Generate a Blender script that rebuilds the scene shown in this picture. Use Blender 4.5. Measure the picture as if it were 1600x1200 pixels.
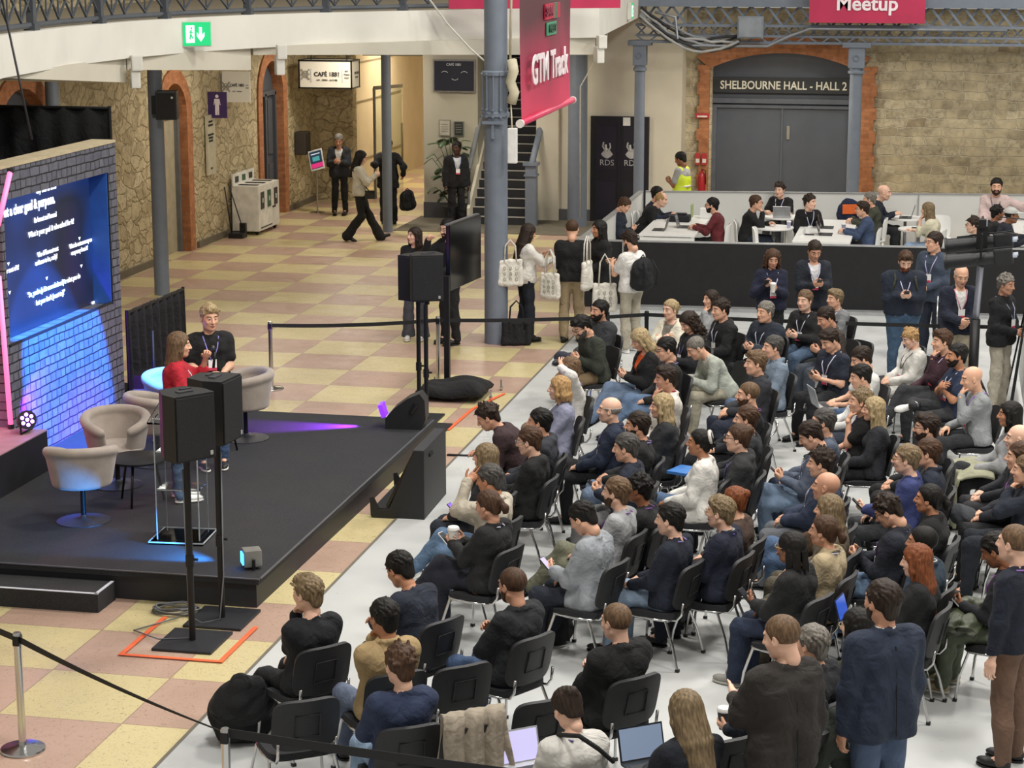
import bpy, bmesh, math, random
import numpy as np
from mathutils import Vector, Matrix
random.seed(7)
for o in list(bpy.data.objects): bpy.data.objects.remove(o)
SC = bpy.context.scene
COL = SC.collection
PI = math.pi
# ---------------------------------------------------------------- camera
# world: metres, x and y run along the floor tiles, floor at z = 0
F_PX, PITCH, YAW, CAM_H = 3243., .2103, -.20677, 5.75
cam_d = bpy.data.cameras.new('camera'); cam = bpy.data.objects.new('camera', cam_d); COL.objects.link(cam)
cam_d.sensor_width = 36; cam_d.sensor_fit = 'HORIZONTAL'; cam_d.lens = F_PX / 1600 * 36
cam_d.clip_end = 300; cam_d.clip_start = .05
cam.location = (0, 0, CAM_H); cam.rotation_euler = (PI / 2 - PITCH, 0, -YAW)
SC.camera = cam
# ---------------------------------------------------------------- light and exposure
SC.view_settings.view_transform = 'Standard'; SC.view_settings.look = 'None'
SC.view_settings.gamma = 1; SC.view_settings.use_curve_mapping = False
SC.view_settings.exposure = 0.0
SC.cycles.max_bounces = 6; SC.cycles.diffuse_bounces = 3; SC.cycles.glossy_bounces = 3
SC.cycles.transmission_bounces = 6; SC.cycles.transparent_max_bounces = 8
SC.cycles.use_adaptive_sampling = True; SC.cycles.adaptive_threshold = .02
world = bpy.data.worlds.new('hall_air'); SC.world = world; world.use_nodes = True
world.node_tree.nodes['Background'].inputs[0].default_value = (1, .95, .87, 1)
world.node_tree.nodes['Background'].inputs[1].default_value = .42
def area(name, loc, size, power, color=(1, .96, .9), rot=(0, 0, 0), sy=None, spread=None):
    d = bpy.data.lights.new(name, 'AREA'); d.size = size; d.energy = power; d.color = color
    if sy: d.shape = 'RECTANGLE'; d.size_y = sy
    if spread: d.spread = spread
    o = bpy.data.objects.new(name, d); COL.objects.link(o); o.location = loc; o.rotation_euler = rot
    return o
def spot(name, loc, target, power, color, angle, blend=.3, radius=.05):
    d = bpy.data.lights.new(name, 'SPOT'); d.energy = power; d.color = color
    d.spot_size = math.radians(angle); d.spot_blend = blend; d.shadow_soft_size = radius
    o = bpy.data.objects.new(name, d); COL.objects.link(o); o.location = loc
    o.rotation_euler = (Vector(target) - Vector(loc)).to_track_quat('-Z', 'Y').to_euler()
    return o
# rows of high lamps under the hall roof
for lx, ly in ((-3, 11), (4, 11), (-3, 19), (4, 19), (-3, 27), (4, 27), (3, 36)):
    area('hall_roof_lamp', (lx, ly, 11.5), 1.6, 620 if (lx, ly) != (-3, 27) else 480)
# lights under the gallery, in the entrance and in the corridor behind it
area('gallery_soffit_lamp', (-12.2, 36, 4.1), .8, 85, (1, .91, .78))
area('gallery_soffit_lamp', (-12.2, 42, 3.9), .8, 85, (1, .91, .78))
area('gallery_soffit_lamp', (-8.8, 40, 3.9), .8, 85, (1, .91, .78))
area('gallery_soffit_lamp', (-3.5, 40.9, 3.6), .8, 85, (1, .91, .78))
area('gallery_soffit_lamp', (-11.8, 29.5, 4.2), .6, 45, (1, .93, .82))  # fill light added to brighten the slim left column, not an actual fitting
area('entrance_lamp', (-12.1, 48.5, 3.6), 1.6, 110, (1, .85, .62))
area('entrance_lamp', (-13.3, 56, 3.6), 2, 200, (1, .85, .62))
# ---------------------------------------------------------------- materials
def lin(h):
    h = h.lstrip('#'); v = [int(h[i:i + 2], 16) / 255 for i in (0, 2, 4)]
    return tuple(c / 12.92 if c <= .04045 else ((c + .055) / 1.055) ** 2.4 for c in v) + (1,)
_MC = {}
def N(nt, t, **kw):
    n = nt.nodes.new(t)
    for k, v in kw.items():
        if k in n.inputs: n.inputs[k].default_value = v
        else: setattr(n, k, v)
    return n
def mat(name, col, rough=.6, metal=0, bump=0, bscale=60, var=.12, vscale=6, sheen=0, emit=None, es=1, coat=0):
    key = (name, col, rough, metal, bump, emit, es)
    if key in _MC: return _MC[key]
    m = bpy.data.materials.new(name); m.use_nodes = True; nt = m.node_tree
    b = nt.nodes['Principled BSDF']; c = lin(col)
    b.inputs['Roughness'].default_value = rough; b.inputs['Metallic'].default_value = metal
    tc = N(nt, 'ShaderNodeTexCoord')
    if var:
        nz = N(nt, 'ShaderNodeTexNoise', Scale=vscale, Detail=3.); nt.links.new(tc.outputs['Object'], nz.inputs['Vector'])
        r = N(nt, 'ShaderNodeValToRGB'); r.color_ramp.elements[0].position = .3; r.color_ramp.elements[1].position = .7
        r.color_ramp.elements[0].color = tuple(x * (1 - var) for x in c[:3]) + (1,)
        r.color_ramp.elements[1].color = tuple(min(1, x * (1 + var)) for x in c[:3]) + (1,)
        nt.links.new(nz.outputs['Fac'], r.inputs['Fac']); nt.links.new(r.outputs['Color'], b.inputs['Base Color'])
    else: b.inputs['Base Color'].default_value = c
    if bump:
        n2 = N(nt, 'ShaderNodeTexNoise', Scale=bscale, Detail=2.); nt.links.new(tc.outputs['Object'], n2.inputs['Vector'])
        bp = N(nt, 'ShaderNodeBump', Strength=bump, Distance=.01)
        nt.links.new(n2.outputs['Fac'], bp.inputs['Height']); nt.links.new(bp.outputs['Normal'], b.inputs['Normal'])
        if name == 'fabric':      # creases
            n3 = N(nt, 'ShaderNodeTexNoise', Scale=5.5, Detail=2.5, Distortion=1.6); nt.links.new(tc.outputs['Object'], n3.inputs['Vector'])
            b3 = N(nt, 'ShaderNodeBump', Strength=.7, Distance=.04); nt.links.new(n3.outputs['Fac'], b3.inputs['Height'])
            nt.links.new(bp.outputs['Normal'], b3.inputs['Normal']); nt.links.new(b3.outputs['Normal'], b.inputs['Normal'])
    if sheen: b.inputs['Sheen Weight'].default_value = sheen
    if coat: b.inputs['Coat Weight'].default_value = coat
    if emit:
        b.inputs['Emission Color'].default_value = lin(emit); b.inputs['Emission Strength'].default_value = es
    _MC[key] = m
    return m
def muted(c, k=.24):
    v = [int(c[i:i + 2], 16) for i in (1, 3, 5)]; g = .3 * v[0] + .55 * v[1] + .15 * v[2]
    return '#%02x%02x%02x' % tuple(int(x + (g - x) * k) for x in v)
def fabric(c):
    if max(int(c[i:i + 2], 16) for i in (1, 3, 5)) - min(int(c[i:i + 2], 16) for i in (1, 3, 5)) < 110: c = muted(c)
    return mat('fabric', c, .9, bump=.5, bscale=35, var=.14, vscale=9)
def skin(c): return mat('skin', c, .5, bump=.1, var=.05)
def hairm(c):
    key = ('hair', c)
    if key in _MC: return _MC[key]
    m = bpy.data.materials.new('hair'); m.use_nodes = True; nt = m.node_tree; b = nt.nodes['Principled BSDF']
    tc = N(nt, 'ShaderNodeTexCoord'); mp = N(nt, 'ShaderNodeMapping'); mp.inputs['Scale'].default_value = (1, 1, .22)
    nt.links.new(tc.outputs['Object'], mp.inputs['Vector'])
    nz = N(nt, 'ShaderNodeTexNoise', Scale=75., Detail=3.); nt.links.new(mp.outputs['Vector'], nz.inputs['Vector'])
    r = N(nt, 'ShaderNodeValToRGB'); cc = lin(c)
    r.color_ramp.elements[0].position = .32; r.color_ramp.elements[1].position = .68
    r.color_ramp.elements[0].color = tuple(x * .5 for x in cc[:3]) + (1,); r.color_ramp.elements[1].color = tuple(min(1, x * 1.25) for x in cc[:3]) + (1,)
    nt.links.new(nz.outputs['Fac'], r.inputs['Fac']); nt.links.new(r.outputs['Color'], b.inputs['Base Color'])
    bp = N(nt, 'ShaderNodeBump', Strength=.6, Distance=.004); nt.links.new(nz.outputs['Fac'], bp.inputs['Height'])
    nt.links.new(bp.outputs['Normal'], b.inputs['Normal']); b.inputs['Roughness'].default_value = .62
    b.inputs['Specular IOR Level'].default_value = .3
    _MC[key] = m; return m
BLACKF = lambda: fabric('#141518')
CHROME = mat('chrome', '#c9c9c9', .18, 1, var=0)
BLACKM = mat('black_metal', '#17181a', .45, .3, var=.05)
BLACKP = mat('black_plastic', '#1a1b1e', .5, var=.06)
WHITEP = mat('white_laminate', '#e9e9e6', .35, var=.02)
GREYM = mat('blue_grey_paint', '#727b87', .45, var=.06, bump=.15, bscale=20)
# ---------------------------------------------------------------- mesh helpers
def link(o, parent=None):
    COL.objects.link(o)
    if parent: o.parent = parent
    return o
def tag(o, label=None, cat=None, group=None, kind=None):
    if label: o['label'] = label
    if cat: o['category'] = cat
    if group: o['group'] = group
    if kind: o['kind'] = kind
    return o
def thing(name, label, cat, loc=(0, 0, 0), rotz=0, group=None):
    o = bpy.data.objects.new(name, None); link(o); o.location = loc; o.rotation_euler = (0, 0, rotz)
    o.empty_display_size = .1
    return tag(o, label, cat, group)
class MB:
    def __init__(s): s.v = []; s.f = []; s.m = []
    def add(s, vs, fs, mi=0):
        n = len(s.v); s.v += [tuple(v) for v in vs]; s.f += [tuple(i + n for i in f) for f in fs]; s.m += [mi] * len(fs); return s
    def box(s, c, d, rz=0, mi=0, R=None, bev=0):
        x, y, z = (k / 2 for k in d); M = R or Matrix.Rotation(rz, 3, 'Z')
        if bev:
            bm = bmesh.new(); bmesh.ops.create_cube(bm, size=1)
            for v in bm.verts: v.co = Vector((v.co.x * d[0], v.co.y * d[1], v.co.z * d[2]))
            bmesh.ops.bevel(bm, geom=bm.edges[:], offset=bev, segments=2, affect='EDGES', profile=.7)
            vs = [M @ v.co + Vector(c) for v in bm.verts]; fs = [[v.index for v in f.verts] for f in bm.faces]; bm.free()
            return s.add(vs, fs, mi)
        p = [Vector((a * x, b * y, e * z)) for e in (-1, 1) for a, b in ((-1, -1), (1, -1), (1, 1), (-1, 1))]
        return s.add([M @ q + Vector(c) for q in p], [(3, 2, 1, 0), (4, 5, 6, 7), (0, 1, 5, 4), (1, 2, 6, 5), (2, 3, 7, 6), (3, 0, 4, 7)], mi)
    def cyl(s, a, b, r, r2=None, n=12, mi=0):
        return s.tube([a, b], r, n, mi, [r, r if r2 is None else r2])
    def tube(s, pts, r, n=8, mi=0, radii=None, closed=False):
        pts = [Vector(p) for p in pts]; m = len(pts); radii = radii or [r] * m
        vs = []; up = None
        for i, p in enumerate(pts):
            if closed: t = (pts[(i + 1) % m] - pts[i - 1])
            else: t = pts[min(i + 1, m - 1)] - pts[max(i - 1, 0)]
            t.normalize()
            if up is None: up = t.orthogonal().normalized()
            else:
                up = up - t * up.dot(t)
                up = up.normalized() if up.length > 1e-6 else t.orthogonal().normalized()
            w = t.cross(up)
            for k in range(n):
                a = 2 * PI * k / n; vs.append(p + (up * math.cos(a) + w * math.sin(a)) * radii[i])
        fs = []
        for i in range(m if closed else m - 1):
            j = (i + 1) % m
            for k in range(n): fs.append((i * n + k, i * n + (k + 1) % n, j * n + (k + 1) % n, j * n + k))
        if not closed: fs += [tuple(range(n))[::-1], tuple((m - 1) * n + k for k in range(n))]
        return s.add(vs, fs, mi)
    def lathe(s, prof, c=(0, 0, 0), n=20, mi=0):
        vs = [(c[0] + r * math.cos(2 * PI * k / n), c[1] + r * math.sin(2 * PI * k / n), c[2] + z) for r, z in prof for k in range(n)]
        m = len(prof); fs = [(i * n + k, i * n + (k + 1) % n, (i + 1) * n + (k + 1) % n, (i + 1) * n + k) for i in range(m - 1) for k in range(n)]
        fs += [tuple(range(n))[::-1], tuple((m - 1) * n + k for k in range(n))]
        return s.add(vs, fs, mi)
    def prism(s, poly, z0, z1, mi=0, T=None):
        n = len(poly); vs = [Vector((x, y, z0)) for x, y in poly] + [Vector((x, y, z1)) for x, y in poly]
        if T: vs = [T @ v for v in vs]
        return s.add(vs, [tuple(range(n))[::-1], tuple(range(n, 2 * n))] + [(i, (i + 1) % n, (i + 1) % n + n, i + n) for i in range(n)], mi)
    def grid(s, fn, nu, nv, mi=0):
        vs = [fn(i / nu, j / nv) for i in range(nu + 1) for j in range(nv + 1)]
        return s.add(vs, [(i * (nv + 1) + j, (i + 1) * (nv + 1) + j, (i + 1) * (nv + 1) + j + 1, i * (nv + 1) + j + 1) for i in range(nu) for j in range(nv)], mi)
    def build(s, name, mats, parent=None, smooth=False, loc=None, fix=True, ang=None):
        me = bpy.data.meshes.new(name); me.from_pydata([tuple(v) for v in s.v], [], s.f)
        mats = mats if isinstance(mats, (list, tuple)) else [mats]
        for m in mats: me.materials.append(m)
        me.polygons.foreach_set('material_index', s.m)
        if fix:
            bm = bmesh.new(); bm.from_mesh(me); bmesh.ops.recalc_face_normals(bm, faces=bm.faces); bm.to_mesh(me); bm.free()
        if smooth: me.polygons.foreach_set('use_smooth', [True] * len(me.polygons))
        me.update()
        if smooth and ang: me.set_sharp_from_angle(angle=math.radians(ang))
        o = bpy.data.objects.new(name, me); link(o, parent)
        if loc: o.location = loc
        return o
def text(body, size, name, m, parent, loc, rot=(PI / 2, 0, 0), align='CENTER', ext=.004, sx=1, bold=0, spacing=1):
    c = bpy.data.curves.new(name, 'FONT'); c.body = body; c.size = size; c.align_x = align; c.align_y = 'CENTER'; c.extrude = ext
    c.offset = bold; c.resolution_u = 3; c.space_character = spacing
    t = bpy.data.objects.new(name, c); COL.objects.link(t); bpy.context.view_layer.update()
    me = bpy.data.meshes.new_from_object(t.evaluated_get(bpy.context.evaluated_depsgraph_get()))
    bpy.data.objects.remove(t); me.materials.clear(); me.materials.append(m)
    o = bpy.data.objects.new(name, me); link(o, parent); o.location = loc; o.rotation_euler = rot; o.scale = (sx, 1, 1)
    return o
def copy_tree(o, parent=None, loc=None, rotz=None, label=None, group=None):
    c = o.copy(); COL.objects.link(c)
    if parent: c.parent = parent
    if loc is not None: c.location = loc
    if rotz is not None: c.rotation_euler = (0, 0, rotz)
    if label: c['label'] = label
    if group: c['group'] = group
    for ch in list(o.children): copy_tree(ch, c)
    return c
_c, _s, _cp, _sp = math.cos(YAW), math.sin(YAW), math.cos(PITCH), math.sin(PITCH)
CR = Vector((_c, -_s, 0)); CF = Vector((_s * _cp, _c * _cp, -_sp)); CU = Vector((_s * _sp, _c * _sp, _cp))
def at(px, py, z=0.):
    """the point of the place that lies at height z in direction (px, py) of the 1600 x 1200 photograph"""
    d = CF + CR * ((px - 800) / F_PX) - CU * ((py - 600) / F_PX)
    t = (z - CAM_H) / d.z
    return Vector((t * d.x, t * d.y, z))
# ---------------------------------------------------------------- implicit surfaces (smooth unions, surface nets)
def smin(a, b, k): 
    h = np.maximum(k - np.abs(a - b), 0) / k
    return np.minimum(a, b) - h * h * k * .25
class F:
    """a field of round cones and ellipsoids on a grid, meshed by surface nets"""
    def __init__(s, k=.03): s.p = []; s.k = k; s.cut = []
    def cone(s, a, b, ra, rb=None, k=None): s.p.append(('c', np.array(a, float), np.array(b, float), ra, ra if rb is None else rb, k)); return s
    def ell(s, c, r, R=None, k=None, sub=False): s.p.append(('s' if sub else 'e', np.array(c, float), np.array(r, float), R, 0, k)); return s
    def inflate(s, t): s.p = [(q[0], q[1], q[2], q[3] + t, q[4] + t, q[5]) if q[0] == 'c' else (q[0], q[1], q[2] + t, q[3], q[4], q[5]) for q in s.p]; return s
    def mesh(s, h, fold=0, fs=1, seed=0, extra=None):
        lo = np.full(3, 9.); hi = np.full(3, -9.)
        bb = []
        for t, a, b, ra, rb, k in s.p:
            if t == 'c': l = np.minimum(a - ra, b - rb); u = np.maximum(a + ra, b + rb)
            else: m = b.max() if ra is not None else b; l = a - m; u = a + m
            bb.append((l, u))
            if t != 's': lo = np.minimum(lo, l); hi = np.maximum(hi, u)
        lo -= 2.5 * h + .01; hi += 2.5 * h + .01
        n = np.ceil((hi - lo) / h).astype(int) + 1
        D = np.full(n, 1., np.float32); ax = [lo[i] + h * np.arange(n[i]) for i in range(3)]
        pad = max(s.k, 2.5 * h) + .005
        for (t, a, b, ra, rb, k), (l, u) in zip(s.p, bb):
            k = k or s.k
            i0 = np.maximum(0, np.floor((l - pad - lo) / h).astype(int)); i1 = np.minimum(n, np.ceil((u + pad - lo) / h).astype(int) + 1)
            if (i1 <= i0).any(): continue
            sl = tuple(slice(i0[i], i1[i]) for i in range(3))
            X = ax[0][sl[0]][:, None, None]; Y = ax[1][sl[1]][None, :, None]; Z = ax[2][sl[2]][None, None, :]
            if t == 'c':
                ba = b - a; L = max(ba @ ba, 1e-9); px, py, pz = X - a[0], Y - a[1], Z - a[2]
                q = np.clip((px * ba[0] + py * ba[1] + pz * ba[2]) / L, 0, 1)
                d = np.sqrt((px - ba[0] * q) ** 2 + (py - ba[1] * q) ** 2 + (pz - ba[2] * q) ** 2) - (ra + (rb - ra) * q)
            else:
                px, py, pz = X - a[0], Y - a[1], Z - a[2]
                if ra is not None:
                    R = np.array(ra); px, py, pz = [R[0, i] * px + R[1, i] * py + R[2, i] * pz for i in range(3)]
                k0 = np.sqrt((px / b[0]) ** 2 + (py / b[1]) ** 2 + (pz / b[2]) ** 2) + 1e-9
                k1 = np.sqrt((px / b[0] ** 2) ** 2 + (py / b[1] ** 2) ** 2 + (pz / b[2] ** 2) ** 2) + 1e-9
                d = k0 * (k0 - 1) / k1
            if t == 's': D[sl] = -smin(-D[sl], d, k)
            else: D[sl] = smin(D[sl], d, k)
        G = (ax[0][:, None, None], ax[1][None, :, None], ax[2][None, None, :])
        if fold:
            rng = np.random.RandomState(seed); w = 0
            for q in range(4):
                v = rng.normal(size=3); v /= np.linalg.norm(v); f = (22 + 16 * q) * fs
                w = w + np.sin(f * (v[0] * G[0] + v[1] * G[1] + v[2] * G[2]) + rng.rand() * 6 + 1.5 * np.sin(9 * fs * (v[1] * G[0] + v[2] * G[1] - v[0] * G[2]) + q)) / (1 + .4 * q)
            D = D + (fold * .5 * w).astype(np.float32)
        for pn, c in s.cut:   # keep the side where pn.p < c
            D = np.maximum(D, (pn[0] * G[0] + pn[1] * G[1] + pn[2] * G[2] - c).astype(np.float32))
        if extra: D = extra(D, G)
        return surfnet(D, lo, h)
def surfnet(D, lo, h):
    I = D < 0
    C = [I[x:I.shape[0] - 1 + x, y:I.shape[1] - 1 + y, z:I.shape[2] - 1 + z] for x in (0, 1) for y in (0, 1) for z in (0, 1)]
    anyv = C[0] | C[1] | C[2] | C[3] | C[4] | C[5] | C[6] | C[7]; allv = C[0] & C[1] & C[2] & C[3] & C[4] & C[5] & C[6] & C[7]
    act = np.argwhere(anyv & ~allv)
    if len(act) == 0: return np.zeros((0, 3)), np.zeros((0, 4), int)
    idx = np.full(anyv.shape, -1, np.int32); idx[tuple(act.T)] = np.arange(len(act))
    P = np.zeros((len(act), 3)); W = np.zeros(len(act))
    for axis in range(3):
        o1, o2 = [q for q in range(3) if q != axis]
        for u in (0, 1):
            for v in (0, 1):
                c0 = act.copy(); c0[:, o1] += u; c0[:, o2] += v; c1 = c0.copy(); c1[:, axis] += 1
                d0 = D[tuple(c0.T)]; d1 = D[tuple(c1.T)]; x = (d0 < 0) != (d1 < 0)
                t = np.where(x, d0 / np.where(x, d0 - d1, 1), 0)
                p = c0.astype(float); p[:, axis] += t
                P += np.where(x[:, None], p, 0); W += x
    P = P / W[:, None] * h + lo
    Q = []
    for axis in range(3):
        o1, o2 = [(1, 2), (2, 0), (0, 1)][axis]
        a = [slice(None)] * 3; b = [slice(None)] * 3; a[axis] = slice(0, -1); b[axis] = slice(1, None)
        for q in (o1, o2): a[q] = slice(1, -1); b[q] = slice(1, -1)
        A = I[tuple(a)]; B = I[tuple(b)]
        for flip, M in ((0, A & ~B), (1, B & ~A)):
            e = np.argwhere(M)
            if not len(e): continue
            e[:, o1] += 1; e[:, o2] += 1
            def g(u, v): c = e.copy(); c[:, o1] -= u; c[:, o2] -= v; return idx[tuple(c.T)]
            q = np.stack([g(1, 1), g(0, 1), g(0, 0), g(1, 0)], 1)
            Q.append(q[:, ::-1] if flip else q)
    return P, np.concatenate(Q)
def np_mesh(name, V, Q, mats, mi=None, smooth=True):
    me = bpy.data.meshes.new(name)
    me.vertices.add(len(V)); me.vertices.foreach_set('co', np.asarray(V, np.float32).ravel())
    me.loops.add(len(Q) * 4); me.loops.foreach_set('vertex_index', np.asarray(Q, np.int32).ravel())
    me.polygons.add(len(Q)); me.polygons.foreach_set('loop_start', np.arange(len(Q), dtype=np.int32) * 4)
    for m in (mats if isinstance(mats, (list, tuple)) else [mats]): me.materials.append(m)
    if mi is not None: me.polygons.foreach_set('material_index', np.asarray(mi, np.int32))
    me.polygons.foreach_set('use_smooth', np.ones(len(Q), bool))
    me.update(calc_edges=True)
    return me
def obj(name, me, parent=None):
    return link(bpy.data.objects.new(name, me), parent)
def rotm(x=0, y=0, z=0):
    return np.array(Matrix.Rotation(z, 3, 'Z') @ Matrix.Rotation(y, 3, 'Y') @ Matrix.Rotation(x, 3, 'X'))
# ---------------------------------------------------------------- templates: head, hair, hands, shoe
# head frame: origin between the ears, +Y the way the face looks, +Z up
def make_head(h, fem=0):
    f = F(.02)
    f.ell((0, -.016, .034), (.075, .094, .083)).ell((0, .02, -.03), (.062 - .004 * fem, .066, .078), k=.03)
    f.ell((0, .052, -.088), (.03 - .005 * fem, .03, .024), k=.03)                  # chin
    f.cone((-.035, .03, -.078), (-.055, -.012, -.05), .016, .014).cone((.035, .03, -.078), (.055, -.012, -.05), .016, .014)
    f.ell((-.036, .06, -.022), (.02, .018, .018)).ell((.036, .06, -.022), (.02, .018, .018))   # cheeks
    f.ell((0, .07, .034), (.05, .016, .012), k=.015)                               # brow
    for sx in (-1, 1): f.ell((sx * .03, .094, .012), (.019, .014, .012), k=.012, sub=True)
    f.cone((0, .086, .018), (0, .105, -.022), .0075, .0125, k=.01).cone((-.012, .09, -.026), (.012, .09, -.026), .009, k=.008)
    f.ell((0, .083, -.052), (.024, .012, .006), k=.006).ell((0, .081, -.062), (.02, .012, .006), k=.006)
    for sx in (-1, 1):
        f.ell((sx * .029, .074, .010), (.013, .0125, .011), k=.003)
        f.ell((sx * .077, -.006, -.002), (.009, .019, .031), R=rotm(.15, 0, sx * -.35), k=.006)
        f.ell((sx * .085, .002, .002), (.006, .01, .018), R=rotm(0, 0, sx * -.35), k=.004, sub=True)
    f.cone((0, -.022, -.05), (0, -.036, -.115), .053 - .006 * fem, .05 - .006 * fem, k=.03)
    V, Q = f.mesh(h)
    c = V[Q].mean(1); mi = np.zeros(len(Q), int)
    ex = np.abs(c[:, 0]) - .029
    mi[(ex ** 2 + (c[:, 2] - .010) ** 2 < .0115 ** 2) & (np.abs(c[:, 2] - .010) < .0055) & (c[:, 1] > .078)] = 1
    mi[(ex ** 2 + (c[:, 2] - .010) ** 2 < .0064 ** 2) & (c[:, 1] > .078)] = 2
    mi[((c[:, 0] / .024) ** 2 + ((c[:, 2] + .057) / .009) ** 2 < 1) & (c[:, 1] > .075)] = 3
    bz = .034 - 6 * (np.abs(np.abs(c[:, 0]) - .032)) ** 2 * 2
    mi[(np.abs(np.abs(c[:, 0]) - .032) < .019) & (np.abs(c[:, 2] - bz) < .0045) & (c[:, 1] > .06)] = 4
    return V, Q, mi
def hairline(D, G, front=.072, slope=.80, off=0., nape=-.10):
    X, Y, Z = G
    zb = np.interp(Y, [-.12, -.09, -.035, -.016, .014, .03, .052, .075, .1], [-.088, -.088, -.06, -.022, -.022, .022, .05, .062 , .068]) + (off if off > 0 else 0)
    zb = zb + (slope - .72) * .12
    pl = (zb - Z + 0 * X) * .7
    return np.maximum(D, pl.astype(np.float32))
def strand(G, f=260, amp=.002):
    X, Y, Z = G
    return amp * np.sin(f * X + 40 * np.sin(14 * Y) * .06 + 30 * np.sin(17 * Z) * .08) * np.sin(f * .55 * Y + 25 * Z)
def make_hair(kind, h=.0055):
    f = F(.02); rng = np.random.RandomState(len(kind) * 7 + 3)
    cap = lambda g=.0: f.ell((0, -.018, .036), (.079 + g, .097 + g, .086 + g))
    ex = None
    if kind in ('short', 'quiff', 'messy', 'sidepart', 'curlyshort'):
        cap(.006)
        f.ell((0, -.075, -.02), (.058, .03, .07)).ell((0, -.02, .085), (.06, .08, .04))
        if kind == 'quiff': f.cone((-.03, .05, .1), (.03, .055, .1), .026).cone((0, .04, .105), (0, -.03, .118), .03)
        if kind == 'sidepart': f.cone((-.04, .055, .085), (.03, .06, .1), .022).cone((.03, .02, .11), (-.03, .0, .105), .026)
        if kind in ('short', 'quiff', 'sidepart'):
            for q in range(70):
                a = rng.rand() * 2 * PI; e = math.acos(rng.rand() * .95); d = np.array([math.sin(e) * math.cos(a), math.sin(e) * math.sin(a), math.cos(e)])
                p = np.array([0, -.02, .036]) + d * np.array([.083, .1, .091])
                tg = np.array([.35 * (1 if kind == 'sidepart' else rng.rand() - .5), -1, -.2 - .8 * (1 - d[2])]); tg = tg - d * (tg @ d); tg /= np.linalg.norm(tg) + 1e-6
                if kind == 'quiff' and p[1] > .02: tg = -tg * .6 + d
                f.cone(p, p + tg * .028 + d * .003, .008, .004, k=.005)
        if kind in ('messy', 'curlyshort'):
            for q in range(60 if kind == 'messy' else 90):
                a = rng.rand() * 2 * PI; e = math.acos(rng.rand() * 1.1 - .1 if rng.rand() < .9 else .95)
                d = np.array([math.sin(e) * math.cos(a), math.sin(e) * math.sin(a), math.cos(e)])
                p = np.array([0, -.02, .036]) + d * np.array([.083, .1, .09])
                if p[1] * .8 - p[2] < .0: f.cone(p, p + d * .006 + rng.normal(size=3) * .008, .014, .01, k=.008)
        n = 1.5 if kind == 'short' else 2
        ex = lambda D, G: hairline(D - strand(G, 300, .0012 * n).astype(np.float32), G, slope=.72, off=.004)
    elif kind == 'buzz':
        cap(.002); ex = lambda D, G: hairline(D, G, slope=.72, off=.006)
    elif kind == 'receding':
        cap(.0025)
        def ex(D, G):
            D = hairline(D, G, slope=.6, off=.0); X, Y, Z = G
            fo = np.sqrt((X / .057) ** 2 + ((Y - .05) / .1) ** 2) - 1 + 0 * Z; return np.maximum(D, -np.maximum(fo * .05, .05 - Z + 0 * X + 0 * Y)).astype(np.float32)
    elif kind in ('long', 'longstraight', 'bob', 'longcurly', 'tied', 'ponytail', 'bun', 'lowbun', 'dreads', 'manbun'):
        cap(.007 if kind in ('ponytail', 'bun', 'lowbun', 'manbun') else .012)
        f.ell((0, -.07, -.02), (.06, .035, .075))
        L = {'long': -.29, 'longstraight': -.40, 'bob': -.12, 'longcurly': -.24, 'tied': -.3, 'dreads': -.2}.get(kind)
        if L:
            w = .045 if kind != 'bob' else .05
            for a in np.linspace(-1.0, 1.0, 9):
                x0, y0 = .078 * math.sin(a * 1.55), -.02 - .075 * math.cos(a * 1.55)
                if kind == 'dreads': continue
                f.cone((x0, y0, .02), (x0 * 1.12, y0 - .012, L * .45), .022, .026)
                f.cone((x0 * 1.12, y0 - .012, L * .45), (x0 * 1.05, y0 * 1.05 - .012, L + .03 * rng.rand()), .026, .012 if kind != 'bob' else .024)
            for sx in (-1, 1):
                if kind != 'dreads':
                    f.cone((sx * .074, .025, .04), (sx * .083, .02, -.05), .016, .018)
                    f.cone((sx * .083, .02, -.05), (sx * .075, .012, max(L, -.2)), .018, .011)
            if kind == 'dreads':
                for q in range(46):
                    a = rng.uniform(-1.75, 1.75); x0, y0 = .085 * math.sin(a), -.02 - .095 * math.cos(a)
                    z1 = -.12 - .1 * rng.rand(); p0 = (x0 * .8, y0 * .85, .07); p1 = (x0 * 1.05, y0 * 1.05, 0); p2 = (x0 * 1.2, y0 * 1.1 - .01, z1)
                    f.cone(p0, p1, .009, .009, k=.004).cone(p1, p2, .009, .007, k=.004)
            if kind == 'longcurly':
                for q in range(110):
                    a = rng.uniform(-2, 2); z = rng.uniform(L, .09); q_ = math.sqrt(max(.05, 1 - (max(z - .03, 0) / .085) ** 2)) * (1 + .25 * max(0, -z) / .24); x0, y0 = .09 * q_ * math.sin(a), -.025 - .092 * q_ * math.cos(a)
                    f.ell((x0 * 1.1, y0 * 1.1, z), (.016, .016, .018), k=.008)
        if kind == 'ponytail':
            f.ell((0, -.115, .03), (.02, .02, .02)).cone((0, -.12, .03), (0, -.155, -.03), .022, .028).cone((0, -.155, -.03), (.01, -.14, -.16), .028, .01)
        if kind in ('bun', 'manbun'):
            f.ell((0, -.105, .075), (.038, .034, .034))
            for q in range(16):
                d = rng.normal(size=3); d /= np.linalg.norm(d); p = np.array([0, -.105, .075]) + d * .032; f.cone(p, p + rng.normal(size=3) * .012, .008, .005, k=.004)
        if kind == 'lowbun':
            for q in range(26):
                d = rng.normal(size=3); d /= np.linalg.norm(d); p = np.array([0, -.12, .01]) + d * np.array([.035, .022, .035]); f.cone(p, p + rng.normal(size=3) * .012, .011, .007, k=.005)
        low = L is not None
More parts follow.
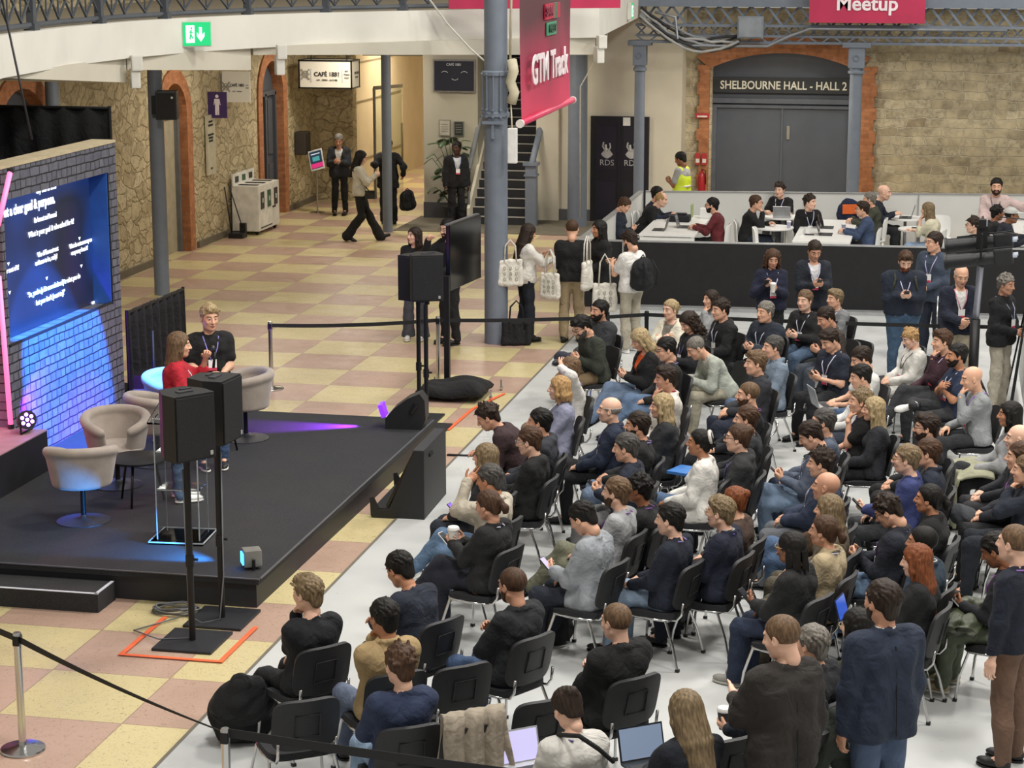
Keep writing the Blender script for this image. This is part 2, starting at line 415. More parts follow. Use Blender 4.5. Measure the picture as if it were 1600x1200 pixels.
        def ex(D, G):
            X, Y, Z = G; D = D - strand(G, 240, .0022).astype(np.float32)
            face = ((Y - .35 * np.maximum(-Z, 0)) * .9 - np.minimum(.30 * 0 + .055 + 0 * Z, .03 + .5 * (Z + .02) ** 1 + 0 * Z) + 0 * X)
            if low:     # open the face only
                fo = np.sqrt((X / .068) ** 2 + ((Z + .02) / .092) ** 2) - 1
                return np.maximum(D, -np.maximum(fo * .06 + 0 * Y, .015 - Y + 0 * X + 0 * Z)).astype(np.float32)
            return hairline(D, G, slope=.72, off=.012, nape=-.16)
    elif kind == 'side':      # grey fringe of a bald man
        cap(.003)
        def ex(D, G):
            X, Y, Z = G; return np.maximum(hairline(D, G, slope=.6), (Z - .03 + 0 * X + 0 * Y)).astype(np.float32)
    elif kind == 'beard':
        f.ell((0, .02, -.03), (.064, .069, .08)).ell((0, .052, -.088), (.034, .034, .028), k=.03).cone((-.02, .082, -.042), (.02, .082, -.042), .008)
        f.cone((-.04, .03, -.078), (-.06, -.008, -.04), .016, .012).cone((.04, .03, -.078), (.06, -.008, -.04), .016, .012)
        def ex(D, G):
            X, Y, Z = G
            D = np.maximum(D, np.maximum(Z + .03 - .35 * np.abs(X) + 0 * Y, -.005 - Y + 0 * Z + 0 * X))
            return np.maximum(D, -(np.sqrt((X / .026) ** 2 + ((Z + .056) / .009) ** 2 + 0 * Y) - 1) * .01).astype(np.float32)
    elif kind == 'cap':
        f.ell((0, -.018, .05), (.088, .105, .084)); f.ell((0, .1, .05), (.07, .075, .012), k=.01)
        ex = lambda D, G: np.maximum(D, (.038 - G[2] + 0 * G[0] + 0 * G[1])).astype(np.float32)
    return f.mesh(h, extra=ex)
# right hand: origin at the wrist, fingers along +Y, palm facing -Z, thumb on -X
def make_hand(pose, h):
    f = F(.008)
    curl = {'relax': .45, 'grip': 1.05, 'flat': .15, 'fist': 1.45, 'open': .03, 'type': .6}[pose]
    f.cone((-.022, .03, 0), (-.03, .08, 0), .016, .0135, k=.015).cone((0, .03, 0), (-.008, .088, .002), .017, .0135, k=.015)
    f.cone((.012, .03, 0), (.013, .085, 0), .016, .0125, k=.015).cone((.022, .028, 0), (.03, .075, -.002), .014, .011, k=.015)
    f.cone((0, -.03, 0), (0, .03, 0), .026, .024, k=.02)
    spread = .16 if pose == 'open' else .05
    for q, (x, y, L, r) in enumerate(((-.03, .083, .074, .0086), (-.009, .09, .083, .0088), (.012, .087, .077, .0084), (.03, .077, .062, .0074))):
        a = 0; p = np.array([x, y, 0.]); sd = (q - 1.5) * spread
        for s_, fr in enumerate((.46, .3, .24)):
            a += curl * (.75, 1., .7)[s_] * (1 + .07 * q); d = np.array([math.sin(sd) * math.cos(a), math.cos(a) * math.cos(sd), -math.sin(a)])
            p2 = p + d * L * fr; f.cone(p, p2, r * (1 - .08 * s_), r * (.92 - .1 * s_), k=.005); p = p2
    ta = {'open': .95, 'flat': .7}.get(pose, .45); tz = -.2 if pose in ('open', 'flat') else -.75
    p0 = np.array([-.022, .012, -.004]); d1 = np.array([-math.sin(ta + .25), math.cos(ta + .25), tz * .6]); d1 /= np.linalg.norm(d1)
    p1 = p0 + d1 * .042; d2 = np.array([-math.sin(ta - .2), math.cos(ta - .2), tz]); d2 /= np.linalg.norm(d2); p2 = p1 + d2 * .03
    d3 = np.array([-math.sin(ta - .5), math.cos(ta - .5), tz]); d3 /= np.linalg.norm(d3); p3 = p2 + d3 * .024
    f.cone(p0, p1, .015, .0115, k=.012).cone(p1, p2, .011, .010, k=.005).cone(p2, p3, .010, .0085, k=.005)
    return f.mesh(h)
def make_shoe(kind, h=.007):
    f = F(.02)   # sole at z 0, heel at y -.06, toe at y .2
    f.ell((0, .12, .035), (.043, .09, .032)).ell((0, -.01, .045), (.036, .055, .045)).cone((0, .0, .06), (0, .08, .045), .038, .03)
    f.cone((0, -.015, .05), (0, -.015, .1 if kind != 'boot' else .13), .038, .042)
    V, Q = f.mesh(h, extra=lambda D, G: np.maximum(D, .012 - G[2] + 0 * G[0] + 0 * G[1]).astype(np.float32))
    g = F(.02); th = .02 if kind == 'sneaker' else .012
    g.ell((0, .125, .012), (.046, .088, .05)).ell((0, -.01, .012), (.04, .058, .05)).cone((0, 0, .01), (0, .1, .01), .04)
    V2, Q2 = g.mesh(h, extra=lambda D, G: np.maximum(D, np.maximum(-G[2], G[2] - th) + 0 * G[0] + 0 * G[1]).astype(np.float32))
    return np.vstack([V, V2]), np.vstack([Q, Q2 + len(V)]), np.r_[np.zeros(len(Q), int), np.ones(len(Q2), int)]
_T = {}
def T(kind, fn, *a):
    k = (kind,) + a
    if k not in _T: _T[k] = fn(*a)
    return _T[k]
# ---------------------------------------------------------------- people
def V3(*a): return np.array(a, float)
def ik(a, c, l1, l2, hint):
    d = c - a; L = np.linalg.norm(d); L2 = min(L, (l1 + l2) * .998)
    if L > L2: c = a + d / L * L2
    L = L2; u = (c - a) / np.linalg.norm(c - a); x = (l1 * l1 - l2 * l2 + L * L) / (2 * L); hgt = math.sqrt(max(l1 * l1 - x * x, 0))
    n = hint - u * (hint @ u); n = n / (np.linalg.norm(n) + 1e-9)
    return a + u * x + n * hgt, c
def frame(y, z):
    y = y / np.linalg.norm(y); x = np.cross(y, z); x /= np.linalg.norm(x); z = np.cross(x, y)
    return np.stack([x, y, z], 1)
SKIN = {'l': '#d9a88c', 'p': '#e0b49c', 'm': '#b98262', 'b': '#8a5a3e', 'd': '#4a2e20', 't': '#c8957a'}
HAIR = {'blk': '#15120f', 'dk': '#2c1f17', 'br': '#4a3323', 'lb': '#69523c', 'bl': '#a8936e', 'gy': '#77726a', 'rd': '#7a4426', 'sb': '#b08c5e', 'db': '#7a684e', 'wh': '#9c978f', 'dg': '#4a4744'}
ARM = {  # wrist targets (left, right) as seated, relative to the hip; hand poses; palm normals
    'lap': ((-.11, .30, .10), (.11, .30, .10), 'relax', 'relax'),
    'clasp': ((-.06, .30, .12), (.06, .29, .14), 'relax', 'relax'),
    'phone': ((-.06, .27, .23), (.07, .27, .23), 'grip', 'grip'),
    'phoneL': ((-.05, .34, .18), (.12, .28, .11), 'grip', 'relax'),
    'cross': ((.10, .19, .28), (-.11, .21, .31), 'relax', 'relax'),
    'type': ((-.09, .34, .16), (.09, .34, .16), 'type', 'type'),
    'table': ((-.12, .42, .27), (.12, .42, .27), 'type', 'type'),
    'knees': ((-.05, .46, .17), (.06, .45, .19), 'relax', 'relax'),
    'down': ((-.25, .03, -.06), (.25, .05, -.06), 'relax', 'relax'),
    'sphone': ((-.05, .27, .22), (.06, .27, .22), 'grip', 'grip'),
    'pockets': ((-.2, .08, -.03), (.2, .08, -.03), 'relax', 'relax'),
    'front': ((-.05, .24, .08), (.05, .24, .10), 'relax', 'relax')}
def person(label, loc, yaw, pose='sit', arms='lap', hair='short', hc='dk', sk='l', top='#20242e', bot='#23262e', shoe='#181818',
           sole=None, kind='sweater', inner=None, lean=-6, neck=14, look=(0, 0), legs='norm', sc=1., fem=0, sleeve=1., glasses=None,
           beard=None, lany=None, badge=1, hood=0, fat=0, wide=0, seed=0, chinhand=None, wr=None, group=None, hem=0, hoodc=None, lod=1., bag=None,
           headband=None, tw=0):
    """look = (turn, nod) of the head in degrees; lean and neck = forward angles; wr = own wrist targets"""
    sit = pose == 'sit'; R = math.radians
    A_, B_ = R(lean), R(neck)
    hz = .52 if sit else .93
    hip = V3(0, 0, hz)
    nb = hip + V3(0, math.sin(A_), math.cos(A_)) * .50                     # base of the neck
    hd = nb + V3(0, math.sin(B_), math.cos(B_)) * .165 + V3(0, .02, 0)      # middle of the head
    ud = (nb - hip) / .5; fw = V3(0, ud[2], -ud[1])
    sw = .178 - .02 * fem + .012 * fat
    tor = F(.05)
    g = .012 * fat
    for s_ in (-1, 1):
        tor.cone(hip + V3(s_ * .085, 0, .0), hip + ud * .16 + V3(s_ * (.06 - .01 * fem), 0, 0), .11 + g * 1.2, .096 + g * 1.6)
        tor.cone(hip + ud * .16 + V3(s_ * (.06 - .01 * fem), .01 * fat, 0), hip + ud * .36 + V3(s_ * .075, .0, 0), .096 + g * 1.6, .106 + g)
        tor.cone(hip + ud * .36 + V3(s_ * .07, -.01, 0), hip + ud * .445 + V3(s_ * (sw - .045), -.005, 0), .092, .06 + g * .4)
        if fem: tor.ell(hip + ud * .315 + fw * .085 + V3(s_ * .06, 0, 0), (.052, .05, .052))
    tor.cone(hip + ud * .42, nb - ud * .01 + V3(0, 0, .0), .08, .052)
    # arms
    sh = [hip + ud * .435 + V3(s_ * sw, -.004, 0) for s_ in (-1, 1)]
    at_ = [V3(*p) for p in ARM[arms][:2]]; hp = list(ARM[arms][2:4])
    wrs = [hip + p for p in at_]
    if arms == 'cross' and not sit: wrs = [hip + ud * .30 + fw * .18 + V3(.03, 0, 0), hip + ud * .33 + fw * .21 + V3(-.04, 0, 0)]
    if arms == 'cross' and sit: wrs = [hip + ud * .26 + fw * .18 + V3(.03, 0, 0), hip + ud * .29 + fw * .22 + V3(-.04, 0, 0)]
    if arms in ('down', 'pockets'): wrs = [w - V3(0, 0, .04) for w in wrs]
    if chinhand:      # 'L' or 'R': hand at the chin
        i = 0 if chinhand[0] == 'L' else 1
        if len(chinhand) > 1 and chinhand[1] == 'h': wrs[i] = hd + V3((-.1, .1)[i], .1, .05); hp[i] = 'flat'
        else: wrs[i] = hd + V3((-.03, .03)[i], .11, -.17); hp[i] = 'fist'
    if wr:
        for i in (0, 1):
            if wr[i] is not None: wrs[i] = hip + V3(*wr[i][:3]); hp[i] = wr[i][3] if len(wr[i]) > 3 else hp[i]
    el = []; W_ = []
    for i, s_ in enumerate((-1, 1)):
        hint = V3(s_ * .55, -.5, -.75) if arms not in ('cross',) else V3(s_ * .8, .1, -.7)
        e, w = ik(sh[i], wrs[i], .285, .255, hint); el.append(e); W_.append(w)
    armr = [(.052 + g * .3, .043 + g * .3), (.038 + g * .2, .027)]
    AR = F(.03)
    for i in (0, 1):
        AR.cone(sh[i], el[i], armr[0][0], armr[0][1]).cone(el[i], W_[i], armr[1][0], armr[1][1])
    # legs
    hj = [hip + V3(s_ * .09, 0, -.0) for s_ in (-1, 1)]
    if sit:
        kw = .13 if not fem else .08
        K = [V3(-kw, .44, .50), V3(kw, .44, .50)]; An = [V3(-kw, .46, .09), V3(kw, .44, .09)]; ft = [0., 0.]; fp = [0., 0.]
        if legs == 'stretch': K = [V3(-.1, .47, .44), V3(.1, .45, .48)]; An = [V3(-.12, .80, .10), V3(.1, .62, .09)]
        elif legs == 'tuck': An = [V3(-.1, .26, .1), V3(.11, .3, .1)]
        elif legs == 'crossR': K[1] = V3(.0, .46, .615); An[1] = V3(-.10, .70, .31); fp[1] = -.45; K[0] = V3(-.06, .44, .49); An[0] = V3(-.03, .42, .09)
        elif legs == 'crossL': K[0] = V3(.0, .46, .615); An[0] = V3(.10, .70, .31); fp[0] = -.45; K[1] = V3(.06, .44, .49); An[1] = V3(.03, .42, .09)
        elif legs == 'fourR': K[1] = V3(.36, .36, .56); An[1] = V3(-.04, .50, .63); K[0] = V3(-.12, .44, .50); ft[1] = 99
        elif legs == 'fourL': K[0] = V3(-.36, .36, .56); An[0] = V3(.04, .50, .63); K[1] = V3(.12, .44, .50); ft[0] = 99
        elif legs == 'wide': K = [V3(-.2, .42, .5), V3(.2, .42, .5)]; An = [V3(-.2, .42, .09), V3(.21, .46, .09)]
    else:
        K = [V3(-.10, .02, .50), V3(.10, .02, .50)]; An = [V3(-.11, -.02, .09), V3(.12, .0, .09)]; ft = [.15, -.15]; fp = [0, 0]
        if legs == 'walk': K = [V3(-.09, .15, .52), V3(.09, .04, .48)]; An = [V3(-.09, .36, .11), V3(.09, -.22, .14)]; fp = [.25, -.5]; ft = [0, 0]
        elif legs == 'relax': K = [V3(-.11, .0, .50), V3(.12, .09, .50)]; An = [V3(-.12, -.03, .09), V3(.16, .06, .09)]
    LG = F(.035)
    for i in (0, 1):
        LG.cone(hj[i], K[i], .086 + g, .058 + g * .5).cone(K[i], K[i] * .6 + An[i] * .4 + V3(0, -.01, 0), .054, .052).cone(K[i] * .6 + An[i] * .4 + V3(0, -.01, 0), An[i], .052, .036)
    # one continuous body
    body = F(.035); body.p = [q[:5] + (.05,) for q in tor.p] + AR.p + LG.p
    HR = rotm(0, 0, R(look[0])) @ rotm(-R(look[1]) - max(0, B_ - .25) * .5, 0, 0)
    body.cone(nb - ud * .02, hd + HR @ V3(0, -.035, -.075), .052 - .004 * fem, .052 - .005 * fem)
    for i in (0, 1):
        fd = V3(math.sin(ft[i]), math.cos(ft[i]), 0) if ft[i] != 99 else V3(0, .1, -.1)
        body.cone(An[i], An[i] + fd * .08 - V3(0, 0, .03), .034, .028)
    V, Q = body.mesh(.021 * lod)
    VV = [V]; QQ = [Q]; MM = [np.zeros(len(Q), int)]; nv = len(V)
    hv, hq, hm = T('head', make_head, .0055 if lod < 1.25 else .0075, fem)
    HR = rotm(0, 0, R(look[0])) @ rotm(-R(look[1]) - max(0, B_ - .25) * .5, 0, 0)
    hv = hv @ HR.T * (1.12 if not fem else 1.06) + hd
    VV.append(hv); QQ.append(hq + nv); MM.append(hm); nv += len(hv)
    for i in (0, 1):
        v, q = T('hand', make_hand, hp[i], .0052 if lod < 1.25 else .008)
        s_ = (-1, 1)[i]
        if i == 0: v = v * V3(-1, 1, 1); q = q[:, ::-1]
        fdir = W_[i] - el[i]; fdir = fdir / np.linalg.norm(fdir)
        if chinhand and i == (0 if chinhand[0] == 'L' else 1): pn = V3(0, 1, 0) if len(chinhand) < 2 else V3(-s_, .2, 0); fdir = fdir * .6 + V3(-s_ * .5, -.5, .35)
        elif arms in ('down', 'pockets', 'front') and not sit: pn = V3(s_, 0, .0)
        elif hp[i] == 'grip': pn = V3(s_ * .6, .25, -.75) * -1; pn = V3(s_ * .8, 0, -.6); fdir = fdir * .7 + V3(-s_ * .2, .5, .25)
        elif arms == 'cross': pn = V3(s_ * .3, .8, .3); fdir = fdir + V3(0, -.35, .1)
        elif hp[i] == 'open': pn = V3(0, -1, 0.2); fdir = V3(0, .1, 1)
        else: pn = V3(s_ * .25, 0, 1.); fdir = fdir + V3(-s_ * .25, .2, -.1)
        if wr and wr[i] is not None and len(wr[i]) > 4: pn = V3(*wr[i][4])
        M = frame(fdir, pn)
        VV.append(v @ M.T + W_[i]); QQ.append(q + nv); MM.append(np.zeros(len(q), int)); nv += len(v)
    smat = skin(SKIN[sk])
    lip = mat('lips', {'d': '#5a3028', 'b': '#7c463a'}.get(sk, '#b4675c'), .45, var=0)
    hcol = HAIR[hc]
    me = np_mesh('person', np.vstack(VV), np.vstack(QQ), [smat, mat('eye_white', '#b9b2a8', .4, var=0), mat('iris', '#2a1c12', .2, var=0), lip, hairm(hcol if hc not in ('wh', 'gy', 'bl', 'sb') else HAIR['lb'])], np.concatenate(MM))
    P = obj('person', me); P.location = loc; P.rotation_euler = (0, 0, yaw); P.scale = (sc, sc, sc)
    tag(P, label, 'person', group)
    t = .014 if kind in ('sweater', 'shirt', 'tee', 'polo') else .019
    if kind in ('puffer',): t = .032
    # trousers
    tr = F(.035); tr.p = [(q[0], q[1], q[2], q[3] + .012, q[4] + .012, q[5]) for q in LG.p]
    for i in (0, 1):
        if wide: tr.cone(K[i], An[i] + (An[i] - K[i]) * .11, .072, .08 + .02 * (wide > 1))
        else: tr.cone(K[i], An[i] + (An[i] - K[i]) * .11, .064, .052)
    for s_ in (-1, 1): tr.cone(hip + V3(s_ * .08, 0, 0), hip + ud * .1 + V3(s_ * .06, 0, 0), .113 + g * 1.2, .10 + g * 1.6, k=.05)
    V, Q = tr.mesh(.017 * lod, fold=.009, seed=seed, extra=(None if (sit and legs != 'norm') or legs == 'walk' else (lambda D, G: np.maximum(D, .04 - G[2] + 0 * G[0] + 0 * G[1]).astype(np.float32))))
    obj('trousers', np_mesh('trousers', V, Q, fabric(bot)), P)
    # top
    tp = F(.04); tp.p = [(q[0], q[1], q[2], (q[3] + t if q[0] == 'c' else q[3]), q[4] + t, .055) if q[0] == 'c' else (q[0], q[1], q[2] + t, q[3], q[4], .05) for q in tor.p]
    wf = .97 if sleeve >= 1 else None
    for i in (0, 1):
        if sleeve >= .9: tp.cone(sh[i], el[i], armr[0][0] + t + .003, armr[0][1] + t + .004).cone(el[i], el[i] * .04 + W_[i] * .96, armr[1][0] + t + .005, .029 + t + .002)
        elif sleeve >= .7: tp.cone(sh[i], el[i], armr[0][0] + t, armr[0][1] + t).cone(el[i], el[i] * .6 + W_[i] * .4, armr[1][0] + t, .036 + t)
        else: tp.cone(sh[i], sh[i] * .35 + el[i] * .65, armr[0][0] + t + .004, armr[0][1] + t + .012)
    if hem:   # skirts of a coat or blazer over the hips
        for s_ in (-1, 1):
            if sit: tp.cone(hip + V3(s_ * .09, -.02, .02), hip + V3(s_ * .11, .1, -.02), .125 + g, .11)
            else: tp.cone(hip + V3(s_ * .09, 0, .05), hip + V3(s_ * .10, 0, .05 - hem), .12 + g, .125 + g)
    elif not sit:
        for s_ in (-1, 1): tp.cone(hip + V3(s_ * .08, 0, .05), hip + V3(s_ * .08, 0, -.03), .122 + g * 1.4, .122 + g)
    if sit and not hem:
        for s_ in (-1, 1): tp.cone(hip + V3(s_ * .085, 0, .0), hip + ud * .1 + V3(s_ * .07, 0, 0), .122 + t * .6 + g * 1.4, .105 + t + g * 1.7)
    if hood: tp.cone(nb + V3(-.07, -.07, -.015), nb + V3(.07, -.07, -.015), .042, k=.03).cone(nb + V3(-.075, -.03, .0), nb + V3(-.05, .05, -.03), .036, .02).cone(nb + V3(.075, -.03, .0), nb + V3(.05, .05, -.03), .036, .02)
    elif kind in ('blazer', 'jacket', 'puffer', 'polo', 'shirt', 'fleece'):
        cr, ch = (.066, .012) if kind != 'fleece' else (.07, .03)
        for q in range(9):
            a0 = -PI / 2 + (q - 4.5) * .58; a1 = a0 + .58
            c0 = nb + ud * ch + V3(cr * math.cos(a0), cr * math.sin(a0) * .9 - .008, 0) - fw * 0; c1 = nb + ud * ch + V3(cr * math.cos(a1), cr * math.sin(a1) * .9 - .008, 0)
            tp.cone(c0, c1, .017, k=.012)
    co = float(hip @ ud)
    def exT(D, G):
        X, Y, Z = G
        if not hem: D = np.maximum(D, (co - (.045 if sit else .06) - (ud[1] * Y + ud[2] * Z) + 0 * X).astype(np.float32))
        elif not sit: D = np.maximum(D, (hz + .05 - hem - .05 - Z + 0 * X + 0 * Y).astype(np.float32))
        else: D = np.maximum(D, (hz - .1 - Z + 0 * X + 0 * Y).astype(np.float32))
        if inner and kind in ('blazer', 'jacket', 'fleece', 'puffer'):      # opening down the front
            u = ud[1] * (Y - hip[1]) + ud[2] * (Z - hip[2]); v = fw[1] * (Y - hip[1]) + fw[2] * (Z - hip[2])
            wd = np.clip((u - .12) * .24, 0, .09)
            D = np.maximum(D, -np.maximum(np.abs(X) - wd, .03 - v + 0 * X)).astype(np.float32)
        # neck hole
        d = np.sqrt((X - nb[0]) ** 2 + (Y - nb[1] - .012) ** 2 + 0 * Z) - (.052 if kind != 'fleece' else .054)
        hh = ud[1] * (Y - nb[1]) + ud[2] * (Z - nb[2])
        return np.maximum(D, -np.maximum(d, -.01 - hh + 0 * X)).astype(np.float32)
    fo = {'puffer': .008, 'tee': .008, 'sweater': .009, 'fleece': .007}.get(kind, .009 if inner else .012)
    V, Q = tp.mesh(.0165 * lod, fold=fo, seed=seed + 5, extra=exT)
    nm = {'sweater': 'sweater', 'tee': 't_shirt', 'polo': 'polo_shirt', 'shirt': 'shirt', 'blazer': 'blazer', 'jacket': 'jacket', 'puffer': 'padded_jacket', 'fleece': 'fleece'}[kind]
    tm = top if not isinstance(top, str) else fabric(top)
    obj(nm, np_mesh(nm, V, Q, tm), P)
    if kind in ('blazer', 'jacket') and hem and not sit:
        b = MB(); r_ = .145 + t + g * 1.3
        b.tube([nb - fw * (.10 + t) - ud * .06, hip + ud * .2 - fw * (.112 + t + g), hip - fw * (r_ - .02) + V3(0, 0, .05 - hem)], .0035, 4)
        b.build('back_seam', fabric('#101218'), P)
    if inner:
        f = F(.05); f.p = [(q[0], q[1], q[2], q[3] + .002, q[4] + .002, .05) if q[0] == 'c' else (q[0], q[1], q[2] + .002, q[3], q[4], .05) for q in tor.p]
        for q in range(9):
            a0 = -PI / 2 + (q - 4.5) * .6; a1 = a0 + .6
            f.cone(nb + ud * .03 + V3(.056 * math.cos(a0), .056 * math.sin(a0) - .004, 0), nb + ud * .03 + V3(.056 * math.cos(a1), .056 * math.sin(a1) - .004, 0), .010, k=.008)
        for i in (0, 1):
            if sleeve >= 1: f.cone(W_[i] * .9 + el[i] * .1, W_[i] + (el[i] - W_[i]) * .015, .033, .032, k=.01)
        V, Q = f.mesh(.016 * lod)
        obj('shirt_underneath', np_mesh('shirt', V, Q, fabric(inner)), P)
    # hair
    Mh = np.eye(4); Mh[:3, :3] = HR * (1.12 if not fem else 1.06); Mh[:3, 3] = hd; Mh = Matrix(Mh.tolist())
    def headpart(nm, kd, m):
        kx = ('hm', kd, m.name)
        if kx not in _T: v, q = T('hair', make_hair, kd); _T[kx] = np_mesh(nm, v, q, m)
        o = obj(nm, _T[kx], P); o.matrix_local = Mh; return o
    if hair == 'cap': headpart('baseball_cap', 'cap', fabric('#b5b4b2')); headpart('hair', 'buzz', hairm(hcol))
    elif hair != 'bald': headpart('hair', hair, hairm(hcol))
    if beard: headpart('beard', 'beard', hairm(HAIR[beard]))
    if headband:
        b = MB(); b.tube([(.05 * math.cos(a), -.1 + .012 * math.sin(a), .062 + .05 * math.sin(a)) for a in np.linspace(0, 2 * PI, 14)[:-1]], .016, 8, closed=True)
        o = b.build('scrunchie', fabric('#d9d6ce'), P, True); o.matrix_local = Mh
    if glasses:
        b = MB()
        for s_ in (-1, 1):
            b.tube([(s_ * .031 + .021 * math.cos(a), .099, .010 + .016 * math.sin(a)) for a in np.linspace(0, 2 * PI, 11)[:-1]], .0024, 5, closed=True)
            b.tube([(s_ * .052, .098, .014), (s_ * .077, .07, .015), (s_ * .08, -.01, .010)], .0024, 5)
        b.tube([(-.01, .1, .012), (.01, .1, .012)], .002, 5)
        o = b.build('glasses', mat('glasses_frame', glasses, .3, var=0), P, True); o.matrix_local = Mh
    # shoes
    for i in (0, 1):
        v, q, m_ = T('shoe', make_shoe, 'sneaker' if sole else 'plain')
        kx = ('sm', shoe, sole)
        if kx not in _T: _T[kx] = np_mesh('shoe', v, q, [mat('shoe_upper', shoe, .55), mat('shoe_sole', sole or '#101010', .6)], m_)
        o = obj('shoe', _T[kx], P)
        sd = An[i] - K[i]; sd = sd / np.linalg.norm(sd)
        if ft[i] == 99: fy = V3(0, .75, -.55); M = frame(fy, V3((-1, 1)[i] * -1., 0, .15)); M = frame(V3(0, 1, -.15), V3((1, -1)[i] * .9, .1, .5))
        elif abs(fp[i]) > 0: M = rotm(0, 0, -ft[i]) @ rotm(fp[i], 0, 0)
        else: M = rotm(0, 0, -ft[i])
        off = M @ V3(0, -.005, .085)
        Mt = np.eye(4); Mt[:3, :3] = M; Mt[:3, 3] = An[i] - off; o.matrix_local = Matrix(Mt.tolist())
    if lany:
        b = MB(); tt = t + .012
        nk = nb + ud * .004
        for s_ in (-1, 1):
            b.tube([nk + V3(s_ * .03, -.075 - t * .4, .0), nk + V3(s_ * .075, -.03, .0), nk - ud * .03 + V3(s_ * .08, .055, 0) + fw * tt * .6,
                    nb - ud * .13 + V3(s_ * .055, 0, 0) + fw * (.112 + tt + g), nb - ud * .26 + V3(s_ * .012, 0, 0) + fw * (.118 + .02 * fem + tt + g * 1.6)], .0065, 6)
        o = b.build('lanyard', mat('lanyard_ribbon', lany, .6, var=.1), P, True)
        if badge:
            c = nb - ud * .31 + fw * (.118 + .02 * fem + tt + g * 1.6); M = Matrix(frame(fw, ud).tolist())
            b = MB().box(c, (.085, .004, .115), R=M).box(c + fw * .0022 - ud * .042, (.085, .002, .03), R=M, mi=1)
            b.build('badge', [mat('badge_card', '#eeeeee', .5, var=0), mat('badge_band', '#c8405c', .5, var=0)], P)
    P_info = dict(hip=hip, hd=hd, W=W_, nb=nb, ud=ud, fw=fw, el=el, K=K, An=An, sh=sh)
    return P, P_info
def head_offset(lean, neck, sit=True):
    A_, B_ = math.radians(lean), math.radians(neck)
    return .5 * math.sin(A_) + .165 * math.sin(B_) + .02, (.52 if sit else .93) + .5 * math.cos(A_) + .165 * math.cos(B_)
# ---------------------------------------------------------------- surfaces of the place
def nodemat(name, rough=.7):
    m = bpy.data.materials.new(name); m.use_nodes = True; nt = m.node_tree; b = nt.nodes['Principled BSDF']; b.inputs['Roughness'].default_value = rough
    tc = N(nt, 'ShaderNodeTexCoord'); return m, nt, b, tc.outputs['Object']
def ramp(nt, src, *stops):
    r = N(nt, 'ShaderNodeValToRGB'); e = r.color_ramp.elements
    while len(e) < len(stops): e.new(.5)
    for q, (p, c) in enumerate(stops): e[q].position = p; e[q].color = lin(c) if isinstance(c, str) else (c, c, c, 1)
    nt.links.new(src, r.inputs['Fac']); return r.outputs['Color']
def mixc(nt, f, a, b, mode='MIX'):
    n = N(nt, 'ShaderNodeMix', data_type='RGBA', blend_type=mode)
    for k, v in ((0, f), (6, a), (7, b)):
        if hasattr(v, 'is_linked'): nt.links.new(v, n.inputs[k])
        elif isinstance(v, str): n.inputs[k].default_value = lin(v)
        else: n.inputs[k].default_value = v
    return n.outputs[2]
def mth(nt, op, a, b=None, c=None):
    n = N(nt, 'ShaderNodeMath', operation=op)
    for k, v in enumerate((a, b, c)):
        if v is None: continue
        if hasattr(v, 'is_linked'): nt.links.new(v, n.inputs[k])
        else: n.inputs[k].default_value = v
    return n.outputs[0]
def mapv(nt, src, scale=(1, 1, 1), loc=(0, 0, 0), rot=(0, 0, 0)):
    mp = N(nt, 'ShaderNodeMapping'); mp.inputs['Scale'].default_value = scale; mp.inputs['Location'].default_value = loc; mp.inputs['Rotation'].default_value = rot
    nt.links.new(src, mp.inputs['Vector']); return mp.outputs['Vector']
def noise(nt, v, s, d=3., out='Fac'):
    n = N(nt, 'ShaderNodeTexNoise', Scale=float(s), Detail=float(d)); nt.links.new(v, n.inputs['Vector']); return n.outputs[out]
def bump(nt, b, h, strength=.5, dist=.02):
    n = N(nt, 'ShaderNodeBump', Strength=strength, Distance=dist); nt.links.new(h, n.inputs['Height']); nt.links.new(n.outputs['Normal'], b.inputs['Normal'])
